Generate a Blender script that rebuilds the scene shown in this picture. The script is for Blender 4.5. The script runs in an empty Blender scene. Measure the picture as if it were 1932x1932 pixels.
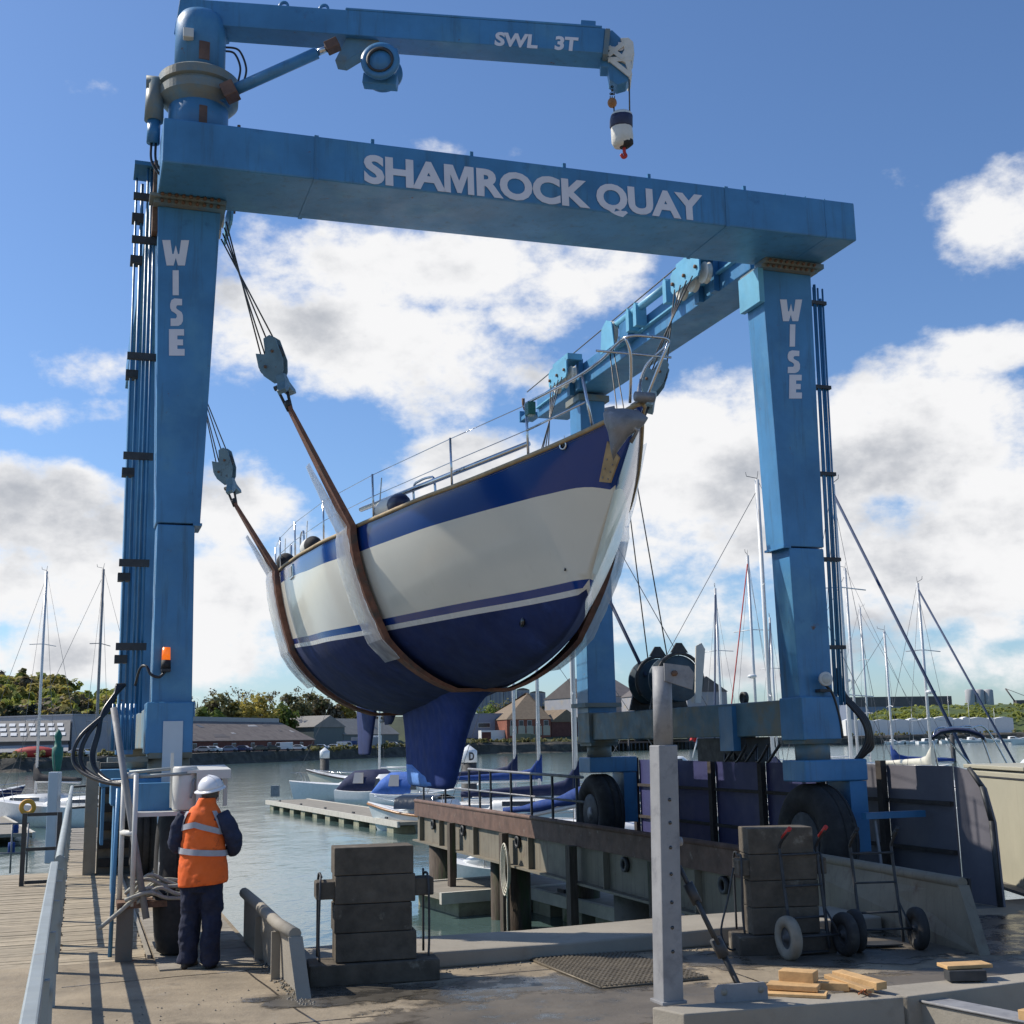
import bpy, bmesh, math, random
import numpy as np
from mathutils import Vector, Matrix
random.seed(7); np.random.seed(7)
sc = bpy.context.scene
COL = sc.collection
R = math.radians
Vv = Vector
# ------------------------------------------------------------------ camera
FPX = 1.2 * 1932
EYE = np.array([0, 0, 2.05])
PITCH = math.atan((1400 - 966) / FPX)
ROLL = 0.02
fw = np.array([0, math.cos(PITCH), math.sin(PITCH)])
_r0 = np.array([1.0, 0, 0]); _u0 = np.cross(_r0, fw)
rt = _r0 * math.cos(ROLL) - _u0 * math.sin(ROLL)
up = _u0 * math.cos(ROLL) + _r0 * math.sin(ROLL)
cam_d = bpy.data.cameras.new('camera')
cam_d.sensor_width = 36; cam_d.lens = 36 * 1.2
cam_d.clip_start = 0.05; cam_d.clip_end = 6000
cam = bpy.data.objects.new('camera', cam_d); COL.objects.link(cam)
cam.matrix_world = Matrix(((rt[0], up[0], -fw[0], EYE[0]), (rt[1], up[1], -fw[1], EYE[1]), (rt[2], up[2], -fw[2], EYE[2]), (0, 0, 0, 1)))
sc.camera = cam
# ------------------------------------------------------------------ sun, exposure
SUN_EL, SUN_PHI = R(44), R(-17)          # light travels towards (cos phi, sin phi)
L = Vv((math.cos(SUN_PHI) * math.cos(SUN_EL), math.sin(SUN_PHI) * math.cos(SUN_EL), -math.sin(SUN_EL)))
sun_d = bpy.data.lights.new('sun', 'SUN'); sun_d.energy = 5.0; sun_d.angle = R(0.5); sun_d.color = (1.0, 0.93, 0.82)
sun = bpy.data.objects.new('sun', sun_d); COL.objects.link(sun)
sun.rotation_euler = L.to_track_quat('-Z', 'Y').to_euler()
sc.view_settings.view_transform = 'Standard'; sc.view_settings.look = 'None'
sc.view_settings.exposure = 0.0; sc.view_settings.gamma = 1.0; sc.view_settings.use_curve_mapping = False
sc.cycles.max_bounces = 7; sc.cycles.transparent_max_bounces = 12; sc.cycles.caustics_reflective = False
# ------------------------------------------------------------------ pixel -> world (d = pixels of a 1932 px wide picture)
def ray(x, y):
    d = fw * FPX + rt * (x - 966) + up * (966 - y)
    return d / np.linalg.norm(d)
def onz(x, y, z):
    d = ray(x, y); return Vv(EYE + d * (z - EYE[2]) / d[2])
def onY(x, y, Y):
    d = ray(x, y); return Vv(EYE + d * Y / d[1])
A0 = np.array([-3.772, 13.8, 0]); UU = np.array([.9435, .3306, 0]); VW = np.array([-.3306, .9435, 0])
def H(u, v, z=0.0): return Vv(A0 + UU * u + VW * v + np.array([0, 0, z]))
def uvof(P): d = np.array(P) - A0; return (float(d @ UU), float(d @ VW), float(P[2]))
def onv(x, y, v):
    d = ray(x, y); t = (v - (EYE - A0) @ VW) / (d @ VW); return uvof(EYE + d * t)
def onu(x, y, u):
    d = ray(x, y); t = (u - (EYE - A0) @ UU) / (d @ UU); return uvof(EYE + d * t)
def guv(x, y, z=0): return uvof(onz(x, y, z))
XA, YA, ZA = Vv((1, 0, 0)), Vv((0, 1, 0)), Vv((0, 0, 1))
UA, VA = Vv(UU), Vv(VW)
HAX = (UA, VA, ZA); WAX = (XA, YA, ZA)
WL = -1.6
# ------------------------------------------------------------------ world: Nishita sky and cumulus
world = bpy.data.worlds.new('World'); sc.world = world; world.use_nodes = True
nt = world.node_tree; N = nt.nodes; K = nt.links
for n in list(N): N.remove(n)
def nd(t, **kw):
    n = N.new(t)
    for k, v in kw.items(): setattr(n, k, v)
    return n
def mth(op, a, b=None, c=None, clamp=False):
    n = nd('ShaderNodeMath', operation=op, use_clamp=clamp)
    for i, x in enumerate((a, b, c)):
        if x is None: continue
        if isinstance(x, (int, float)): n.inputs[i].default_value = x
        else: K.new(x, n.inputs[i])
    return n.outputs[0]
w_out = nd('ShaderNodeOutputWorld'); w_bg = nd('ShaderNodeBackground'); w_bg.inputs[1].default_value = 0.088
sky = nd('ShaderNodeTexSky', sky_type='NISHITA', sun_disc=False, sun_elevation=SUN_EL, sun_rotation=R(-73))
sky.air_density = 1.0; sky.dust_density = 0.6; sky.ozone_density = 2.6; sky.altitude = 5
tc = nd('ShaderNodeTexCoord'); sep = nd('ShaderNodeSeparateXYZ'); K.new(tc.outputs['Generated'], sep.inputs[0])
dx, dy, dz = sep.outputs
az = mth('ARCTAN2', dx, dy); el = mth('ARCSINE', dz)
# planar cloud-layer coordinates give the noise its perspective
den = mth('ADD', mth('MAXIMUM', dz, 0.0), 0.22)
cmb = nd('ShaderNodeCombineXYZ'); K.new(dx, cmb.inputs[0]); K.new(dy, cmb.inputs[1])
K.new(mth('MULTIPLY', dz, 1.55), cmb.inputs[2])
def noise(vec, scale, detail, rough, off=(0, 0, 0)):  # fractal noise over the sky
    m = nd('ShaderNodeMapping'); K.new(vec, m.inputs[0]); m.inputs['Location'].default_value = off
    n = nd('ShaderNodeTexNoise'); n.inputs['Scale'].default_value = scale; n.inputs['Detail'].default_value = detail
    n.inputs['Roughness'].default_value = rough; K.new(m.outputs[0], n.inputs['Vector']); return n.outputs['Fac']
n_big = noise(cmb.outputs[0], 6.5, 10, 0.58, (3.1, 1.7, 0))
n_fine = noise(cmb.outputs[0], 19.0, 8, 0.62, (0.4, 5.2, 1))
n_sh = noise(cmb.outputs[0], 8.0, 7, 0.55, (7.3, 2.2, 0.4))
blobs = [  # centre x, y, half-width, half-height in picture pixels, weight: where the cumulus stand
 (590, 640, 230, 150, 1.0), (800, 500, 380, 110, 1.0), (790, 690, 270, 150, 1.05), (1060, 510, 230, 90, .8), (520, 430, 110, 70, .6), (965, 610, 140, 70, .75), (1010, 640, 80, 50, .6),
 (120, 680, 190, 55, .85), (90, 790, 210, 45, .75), (90, 960, 260, 120, 1.1), (90, 1110, 340, 120, 1.0), (460, 960, 170, 120, 1.0), (430, 1130, 260, 110, .85), (300, 1230, 500, 70, .85), (60, 900, 160, 70, .9), (200, 700, 120, 45, .6), (480, 420, 90, 60, .75), (640, 480, 140, 60, .8),
 (1890, 430, 110, 100, 1.0), (1840, 660, 190, 60, .85), (1860, 580, 90, 40, .6), (1730, 860, 290, 150, 1.15), (1860, 960, 260, 160, 1.15), (1370, 900, 290, 170, 1.1), (1500, 1010, 400, 170, 1.1), (1800, 1080, 330, 110, .9), (1900, 1190, 90, 45, .7),
 (1250, 1150, 260, 100, .85), (930, 860, 220, 80, .9), (970, 290, 42, 30, .7), (850, 280, 60, 26, .55), (930, 575, 40, 24, .55), (1500, 1250, 700, 70, .75), (1650, 1150, 420, 70, .7), (1280, 1020, 160, 160, .9), (60, 1230, 260, 70, .95), (520, 1060, 200, 120, .8), (1380, 780, 90, 50, .5)]
tot = None
for bx, by, rx, ry, wt in blobs:
    d0 = ray(bx, by); a0 = math.atan2(d0[0], d0[1]); e0 = math.asin(d0[2]); c0 = math.cos(e0)
    p = mth('MULTIPLY', mth('SUBTRACT', az, a0), FPX * c0 / (rx * 1.1)); q = mth('MULTIPLY', mth('SUBTRACT', el, e0), FPX / (ry * 1.1))
    r2 = mth('ADD', mth('MULTIPLY', p, p), mth('MULTIPLY', q, q))
    g = mth('MULTIPLY', mth('EXPONENT', mth('MULTIPLY', r2, -1.0)), wt)
    tot = g if tot is None else mth('MAXIMUM', tot, g)
# elsewhere round the horizon unseen cloud is thinned, to lower the sky's fill light
away = mth('MULTIPLY', mth('GREATER_THAN', mth('ABSOLUTE', az), 0.46), 0.24)
tot = mth('MAXIMUM', tot, away)
dens = mth('ADD', mth('MULTIPLY', tot, 0.62), mth('ADD', mth('MULTIPLY', mth('SUBTRACT', n_big, 0.5), 1.55), mth('MULTIPLY', mth('SUBTRACT', n_fine, 0.5), 0.55)))
mr = nd('ShaderNodeMapRange', interpolation_type='SMOOTHSTEP'); K.new(dens, mr.inputs[0])
mr.inputs[1].default_value = 0.27; mr.inputs[2].default_value = 0.55
up_mask = nd('ShaderNodeMapRange'); K.new(dz, up_mask.inputs[0]); up_mask.inputs[1].default_value = -0.005; up_mask.inputs[2].default_value = 0.02
cover = mth('MULTIPLY', mr.outputs[0], up_mask.outputs[0])
# thick cloud is greyer underneath
shade = nd('ShaderNodeMapRange', interpolation_type='SMOOTHSTEP')
K.new(mth('ADD', mth('MULTIPLY', dens, 0.46), mth('MULTIPLY', n_sh, 1.05)), shade.inputs[0]); shade.inputs[1].default_value = 0.74; shade.inputs[2].default_value = 1.06
cc = nd('ShaderNodeMixRGB'); K.new(shade.outputs[0], cc.inputs[0])
cc.inputs[1].default_value = (10.6, 10.6, 10.7, 1); cc.inputs[2].default_value = (5.3, 5.6, 6.2, 1)
skc = nd('ShaderNodeMixRGB', blend_type='MULTIPLY'); skc.inputs[0].default_value = 1; K.new(sky.outputs[0], skc.inputs[1]); skc.inputs[2].default_value = (1.12, 1.36, 1.66, 1)
mixc = nd('ShaderNodeMixRGB'); K.new(cover, mixc.inputs[0]); K.new(skc.outputs[0], mixc.inputs[1]); K.new(cc.outputs[0], mixc.inputs[2])
K.new(mixc.outputs[0], w_bg.inputs[0]); K.new(w_bg.outputs[0], w_out.inputs[0])
# ------------------------------------------------------------------ materials
MATS = {}
def M(name, col, rough=.6, streak=None, metal=0.0, v=.12, sc_=3.0, bump=0.0, bsc=None, spots=None, spec=.5, coat=0.0, emit=None, alpha=1.0, trans=0.0, stretch=None, rnd=0.0, rv=.1):
    return M_(name, col, rough, metal, v, sc_, bump, bsc, spots, spec, coat, emit, alpha, trans, stretch, rnd, rv, streak)
def M_(name, col, rough=.6, metal=0.0, v=.12, sc_=3.0, bump=0.0, bsc=None, spots=None, spec=.5, coat=0.0, emit=None, alpha=1.0, trans=0.0, stretch=None, rnd=0.0, rv=.1, streak=None):
    """Principled with world-space noise; spots = list of (colour, scale, lo, hi): blotches of rust, dirt, wet."""
    m = bpy.data.materials.new(name); m.use_nodes = True; t = m.node_tree; n = t.nodes; k = t.links
    b = n['Principled BSDF']
    b.inputs['Roughness'].default_value = rough; b.inputs['Metallic'].default_value = metal
    b.inputs['Specular IOR Level'].default_value = spec; b.inputs['Coat Weight'].default_value = coat; b.inputs['Coat Roughness'].default_value = .06
    b.inputs['Alpha'].default_value = alpha; b.inputs['Transmission Weight'].default_value = trans
    geo = n.new('ShaderNodeNewGeometry'); mp = n.new('ShaderNodeMapping'); k.new(geo.outputs['Position'], mp.inputs[0])
    if stretch: mp.inputs['Scale'].default_value = stretch
    def noi(s, d=6, r=.6):
        x = n.new('ShaderNodeTexNoise'); x.inputs['Scale'].default_value = s; x.inputs['Detail'].default_value = d; x.inputs['Roughness'].default_value = r
        k.new(mp.outputs[0], x.inputs['Vector']); return x.outputs['Fac']
    nf = noi(sc_)
    ramp = n.new('ShaderNodeValToRGB'); k.new(nf, ramp.inputs[0])
    ramp.color_ramp.elements[0].position = .3; ramp.color_ramp.elements[1].position = .7
    ramp.color_ramp.elements[0].color = tuple(max(0, c * (1 - v)) for c in col) + (1,)
    ramp.color_ramp.elements[1].color = tuple(min(1, c * (1 + v)) for c in col) + (1,)
    cur = ramp.outputs[0]
    if rnd:
        oi = n.new('ShaderNodeObjectInfo'); mr_ = n.new('ShaderNodeMapRange'); k.new(oi.outputs['Random'], mr_.inputs[0]); mr_.inputs[3].default_value = 1 - rnd; mr_.inputs[4].default_value = 1 + rnd
        mx = n.new('ShaderNodeMixRGB'); mx.blend_type = 'MULTIPLY'; mx.inputs[0].default_value = 1; k.new(cur, mx.inputs[1]); k.new(mr_.outputs[0], mx.inputs[2]); cur = mx.outputs[0]
    rcur = None
    for s in (spots or []):
        c2, s2, lo, hi = s[:4]
        f = noi(s2, 7, .65); rr = n.new('ShaderNodeMapRange'); rr.interpolation_type = 'SMOOTHSTEP'; k.new(f, rr.inputs[0]); rr.inputs[1].default_value = lo; rr.inputs[2].default_value = hi
        mx = n.new('ShaderNodeMixRGB'); k.new(rr.outputs[0], mx.inputs[0]); k.new(cur, mx.inputs[1]); mx.inputs[2].default_value = tuple(c2) + (1,); cur = mx.outputs[0]
        if len(s) > 4:
            mm = n.new('ShaderNodeMapRange'); k.new(rr.outputs[0], mm.inputs[0]); mm.inputs[3].default_value = rough; mm.inputs[4].default_value = s[4]
            rcur = mm.outputs[0]
    if streak:      # dirt and rust that has run down the surface
        c2, lo, hi = streak; ms = n.new('ShaderNodeMapping'); ms.inputs['Scale'].default_value = (5.5, 5.5, .38); k.new(geo.outputs['Position'], ms.inputs[0])
        xs = n.new('ShaderNodeTexNoise'); xs.inputs['Scale'].default_value = 1.6; xs.inputs['Detail'].default_value = 7; xs.inputs['Roughness'].default_value = .7; k.new(ms.outputs[0], xs.inputs['Vector'])
        rr = n.new('ShaderNodeMapRange'); rr.interpolation_type = 'SMOOTHSTEP'; k.new(xs.outputs['Fac'], rr.inputs[0]); rr.inputs[1].default_value = lo; rr.inputs[2].default_value = hi
        mx = n.new('ShaderNodeMixRGB'); k.new(rr.outputs[0], mx.inputs[0]); k.new(cur, mx.inputs[1]); mx.inputs[2].default_value = tuple(c2) + (1,); cur = mx.outputs[0]
    if rcur is None and rv:
        mm = n.new('ShaderNodeMapRange'); k.new(noi(sc_ * 2.3), mm.inputs[0]); mm.inputs[1].default_value = .3; mm.inputs[2].default_value = .7
        mm.inputs[3].default_value = max(.02, rough - rv); mm.inputs[4].default_value = min(1, rough + rv); rcur = mm.outputs[0]
    if rcur is not None: k.new(rcur, b.inputs['Roughness'])
    k.new(cur, b.inputs['Base Color'])
    if bump:
        bp = n.new('ShaderNodeBump'); bp.inputs['Strength'].default_value = 1.0; bp.inputs['Distance'].default_value = bump
        k.new(noi(bsc or sc_ * 6, 8, .65), bp.inputs['Height']); k.new(bp.outputs[0], b.inputs['Normal'])
    if emit: b.inputs['Emission Color'].default_value = tuple(emit[:3]) + (1,); b.inputs['Emission Strength'].default_value = emit[3]
    MATS[name] = m; return m
rust = (.12, .055, .03)
M('blue_paint', (.056, .205, .40), .42, streak=((.05, .12, .19), .50, .80), v=.2, sc_=1.3, bump=.0015, bsc=30, spots=[((.09, .26, .42), .9, .5, .72), (rust, 5, .66, .74), ((.03, .10, .22), 2.2, .62, .8)])
M('blue_worn', (.10, .20, .27), .55, v=.25, sc_=2, bump=.002, bsc=30, spots=[((.20, .20, .165), 1.5, .38, .6), (rust, 4, .64, .75)])
M('blue_pipe', (.04, .17, .33), .4, v=.2, sc_=4)
M('letter_white', (.72, .70, .74), .55, v=.06)
M('rust_bolt', (.16, .09, .055), .8, v=.4, sc_=20)
M('dark_steel', (.05, .052, .055), .6, metal=.3, v=.3, sc_=6, bump=.001)
M('black_rubber', (.022, .022, .023), .75, v=.3, sc_=8, bump=.002, bsc=40)
M('tyre_rubber', (.028, .026, .025), .85, v=.35, sc_=5, bump=.003, bsc=30, spots=[((.09, .085, .07), 3, .55, .78)])
M('hose_black', (.018, .018, .02), .35, v=.2)
M('wire_rope', (.10, .095, .09), .5, metal=.5, v=.3, sc_=30)
M('white_paint', (.60, .59, .55), .45, v=.07, sc_=3, spots=[((.42, .36, .28), 3, .66, .8)])
M('panel_grey', (.50, .55, .60), .4, v=.06)
M('sheave_cream', (.70, .66, .56), .5, v=.15, sc_=8, spots=[(rust, 6, .6, .75)])
M('block_paint', (.15, .235, .28), .5, v=.2, sc_=5, spots=[((.05, .055, .06), 7, .58, .72), (rust, 9, .66, .78)])
M('trolley_blue', (.13, .37, .52), .45, v=.15, sc_=3, spots=[(rust, 6, .68, .78)])
M('sling_web', (.21, .095, .06), .85, v=.3, sc_=10, bump=.003, bsc=60, spots=[((.09, .085, .07), 3, .5, .7)])
M('plastic_sleeve', (.80, .83, .86), .16, v=.05, alpha=.40, spec=.6, bump=.02, bsc=9)
M('hull_cream', (.72, .69, .60), .24, streak=((.62, .58, .48), .58, .88), v=.03, sc_=1.2, coat=.25, rv=.03)
M('hull_blue', (.004, .042, .215), .14, v=.05, sc_=1, coat=.25, rv=.02, spec=.35)
M('antifoul', (.008, .022, .105), .8, streak=((.014, .034, .14), .5, .8), v=.32, sc_=2.2, bump=.0012, bsc=40, spots=[((.02, .05, .22), 1.6, .58, .8)])
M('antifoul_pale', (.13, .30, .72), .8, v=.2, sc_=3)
M('stripe_white', (.70, .69, .66), .25, v=.04)
M('teak', (.40, .30, .17), .7, v=.25, sc_=7, bump=.002)
M('deck_white', (.74, .73, .70), .4, v=.05)
M('steel_bright', (.55, .55, .56), .18, metal=1, v=.08, sc_=20)
M('galv_dark', (.23, .23, .24), .55, metal=.4, v=.2, sc_=6, bump=.003, bsc=25, spots=[((.42, .41, .40), 8, .58, .72)])
M('galv', (.26, .26, .265), .6, streak=((.18, .17, .16), .52, .8), metal=.05, v=.13, sc_=5, bump=.0012, bsc=35, spots=[((.19, .19, .20), 7, .5, .68)])
M('galv_rail', (.30, .33, .325), .55, metal=.15, v=.12, sc_=4, spots=[((.28, .27, .24), 6, .58, .75)])
M('fender_white', (.76, .74, .68), .4, v=.05)
M('fender_navy', (.012, .016, .055), .35, v=.1)
M('nav_green', (.01, .10, .07), .3)
M('glass_dark', (.015, .018, .022), .08, v=.1, spec=.8)
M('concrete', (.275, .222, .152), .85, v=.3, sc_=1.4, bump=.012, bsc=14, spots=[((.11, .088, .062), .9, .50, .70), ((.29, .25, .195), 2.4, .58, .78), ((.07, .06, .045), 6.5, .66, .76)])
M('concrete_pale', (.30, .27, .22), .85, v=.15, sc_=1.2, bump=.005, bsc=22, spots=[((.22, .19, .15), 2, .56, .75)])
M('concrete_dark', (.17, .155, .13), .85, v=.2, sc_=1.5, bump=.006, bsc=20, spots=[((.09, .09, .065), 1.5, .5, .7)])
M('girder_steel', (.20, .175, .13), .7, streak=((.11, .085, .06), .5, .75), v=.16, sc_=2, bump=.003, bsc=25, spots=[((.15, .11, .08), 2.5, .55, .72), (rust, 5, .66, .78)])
M('girder_rust', (.13, .075, .055), .75, v=.35, sc_=4, bump=.004, bsc=30, spots=[((.26, .21, .17), 6, .6, .74)])
M('pile_timber', (.085, .065, .05), .9, v=.4, sc_=5, bump=.01, bsc=14, stretch=(4, 4, .5), spots=[((.05, .075, .03), 1.0, .5, .7), ((.22, .10, .06), 1.6, .62, .74)])
M('plank', (.35, .29, .205), .85, v=.22, sc_=6, bump=.003, bsc=30, rnd=.16, spots=[((.20, .16, .11), 3, .55, .75)])
M('plank_grey', (.26, .23, .185), .85, v=.22, sc_=6, bump=.003, bsc=30, rnd=.16)
M('dusty_tyre', (.24, .215, .17), .9, v=.2, sc_=9)
M('antifoul_keel', (.010, .036, .19), .85, streak=((.02, .05, .20), .5, .8), v=.25, sc_=2.2)
M('block_timber', (.095, .078, .058), .92, v=.35, sc_=6, bump=.008, bsc=16, rnd=.12, spots=[((.25, .22, .17), 5, .58, .74)])
M('fresh_timber', (.55, .34, .15), .75, v=.2, sc_=9, bump=.002, rnd=.14)
M('fence_panel', (.042, .044, .135), .55, v=.14, sc_=1.5, bump=.004, bsc=6)
M('fence_grey', (.13, .125, .145), .6, v=.12, sc_=1.5, bump=.004, bsc=6)
M('fence_post', (.045, .036, .03), .8, v=.3, sc_=6, bump=.003)
M('tank_cream', (.40, .38, .29), .6, streak=((.30, .27, .2), .55, .8), v=.08, sc_=1, bump=.002)
M('grate_steel', (.16, .135, .10), .6, metal=.4, v=.3, sc_=9)
M('wet_mud', (.055, .045, .035), .25, v=.3, sc_=3)
M('rope_grey', (.36, .35, .30), .9, v=.25, sc_=20, bump=.003, bsc=60)
M('rope_pale', (.62, .58, .48), .9, v=.2, sc_=30, bump=.002)
M('vest_orange', (.95, .15, .02), .8, v=.12, sc_=6, bump=.006, bsc=9, spots=[((.30, .05, .015), 7, .56, .74), ((.10, .035, .02), 12, .66, .76)])
M('reflective', (.37, .36, .38), .4, v=.1, sc_=12)
M('overall_navy', (.016, .02, .045), .9, v=.3, sc_=8, bump=.012, bsc=9)
M('jacket_navy', (.02, .027, .06), .85, v=.3, sc_=8, bump=.012, bsc=12)
M('skin', (.42, .21, .14), .55, v=.1)
M('hair_grey', (.09, .075, .065), .8, v=.4, sc_=40, bump=.003)
M('boot_black', (.03, .027, .025), .6, v=.3)
M('helmet_white', (.78, .78, .80), .25, v=.03)
M('red_grip', (.45, .03, .02), .5, v=.1)
M('beacon', (.9, .16, .01), .25, v=.1, emit=(1, .2, .02, .6))
M('winch_paint', (.028, .06, .09), .5, v=.25, sc_=5, spots=[(rust, 6, .64, .76)])
M('lamp_glass', (.5, .5, .46), .1, v=.05)
M('copper', (.42, .17, .08), .35, metal=.7)
M('wrap_white', (.66, .64, .58), .55, v=.1, sc_=10, bump=.006, bsc=25)
M('wrap_navy', (.03, .032, .07), .5, v=.2, sc_=10)
M('ball_orange', (.34, .15, .05), .6, v=.3, sc_=10)
M('boat_white', (.72, .73, .72), .3, v=.04, rnd=.04)
M('boat_cream', (.60, .57, .48), .35, v=.06)
M('boat_pale', (.62, .67, .67), .3, v=.05)
M('boat_navy', (.012, .02, .10), .3, v=.1)
M('canvas_navy', (.009, .017, .062), .85, v=.2, sc_=5, bump=.01, bsc=5)
M('canvas_blue', (.010, .045, .20), .85, v=.2, sc_=5, bump=.01, bsc=5)
M('canvas_bright', (.035, .12, .42), .8, v=.15, sc_=4)
M('canvas_black', (.02, .02, .024), .85, v=.2, sc_=5, bump=.01, bsc=5)
M('mast_alu', (.60, .60, .60), .35, metal=.15, v=.08)
M('mast_white', (.74, .73, .71), .35, v=.04)
M('rig_wire', (.16, .16, .17), .5, metal=.3)
M('furl_blue', (.035, .055, .11), .8, v=.1)
M('furl_red', (.38, .035, .03), .7)
M('varnish', (.36, .17, .06), .3, v=.2, sc_=8)
M('tender_cream', (.62, .58, .47), .5, v=.08)
M('flag_red', (.5, .03, .03), .7)
M('lifebuoy_orange', (.62, .30, .03), .5)
M('pontoon_wood', (.25, .225, .18), .85, v=.2, sc_=3, bump=.002)
M('pontoon_edge', (.52, .49, .42), .8, v=.12, sc_=4)
M('float_block', (.30, .29, .20), .85, v=.3, sc_=4, spots=[((.10, .12, .05), 2, .5, .7)])
M('pile_black', (.045, .045, .045), .7, v=.4, sc_=4, bump=.004, spots=[((.12, .08, .05), 2, .6, .75)])
M('green_mark', (.02, .14, .10), .6, v=.1)
M('brick', (.24, .085, .055), .9, v=.2, sc_=1.2)
M('brick_dark', (.12, .045, .035), .9, v=.25, sc_=1)
M('roof_slate', (.155, .13, .115), .85, v=.2, sc_=.6, spots=[((.10, .08, .075), .5, .5, .7)])
M('roof_tile', (.20, .15, .10), .9, v=.18, sc_=1)
M('roof_sheet', (.22, .21, .19), .8, v=.12, sc_=.7)
M('roof_pale', (.40, .38, .36), .7, v=.1)
M('clad_grey', (.33, .33, .35), .7, v=.08, sc_=.5, spots=[((.40, .34, .26), .25, .5, .7)])
M('clad_blue', (.19, .22, .29), .7, v=.08)
M('clad_green', (.10, .13, .13), .7, v=.1)
M('shed_dark', (.12, .105, .10), .8, v=.15, sc_=.3)
M('window_dark', (.03, .032, .037), .3, v=.2)
M('block_concrete', (.36, .36, .36), .85, v=.08, sc_=.2)
M('container_blue', (.03, .06, .18), .6, v=.15)
M('container_green', (.16, .17, .11), .7, v=.15)
M('white_sheet', (.68, .68, .66), .6, v=.07)
M('plant_yellow', (.46, .36, .12), .6, v=.2, sc_=.4)
M('bank_stone', (.06, .055, .045), .95, v=.5, sc_=.5, bump=.25, bsc=.9, spots=[((.17, .14, .10), .3, .55, .72)])
M('bank_weed', (.035, .035, .022), .95, v=.5, sc_=.7, bump=.2, bsc=1.2)
M('quay_ground', (.19, .165, .13), .95, v=.2, sc_=.15)
M('grass', (.075, .105, .028), .95, v=.35, sc_=.12, bump=.5, bsc=.25, spots=[((.035, .055, .018), .08, .48, .66), ((.14, .12, .06), .2, .62, .74)])
M('hill_earth', (.04, .05, .02), 1, v=.4, sc_=.05)
M('bark', (.075, .06, .05), .95, v=.3, sc_=4)
def leafmat(name, col, tr=.25):
    m = M(name, col, .75, v=.38, sc_=.35, rnd=.18)
    t = m.node_tree; b = t.nodes['Principled BSDF']; td = t.nodes.new('ShaderNodeBsdfTranslucent'); mx = t.nodes.new('ShaderNodeMixShader'); mx.inputs[0].default_value = tr
    t.links.new(b.inputs['Base Color'].links[0].from_socket, td.inputs[0]); t.links.new(b.outputs[0], mx.inputs[1]); t.links.new(td.outputs[0], mx.inputs[2])
    t.links.new(mx.outputs[0], t.nodes['Material Output'].inputs[0]); return m
leafmat('leaf_green', (.26, .28, .06), .5); leafmat('leaf_yellow', (.36, .30, .07), .5); leafmat('leaf_dark', (.025, .034, .018), .15); leafmat('leaf_bright', (.13, .18, .03), .4); leafmat('leaf_brown', (.15, .12, .07), .35); leafmat('leaf_olive', (.19, .18, .07), .45)
for i, c in enumerate([(.62, .64, .66), (.35, .42, .52), (.03, .04, .11), (.02, .02, .022), (.30, .31, .33), (.42, .03, .03), (.12, .16, .26)]):
    M('car_paint_%d' % i, c, .25, v=.03, coat=.5)
# thin clear sheet: partly see-through, partly glowing with the light behind it
pm_ = MATS['plastic_sleeve']; t = pm_.node_tree; b = t.nodes['Principled BSDF']; b.inputs['Alpha'].default_value = 1.0
td = t.nodes.new('ShaderNodeBsdfTranslucent'); td.inputs[0].default_value = (.8, .84, .88, 1); m1 = t.nodes.new('ShaderNodeMixShader'); m1.inputs[0].default_value = .6
t.links.new(b.outputs[0], m1.inputs[1]); t.links.new(td.outputs[0], m1.inputs[2]); tp_ = t.nodes.new('ShaderNodeBsdfTransparent'); m2 = t.nodes.new('ShaderNodeMixShader')
cr = t.nodes.new('ShaderNodeTexNoise'); cr.inputs['Scale'].default_value = 5; cr.inputs['Detail'].default_value = 5; mr2 = t.nodes.new('ShaderNodeMapRange'); mr2.inputs[1].default_value = .3; mr2.inputs[2].default_value = .75; mr2.inputs[3].default_value = .34; mr2.inputs[4].default_value = .80
t.links.new(cr.outputs['Fac'], mr2.inputs[0]); t.links.new(mr2.outputs[0], m2.inputs[0]); t.links.new(tp_.outputs[0], m2.inputs[1]); t.links.new(m1.outputs[0], m2.inputs[2]); t.links.new(m2.outputs[0], t.nodes['Material Output'].inputs[0])
# water: ripples at two scales over a green-grey body
w = bpy.data.materials.new('water'); w.use_nodes = True; t = w.node_tree; n = t.nodes; k = t.links; b = n['Principled BSDF']
b.inputs['Base Color'].default_value = (.075, .125, .12, 1); b.inputs['Roughness'].default_value = .10; b.inputs['IOR'].default_value = 1.33; b.inputs['Specular IOR Level'].default_value = .5
g = n.new('ShaderNodeNewGeometry'); hs = []
for s, st, d in ((1.1, (1, .55, 1), 5), (.22, (1, .6, 1), 4), (5.5, (1, .6, 1), 3)):
    mp = n.new('ShaderNodeMapping'); mp.inputs['Scale'].default_value = st; mp.inputs['Rotation'].default_value = (0, 0, .35); k.new(g.outputs['Position'], mp.inputs[0])
    x = n.new('ShaderNodeTexNoise'); x.inputs['Scale'].default_value = s; x.inputs['Detail'].default_value = d; x.inputs['Roughness'].default_value = .55; k.new(mp.outputs[0], x.inputs['Vector']); hs.append(x)
bp1 = n.new('ShaderNodeBump'); bp1.inputs['Distance'].default_value = .024; k.new(hs[0].outputs['Fac'], bp1.inputs['Height'])
bp2 = n.new('ShaderNodeBump'); bp2.inputs['Distance'].default_value = .075; k.new(hs[1].outputs['Fac'], bp2.inputs['Height']); k.new(bp1.outputs[0], bp2.inputs['Normal'])
bp3 = n.new('ShaderNodeBump'); bp3.inputs['Distance'].default_value = .008; k.new(hs[2].outputs['Fac'], bp3.inputs['Height']); k.new(bp2.outputs[0], bp3.inputs['Normal'])
k.new(bp3.outputs[0], b.inputs['Normal']); MATS['water'] = w
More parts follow.
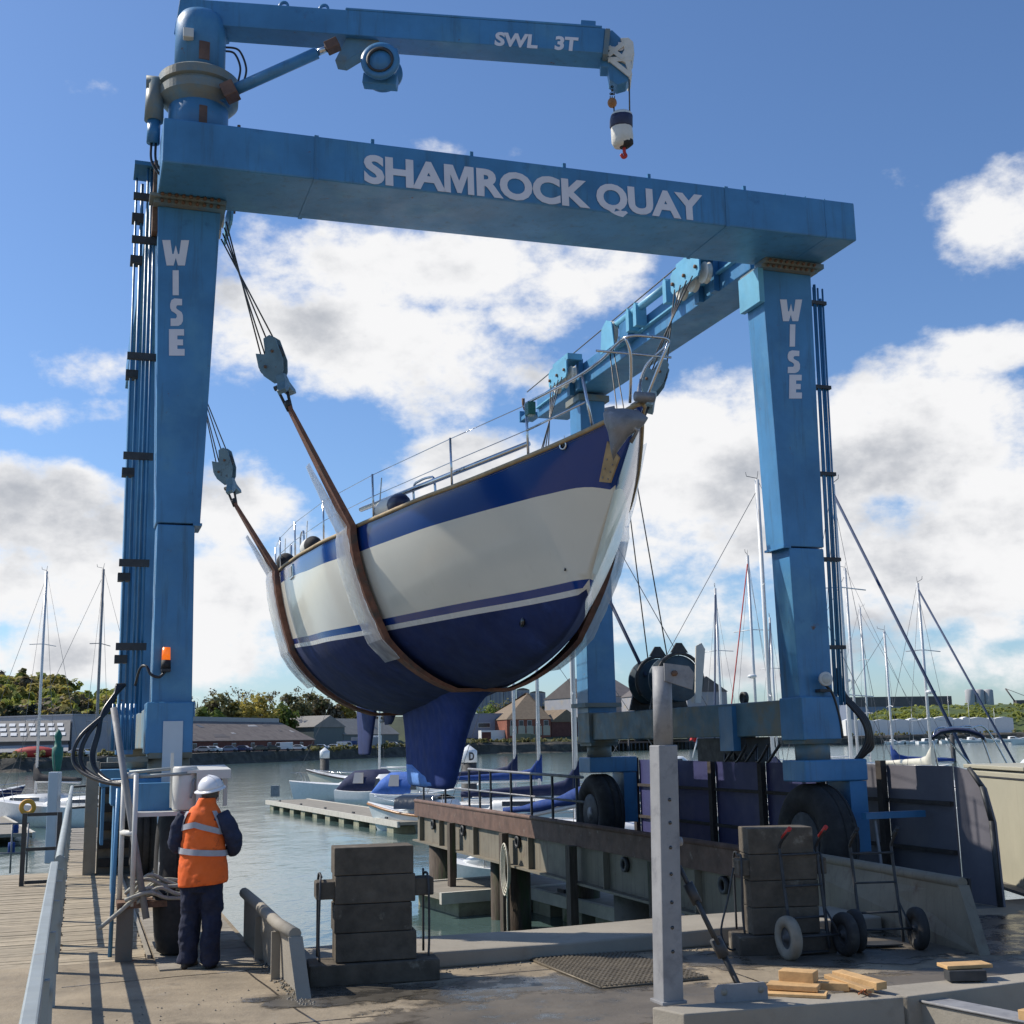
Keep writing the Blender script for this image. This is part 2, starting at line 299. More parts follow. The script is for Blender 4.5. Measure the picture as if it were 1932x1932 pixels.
# ------------------------------------------------------------------ mesh helpers
class MB:
    def __init__(s): s.v = []; s.f = []; s.s = []
    def add(s, vs, fs, smooth=False):
        o = len(s.v); s.v += [Vv(p) for p in vs]
        for f in fs: s.f.append(tuple(i + o for i in f)); s.s.append(smooth)
        return s
    def hexa(s, p): return s.add(p, [(3, 2, 1, 0), (4, 5, 6, 7), (0, 1, 5, 4), (1, 2, 6, 5), (2, 3, 7, 6), (3, 0, 4, 7)])
    def box(s, c, size, ax=WAX):
        c = Vv(c); a, b, d = (ax[i] * (size[i] / 2) for i in range(3))
        return s.hexa([c - a - b - d, c + a - b - d, c + a + b - d, c - a + b - d, c - a - b + d, c + a - b + d, c + a + b + d, c - a + b + d])
    def uvz(s, u0, u1, v0, v1, z0, z1):
        return s.hexa([H(u0, v0, z0), H(u1, v0, z0), H(u1, v1, z0), H(u0, v1, z0), H(u0, v0, z1), H(u1, v0, z1), H(u1, v1, z1), H(u0, v1, z1)])
    def prism(s, poly, o, ax, ay, az):
        """polygon (2D points) in the plane o, ax, ay, pushed along the vector az"""
        o = Vv(o); n = len(poly); a = [o + ax * p[0] + ay * p[1] for p in poly]; b = [p + az for p in a]
        fs = [tuple(range(n - 1, -1, -1)), tuple(range(n, 2 * n))] + [(i, (i + 1) % n, n + (i + 1) % n, n + i) for i in range(n)]
        return s.add(a + b, fs)
    def tube(s, pts, r, n=8, closed=False, cap=True):
        pts = [Vv(p) for p in pts]; m = len(pts); rs = r if isinstance(r, (list, tuple)) else [r] * m
        T = []
        for i in range(m):
            a = pts[(i - 1) % m] if (closed or i > 0) else pts[i]; b = pts[(i + 1) % m] if (closed or i < m - 1) else pts[i]
            d = (b - a); T.append(d.normalized() if d.length > 1e-9 else (T[-1] if T else ZA))
        nrm = T[0].orthogonal().normalized(); vs = []
        for i in range(m):
            nrm = (nrm - T[i] * nrm.dot(T[i])); nrm = nrm.normalized() if nrm.length > 1e-6 else T[i].orthogonal().normalized()
            bi = T[i].cross(nrm)
            vs += [pts[i] + (nrm * math.cos(2 * math.pi * k / n) + bi * math.sin(2 * math.pi * k / n)) * rs[i] for k in range(n)]
        fs = []
        for i in range(m if closed else m - 1):
            j = (i + 1) % m
            fs += [(i * n + k, i * n + (k + 1) % n, j * n + (k + 1) % n, j * n + k) for k in range(n)]
        s.add(vs, fs, True)
        if cap and not closed:
            o = len(s.v) - len(vs)
            s.f += [tuple(o + k for k in range(n - 1, -1, -1)), tuple(o + (m - 1) * n + k for k in range(n))]; s.s += [False, False]
        return s
    def lathe(s, prof, o, axis, n=24, smooth=True, closed=False):
        """prof = (radius, height along axis)"""
        o = Vv(o); axis = Vv(axis).normalized(); e = axis.orthogonal().normalized(); g = axis.cross(e); m = len(prof); vs = []
        for r, h in prof: vs += [o + axis * h + (e * math.cos(2 * math.pi * k / n) + g * math.sin(2 * math.pi * k / n)) * r for k in range(n)]
        fs = []
        for i in range(m if closed else m - 1):
            j = (i + 1) % m; fs += [(i * n + k, i * n + (k + 1) % n, j * n + (k + 1) % n, j * n + k) for k in range(n)]
        if not closed:
            if prof[0][0] > 1e-6: fs.append(tuple(range(n - 1, -1, -1)))
            if prof[-1][0] > 1e-6: fs.append(tuple((m - 1) * n + k for k in range(n)))
        return s.add(vs, fs, smooth)
    def loft(s, rings, closed=True, cap=True, smooth=True):
        n = len(rings[0]); m = len(rings); vs = [Vv(p) for r in rings for p in r]; fs = []
        for i in range(m - 1):
            for k in range(n if closed else n - 1): fs.append((i * n + k, i * n + (k + 1) % n, (i + 1) * n + (k + 1) % n, (i + 1) * n + k))
        s.add(vs, fs, smooth)
        if cap and closed:
            o = len(s.v) - len(vs); s.f += [tuple(o + k for k in range(n - 1, -1, -1)), tuple(o + (m - 1) * n + k for k in range(n))]; s.s += [False, False]
        return s
    def ell(s, c, r, ax=WAX, n=14, m=9):
        c = Vv(c); rings = []
        for i in range(m + 1):
            a = -math.pi / 2 + math.pi * i / m; q = max(math.cos(a), 1e-3)
            rings.append([c + ax[0] * (r[0] * q * math.cos(2 * math.pi * k / n)) + ax[1] * (r[1] * q * math.sin(2 * math.pi * k / n)) + ax[2] * (r[2] * math.sin(a)) for k in range(n)])
        return s.loft(rings)
    def build(s, name, mat, par=None, loc=None, bev=0, fix=True):
        me = bpy.data.meshes.new(name); base = root_loc(par) if par is not None else (Vv(loc) if loc is not None else Vv((0, 0, 0)))
        me.from_pydata([tuple(p - base) for p in s.v], [], s.f); me.polygons.foreach_set('use_smooth', s.s)
        if fix:
            bm = bmesh.new(); bm.from_mesh(me); bmesh.ops.recalc_face_normals(bm, faces=bm.faces); bm.to_mesh(me); bm.free()
        me.materials.append(MATS[mat]); o = bpy.data.objects.new(name, me); COL.objects.link(o)
        if par is not None: o.parent = par
        elif loc is not None: o.location = base
        if bev:
            b = o.modifiers.new('bevel', 'BEVEL'); b.width = bev; b.segments = 2; b.limit_method = 'ANGLE'; b.angle_limit = R(40)
        return o
def root_loc(o):
    while o.parent is not None: o = o.parent
    return Vv(o.location)
def tag(o, label, cat, group=None, kind=None):
    o['label'] = label; o['category'] = cat
    if group: o['group'] = group
    if kind: o['kind'] = kind
    return o
def thing(name, label, cat, loc, group=None):
    o = bpy.data.objects.new(name, None); COL.objects.link(o); o.location = loc; o.empty_display_size = .2
    return tag(o, label, cat, group)
def struct(o): o['kind'] = 'structure'; return o
def stuff(o): o['kind'] = 'stuff'; return o
def lab(o, t): o['label'] = t; return o
def Box(name, m, par, c, size, ax=WAX, bev=0, loc=None): return MB().box(c, size, ax).build(name, m, par, loc, bev)
def Uvz(name, m, par, u0, u1, v0, v1, z0, z1, bev=0, loc=None): return MB().uvz(u0, u1, v0, v1, z0, z1).build(name, m, par, loc, bev)
def Tube(name, m, par, pts, r, n=8, closed=False, loc=None): return MB().tube(pts, r, n, closed).build(name, m, par, loc)
def Cyl(name, m, par, p0, p1, r0, r1=None, n=16, bev=0, loc=None):
    p0, p1 = Vv(p0), Vv(p1); d = p1 - p0
    return MB().lathe([(r0, 0), (r0 if r1 is None else r1, d.length)], p0, d, n).build(name, m, par, loc, bev)
def Prism(name, m, par, poly, o, ax, ay, az, bev=0, loc=None): return MB().prism(poly, o, ax, ay, az).build(name, m, par, loc, bev)
def Hexa(name, m, par, p, bev=0, loc=None): return MB().hexa(p).build(name, m, par, loc, bev)
def smooth_path(pts, n=8):
    pts = [Vv(p) for p in pts]; out = []
    for i in range(len(pts) - 1):
        p0 = pts[max(i - 1, 0)]; p1 = pts[i]; p2 = pts[i + 1]; p3 = pts[min(i + 2, len(pts) - 1)]
        for k in range(n):
            t = k / n; out.append(.5 * ((2 * p1) + (p2 - p0) * t + (2 * p0 - 5 * p1 + 4 * p2 - p3) * t * t + (3 * p1 - p0 - 3 * p2 + p3) * t ** 3))
    return out + [pts[-1]]
def Text(name, body, m, par, o, ax, ay, height, width=None, bold=.0, thick=.004, space=1.0):
    """raised lettering: o = lower left corner, ax along, ay up"""
    cu = bpy.data.curves.new('lettering_curve', 'FONT'); cu.body = body; cu.size = 1; cu.offset = bold; cu.extrude = .5; cu.space_character = space; cu.resolution_u = 4
    tmp = bpy.data.objects.new('lettering_tmp', cu); COL.objects.link(tmp); dg = bpy.context.evaluated_depsgraph_get(); dg.update()
    me = bpy.data.meshes.new_from_object(tmp.evaluated_get(dg)); bpy.data.objects.remove(tmp); bpy.data.curves.remove(cu)
    vs = np.array([v.co for v in me.vertices]); lo = vs.min(0); hi = vs.max(0); sy = height / (hi[1] - lo[1]); sx = width / (hi[0] - lo[0]) if width else sy
    az = ax.cross(ay).normalized(); base = root_loc(par); o = Vv(o)
    for v in me.vertices: v.co = o + ax * ((v.co.x - lo[0]) * sx) + ay * ((v.co.y - lo[1]) * sy) + az * ((v.co.z + .5) * thick) - base
    me.materials.clear(); me.materials.append(MATS[m]); ob = bpy.data.objects.new(name, me); COL.objects.link(ob); ob.parent = par; return ob
def Letters(body, m, par, o, ax, ay, height, width, bold, thick):
    """the same, one raised mesh per letter; the M is drawn as a polygon so that its strokes stay clean"""
    def get(s, off=0.0):
        cu = bpy.data.curves.new('lettering_curve', 'FONT'); cu.body = s; cu.size = 1; cu.offset = off; cu.extrude = .5; cu.resolution_u = 4
        tmp = bpy.data.objects.new('lettering_tmp', cu); COL.objects.link(tmp); dg = bpy.context.evaluated_depsgraph_get(); dg.update()
        me = bpy.data.meshes.new_from_object(tmp.evaluated_get(dg)); bpy.data.objects.remove(tmp); bpy.data.curves.remove(cu); return me
    def bb(me): v = np.array([q.co for q in me.vertices]); return v.min(0), v.max(0)
    iw = bb(get('I'))[1][0]; adv = lambda s: bb(get(s + 'I'))[1][0] - iw
    lo, hi = bb(get(body, bold)); sx = width / (hi[0] - lo[0]); h0 = bb(get('H', bold)); sy = height / (h0[1][1] - h0[0][1]); az = ax.cross(ay).normalized(); base = root_loc(par); o = Vv(o)
    for i, ch in enumerate(body):
        if ch == ' ': continue
        x0 = adv(body[:i]) if i else 0.0
        P = lambda x, y, z: o + ax * ((x + x0 - lo[0]) * sx) + ay * ((y - h0[0][1]) * sy) + az * (z * thick)
        if ch == 'M':
            a, b = bb(get('M', bold)); w, h, q = b[0] - a[0], h0[1][1] - h0[0][1], .21; Y0 = h0[0][1]
            pts = [(0, 0), (0, 1), (.30, 1), (.5, .45), (.70, 1), (1, 1), (1, 0), (1 - q, 0), (1 - q, .66), (.57, .02), (.43, .02), (q, .66), (q, 0)]
            mb = MB(); n = len(pts); A = [P(a[0] + p[0] * w, Y0 + p[1] * h, 0) for p in pts]; B = [P(a[0] + p[0] * w, Y0 + p[1] * h, 1) for p in pts]
            mb.add(A + B, [tuple(range(n)), tuple(range(2 * n - 1, n - 1, -1))] + [(k, (k + 1) % n, n + (k + 1) % n, n + k) for k in range(n)]); mb.build('letter', m, par); continue
        me = get(ch, bold)
        for v in me.vertices: v.co = P(v.co.x, v.co.y, v.co.z + .5) - base
        me.materials.clear(); me.materials.append(MATS[m]); ob = bpy.data.objects.new('letter', me); COL.objects.link(ob); ob.parent = par
def kids(o): return [c for c in bpy.data.objects if c.parent == o]
def copy_tree(o, loc=None, rotz=None, scale=None, label=None, tree=None):
    """a thing with copies of its parts and sub-parts"""
    if tree is None: tree = snapshot(o)
    def rec(node, par):
        c = node[0].copy(); COL.objects.link(c)
        if par is not None: c.parent = par
        for ch in node[1]: rec(ch, c)
        return c
    c = rec(tree, None)
    if loc is not None: c.location = loc
    if rotz is not None: c.rotation_euler = (0, 0, rotz)
    if scale is not None: c.scale = (scale,) * 3 if isinstance(scale, (int, float)) else scale
    if label: c['label'] = label
    return c
def snapshot(o): return (o, [snapshot(c) for c in o.children])
# ------------------------------------------------------------------ setting: water, yard, runways, banks
def sheet(name, m, pts, z=None, loc=None):
    vs = [Vv(p) if len(p) == 3 else Vv((p[0], p[1], z)) for p in pts]
    return struct(MB().add(vs, [tuple(range(len(vs)))]).build(name, m, None, loc))
sheet('water', 'water', [(-2500, -100), (2500, -100), (2500, 4000), (-2500, 4000)], WL)
sheet('riverbed', 'wet_mud', [(-2500, -100), (2500, -100), (2500, 4000), (-2500, 4000)], WL - 5)
# yard: a concrete apron that ends in a quay wall at the dock mouth (v = -1.75)
QV = -1.75
yb = MB(); yb.prism([(-1.06, -60), (60, -60), (60, QV), (-.22, QV), (-.22, -.95), (-1.06, -.95)], H(0, 0, -3), UA, VA, ZA * 3)
struct(yb.build('yard', 'concrete')); 
struct(MB().uvz(-40, -1.06, -60, -.95, -3, 0).build('quay_apron', 'concrete'))
# the sunny concrete beam along the dock edge
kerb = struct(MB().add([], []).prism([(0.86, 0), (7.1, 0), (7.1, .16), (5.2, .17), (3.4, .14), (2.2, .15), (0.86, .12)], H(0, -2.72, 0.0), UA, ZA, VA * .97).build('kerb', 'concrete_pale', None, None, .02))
for a, b in ((.87, 1.5), (1.55, 2.5)):
    pass
# left runway and its boarded walkway
struct(MB().uvz(-.22, .80, QV, 19, -.5, -.004).build('runway', 'concrete'))
struct(MB().uvz(-1.10, -.22, -.95, 22, -.5, -.03).build('walkway', 'plank_grey'))
walk = bpy.data.objects['walkway']; deckL = struct(MB().uvz(-9.5, -1.12, -.95, 9.3, -.45, -.04).build('timber_deck', 'plank_grey'))
def planks(par, m, u0, u1, v0, v1, wd, gap, z, th=.035, jit=.004):
    v = v0; k = 0; me = {}
    while v + wd < v1:
        zz = z + random.uniform(-jit, jit); a = random.uniform(-.02, .02)
        Hexa('plank', m, par, [H(u0 + a, v, zz - th), H(u1 + a, v, zz - th), H(u1 + a, v + wd, zz - th), H(u0 + a, v + wd, zz - th), H(u0 + a, v, zz), H(u1 + a, v, zz), H(u1 + a, v + wd, zz), H(u0 + a, v + wd, zz)])
        v += wd + gap; k += 1
planks(walk, 'plank', -1.10, -.27, -.93, 14, .145, .012, .0)
planks(walk, 'plank_grey', -1.10, -.27, 14.1, 21.9, .29, .02, .0)
planks(deckL, 'plank', -9.4, -1.13, -.93, 9.2, .145, .012, -.005)
struct(MB().uvz(-.27, -.235, -.93, 19, -.04, .03).build('edge_strip', 'concrete_pale'))
# transverse plates of the wheel track on the left runway
for k in range(9):
    Hexa('track_plate', 'plank_grey', bpy.data.objects['runway'], [H(-.2, -1.7 + k * .5, -.003), H(.74, -1.7 + k * .5, -.003), H(.74, -1.215 + k * .5, -.003), H(-.2, -1.215 + k * .5, -.003), H(-.2, -1.7 + k * .5, .012), H(.74, -1.7 + k * .5, .012), H(.74, -1.215 + k * .5, .012), H(-.2, -1.215 + k * .5, .012)])
# right runway slab on piles, with the guide girder on its dock side
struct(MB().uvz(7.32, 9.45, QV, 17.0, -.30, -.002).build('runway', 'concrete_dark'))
struct(MB().uvz(9.45, 40, QV, -1.2, -3, -.004).build('yard', 'concrete'))
# wet, muddy patches and a drain sheet on the apron; the right-hand patches also paint in shade
def patch(name, m, c, ru, rv, z, n=40, seed=0):
    rr = random.Random(seed); ph = [rr.uniform(.75, 1.15) for _ in range(n)]; ph = [(ph[i - 1] + 2 * ph[i] + ph[(i + 1) % n]) / 4 for i in range(n)]
    vs = [H(c[0], c[1], z)]; fd = [1.0]; fs = []
    for q, f in ((.45, .8), (.75, .45), (1.0, 0.0)):
        for i in range(n): vs.append(H(c[0] + ru * q * ph[i] * math.cos(2 * math.pi * i / n), c[1] + rv * q * ph[i] * math.sin(2 * math.pi * i / n), z)); fd.append(f)
    fs += [(0, 1 + i, 1 + (i + 1) % n) for i in range(n)]
    for k_ in range(2): fs += [(1 + k_ * n + i, 1 + (k_ + 1) * n + i, 1 + (k_ + 1) * n + (i + 1) % n, 1 + k_ * n + (i + 1) % n) for i in range(n)]
    o = struct(MB().add(vs, fs).build(name, m)); at_f = o.data.attributes.new('fade', 'FLOAT', 'POINT'); at_f.data.foreach_set('value', fd); return o
def feather(name):
    """the stain breaks up and thins out towards its rim"""
    t = MATS[name].node_tree; at_n = t.nodes.new('ShaderNodeAttribute'); at_n.attribute_name = 'fade'; g_ = t.nodes.new('ShaderNodeNewGeometry'); x = t.nodes.new('ShaderNodeTexNoise'); x.inputs['Scale'].default_value = 3.2; x.inputs['Detail'].default_value = 8; x.inputs['Roughness'].default_value = .65
    t.links.new(g_.outputs['Position'], x.inputs['Vector']); ad = t.nodes.new('ShaderNodeMath'); ad.operation = 'MULTIPLY_ADD'; t.links.new(x.outputs['Fac'], ad.inputs[0]); ad.inputs[1].default_value = 1.9; ad.inputs[2].default_value = -.95
    a2 = t.nodes.new('ShaderNodeMath'); a2.operation = 'ADD'; t.links.new(ad.outputs[0], a2.inputs[0]); t.links.new(at_n.outputs['Fac'], a2.inputs[1]); mr_ = t.nodes.new('ShaderNodeMapRange'); mr_.interpolation_type = 'SMOOTHSTEP'; mr_.inputs[1].default_value = .25; mr_.inputs[2].default_value = .55
    t.links.new(a2.outputs[0], mr_.inputs[0]); t.links.new(mr_.outputs[0], t.nodes['Principled BSDF'].inputs['Alpha'])
M('wet_ground', (.10, .088, .07), .38, v=.3, sc_=2.4, bump=.004, bsc=20, spots=[((.055, .05, .042), 3, .45, .62, .05)], rv=.2)
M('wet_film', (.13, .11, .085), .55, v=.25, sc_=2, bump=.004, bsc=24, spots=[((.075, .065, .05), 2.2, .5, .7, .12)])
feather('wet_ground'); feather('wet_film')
patch('wet_dark_patch', 'wet_ground', (2.75, -4.0), 1.5, .8, .004, seed=3)
patch('wet_dark_patch', 'wet_film', (2.4, -4.9), 2.4, .9, .0046, seed=5)
patch('wet_dark_patch', 'wet_ground', (1.15, -3.55), 1.0, .6, .0064, seed=8)
patch('wet_dark_patch', 'wet_film', (6.6, -5.2), 2.3, .8, .0058, seed=11)
patch('wet_dark_patch', 'wet_ground', (8.6, -3.4), 3.0, 1.5, .0035, seed=12)  # wet yard at the right, its dark colour also deepening the boat's shadow
patch('wet_dark_patch', 'wet_film', (6.0, -3.6), 2.4, .9, .0052, seed=14)  # wet film round the trucks, likewise darkened to strengthen the shade there

# far bank: stone wall, yard strip, hill behind
BX = [-420, 40, 374, 653, 896, 1094, 1300, 1801, 2050, 2400]
BY = [1468, 1457, 1444, 1432, 1423.5, 1419, 1413, 1401, 1396, 1389]
def bk(x): return onz(x, np.interp(x, BX, BY), WL)
def far(x, y, back=0.0):
    """a point seen at picture x, y that stands `back` metres behind the waterline of the far bank"""
    return onY(x, y, bk(x)[1] + back)
bw_ = MB(); rows = []
xs = list(range(-420, 2401, 30)); rr = random.Random(4)
for x in xs:
    b = bk(x); d = Vv((b[0], b[1], 0)).normalized(); hb = (far(x, np.interp(x, [-420, 40, 400, 653, 900, 1100, 1200, 2400], [1440, 1430, 1420, 1414, 1401, 1399, 1397, 1372]), 3)[2])
    j = lambda a: rr.uniform(-a, a)
    rows.append([b - d * 1.5 + ZA * -.6, b + d * (1.2 + j(.6)) + ZA * (.5 + j(.2)), Vv((b[0], b[1], hb - .9 + j(.25))) + d * (2.0 + j(.5)), Vv((b[0], b[1], hb + j(.12))) + d * 3.2, Vv((b[0], b[1], hb + .05)) + d * 70])
for i in range(len(rows) - 1):
    for q in range(3): bw_.add([rows[i][q], rows[i + 1][q], rows[i + 1][q + 1], rows[i][q + 1]], [(0, 1, 2, 3)])
struct(bw_.build('river_bank', 'bank_stone'))
gb_ = MB()
for i in range(len(rows) - 1): gb_.add([rows[i][3], rows[i + 1][3], rows[i + 1][4], rows[i][4]], [(0, 1, 2, 3)])
struct(gb_.build('far_quay', 'quay_ground'))
def ridge(name, m, prof, y0, y1, base, seed, rough=1.2):
    """hill whose crest follows (x, y) picture points at distance y1, foot at y0"""
    g = MB(); rr = random.Random(seed); xs = np.arange(prof[0][0], prof[-1][0] + 1, 12); n = 9; rws = []
    for x in xs:
        yc = np.interp(x, [p[0] for p in prof], [p[1] for p in prof]); top = onY(x, yc, y1); foot = onY(x, yc, y0); foot.z = base; row = []
        for k in range(n + 1):
            t = k / n; p = foot.lerp(top, t); p.z = base + (top.z - base) * math.sin(t * math.pi / 2) + (rr.uniform(-rough, rough) if 0 < k < n else 0); row.append(p)
        bkp = top + Vv((top[0], top[1], 0)).normalized() * 80; bkp.z = base; row.append(bkp); rws.append(row)
    g.loft(rws, closed=False, cap=False, smooth=True); return struct(g.build(name, m))
ridge('wooded_hill', 'hill_earth', [(-420, 1322), (-120, 1322), (0, 1322), (110, 1326), (200, 1342), (250, 1358), (330, 1385), (420, 1398)], 330, 430, 2, 1, .8)
ridge('wooded_hill', 'hill_earth', [(300, 1360), (420, 1348), (560, 1342), (700, 1350), (900, 1362), (1000, 1366), (1160, 1362), (1300, 1375)], 420, 540, 2, 2, .8)
ridge('grass_bank', 'grass', [(1560, 1385), (1620, 1360), (1660, 1343), (1720, 1333), (1800, 1331), (1932, 1329), (2100, 1326), (2400, 1330)], 640, 720, 1.5, 3, .6)
# ------------------------------------------------------------------ travelling boat hoist
hoist = thing('travel_hoist', 'huge blue four legged boat hoist straddling the dock with the yacht hanging in it', 'boat hoist', H(4.17, 3.6, 0))
BT = lambda u: 9.04 + .0185 * u      # beam top
BB = lambda u: 8.50 + .0175 * u      # beam bottom
beam = Hexa('cross_beam', 'blue_paint', hoist, [H(-.40, -.98, BB(-.4)), H(8.70, -.98, BB(8.7)), H(8.70, .16, BB(8.7)), H(-.40, .16, BB(-.4)), H(-.40, -.98, BT(-.4)), H(8.70, -.98, BT(8.7)), H(8.70, .16, BT(8.7)), H(-.40, .16, BT(-.4))], .02)
for u in (1.3, 3.1, 4.9, 6.7): Hexa('weld_strap', 'blue_paint', beam, [H(u, -.986, BB(u) - .006), H(u + .05, -.986, BB(u) - .006), H(u + .05, .165, BB(u) - .006), H(u, .165, BB(u) - .006), H(u, -.986, BT(u) + .006), H(u + .05, -.986, BT(u) + .006), H(u + .05, .165, BT(u) + .006), H(u, .165, BT(u) + .006)]) if u < 1.5 or u > 6.5 else None
Uvz('end_plate', 'blue_paint', beam, 8.22, 8.235, -.984, .15, BB(8.2) - .004, BT(8.2) + .004)
def facetext(par, body, p0, p1, h, v, bold, mat='letter_white', sp=1.0):
    a = Vv(H(*onv(p0[0], p0[1], v))); b = Vv(H(*onv(p1[0], p1[1], v))); ax = (b - a); wd = ax.length; ax.normalize(); ay = (ZA - ax * ax.z).normalized()
    return Letters(body, mat, par, a - VA * .004, ax, ay, h, wd, bold, .005)
facetext(beam, 'SHAMROCK QUAY', (687, 345), (1328, 418), .36, -.983, .042)
for x in (885, 1130, 1355, 1570): 
    u = onv(700 + (x - 700) * 1.0, 300, -.98)[0]
for x in (703, 890, 1065, 1225, 1405):
    u, v_, z_ = onv(x, 280 + (x - 703) * .115, -.95); Uvz('lifting_lug', 'blue_pipe', beam, u - .02, u + .02, -.96, -.92, BT(u), BT(u) + .06)
for x in (1462, 1500):
    u = onv(x, 365, -.7)[0]; Prism('bracket', 'trolley_blue', beam, [(0, 0), (.14, 0), (.14, .14)], H(u, -.75, BT(u)), UA, ZA, VA * .02)
u = onv(1480, 365, -.7)[0]
Tube('hose', 'hose_black', beam, smooth_path([H(u - .1, -.6, BT(u) + .03), H(u + .1, -.6, BT(u) + .12), H(u + .35, -.6, BT(u) + .1), H(u + .55, -.6, BT(u) + .02)]), .018, 6)
u = onv(450, 240, -.7)[0]; Uvz('bolt_block', 'blue_pipe', beam, u - .05, u + .05, -.8, -.7, BT(u), BT(u) + .06); Cyl('bolt', 'rust_bolt', beam, H(u, -.75, BT(u) + .06), H(u, -.75, BT(u) + .13), .02, n=8)
for q in range(3): Uvz('clip', 'dark_steel', beam, u + .35 + q * .12, u + .38 + q * .12, -.9, -.87, BT(u), BT(u) + .04)
def hexz(name, m, par, u0, u1, U0, U1, v0, v1, z0, z1, bev=.012):
    """box whose bottom spans u0..u1 and whose top spans U0..U1"""
    return Hexa(name, m, par, [H(u0, v0, z0), H(u1, v0, z0), H(u1, v1, z0), H(u0, v1, z0), H(U0, v0, z1), H(U1, v0, z1), H(U1, v1, z1), H(U0, v1, z1)], bev)
def bolts(par, u0, u1, v, z, n, r=.022):
    for k in range(n):
        u = u0 + (u1 - u0) * (k + .5) / n; Cyl('bolt', 'rust_bolt', par, H(u, v, z), H(u, v - .03, z - .0), r, n=6)
WISE = {'W': [[(0, 1), (.30, 1), (.37, .45), (.42, .45), (.50, .80), (.58, .45), (.63, .45), (.70, 1), (1, 1), (.84, 0), (.58, 0), (.50, .30), (.42, 0), (.16, 0)]],
        'I': [[(.36, 0), (.64, 0), (.64, 1), (.36, 1)]],
        'E': [[(.2, 0), (.8, 0), (.8, .25), (.52, .25), (.52, .39), (.74, .39), (.74, .61), (.52, .61), (.52, .76), (.78, .76), (.78, 1), (.2, 1)]]}
sp = [(.78, .82)] + [(.50 + .29 * math.cos(R(a)), .72 + .28 * math.sin(R(a))) for a in range(70, 271, 20)] + [(.56, .36)] + [(.53, .28)] + [(.22, .24), (.22, .05)] + [(.50 + .31 * math.cos(R(a)), .30 + .31 * math.sin(R(a))) for a in range(-110, 91, 20)] + [(.46, .68), (.52, .76), (.78, .74)]
sp = [(.76, .98), (.40, 1.0), (.26, .94), (.20, .80), (.20, .66), (.27, .54), (.42, .47), (.50, .42), (.52, .34), (.47, .27), (.22, .27), (.22, .0), (.58, 0), (.72, .06), (.80, .18), (.80, .38), (.74, .50), (.60, .57), (.50, .62), (.48, .69), (.53, .75), (.76, .75)]
WISE['S'] = [sp]
def wise(par, pts, lean):
    for ch, (x0, y0, x1, y1) in zip('WISE', pts):
        a = H(*onv(x0, y1, -.003)); b = H(*onv(x1, y1, -.003)); c = H(*onv(x0, y0, -.003)); ax = b - a; ay = ZA * (c.z - a.z) + UA * lean
        mb = MB(); n = len(WISE[ch][0]); mb.prism(WISE[ch][0], a, ax, ay, VA * -.004); mb.build('letter', 'letter_white', par)
def leg(side):
    if side == 'L':
        bt = [(-.265, .175), (-.268, .145), (-.285, .205), (-.385, .345)]; zt = BB(0) - .10
    else:
        bt = [(7.985, 8.49), (7.955, 8.50), (7.88, 8.51), (7.785, 8.59)]; zt = BB(8.3) - .13
    st = 4.58; v0, v1 = 0, .46
    zs = [2.02, 4.56, st, zt]
    lower = hexz('leg', 'blue_paint', hoist, *bt[0], *bt[1], v0, v1, zs[0], zs[1])
    upper = hexz('leg_upper', 'blue_paint', lower, *bt[2], *bt[3], v0, v1, zs[2], zs[3])
    lo, hi = (bt[1][1], bt[2][1]) if side == 'L' else (bt[2][0], bt[1][0])
    Uvz('step_plate', 'blue_paint', lower, lo - .02, hi + .02, v0 - .02, v1 + .02, 4.555, 4.585)
    a, b = bt[3]; fl = Uvz('flange', 'blue_worn', lower, a - .05, b + .05, v0 - .10, v1 + .05, zt, zt + .05); bolts(fl, a, b, v0 - .10, zt + .025, 9)
    fl2 = Uvz('flange', 'blue_worn', lower, a - .10 if side == 'L' else a - .02, b + .05 if side == 'L' else b + .12, v0 - .16, .14, zt + .052, BB(a) - .002); bolts(fl2, a, b, v0 - .16, zt + .08, 9)
    return lower
legL = leg('L'); legR = leg('R')
wise(legL, [(306, 453, 357, 501), (311, 510, 352, 557), (313, 563, 353, 615), (309, 621, 358, 671)], -.01)
wise(legR, [(1471, 565, 1513, 606), (1477, 612, 1513, 654), (1478, 661, 1517, 704), (1481, 707, 1521, 752)], .03)
Uvz('doubler_plate', 'trolley_blue', legR, 7.70, 7.782, -.05, .50, 8.02, 8.52)
# rear legs
rearR = hexz('leg', 'blue_paint', hoist, 7.95, 8.53, 7.98, 8.5, 7.2, 7.75, 2.02, 8.75); lab(rearR, 'rear blue leg behind the bow of the yacht')
Uvz('foot_flange', 'blue_worn', rearR, 7.86, 8.60, 7.12, 7.83, 2.66, 2.74); Uvz('collar', 'blue_worn', rearR, 7.93, 8.58, 7.15, 7.85, 8.60, 8.72)
rearL = hexz('leg', 'blue_paint', hoist, -.42, .16, -.45, .18, 7.2, 7.75, 2.02, 8.75); lab(rearL, 'rear blue leg half hidden behind the left front leg')
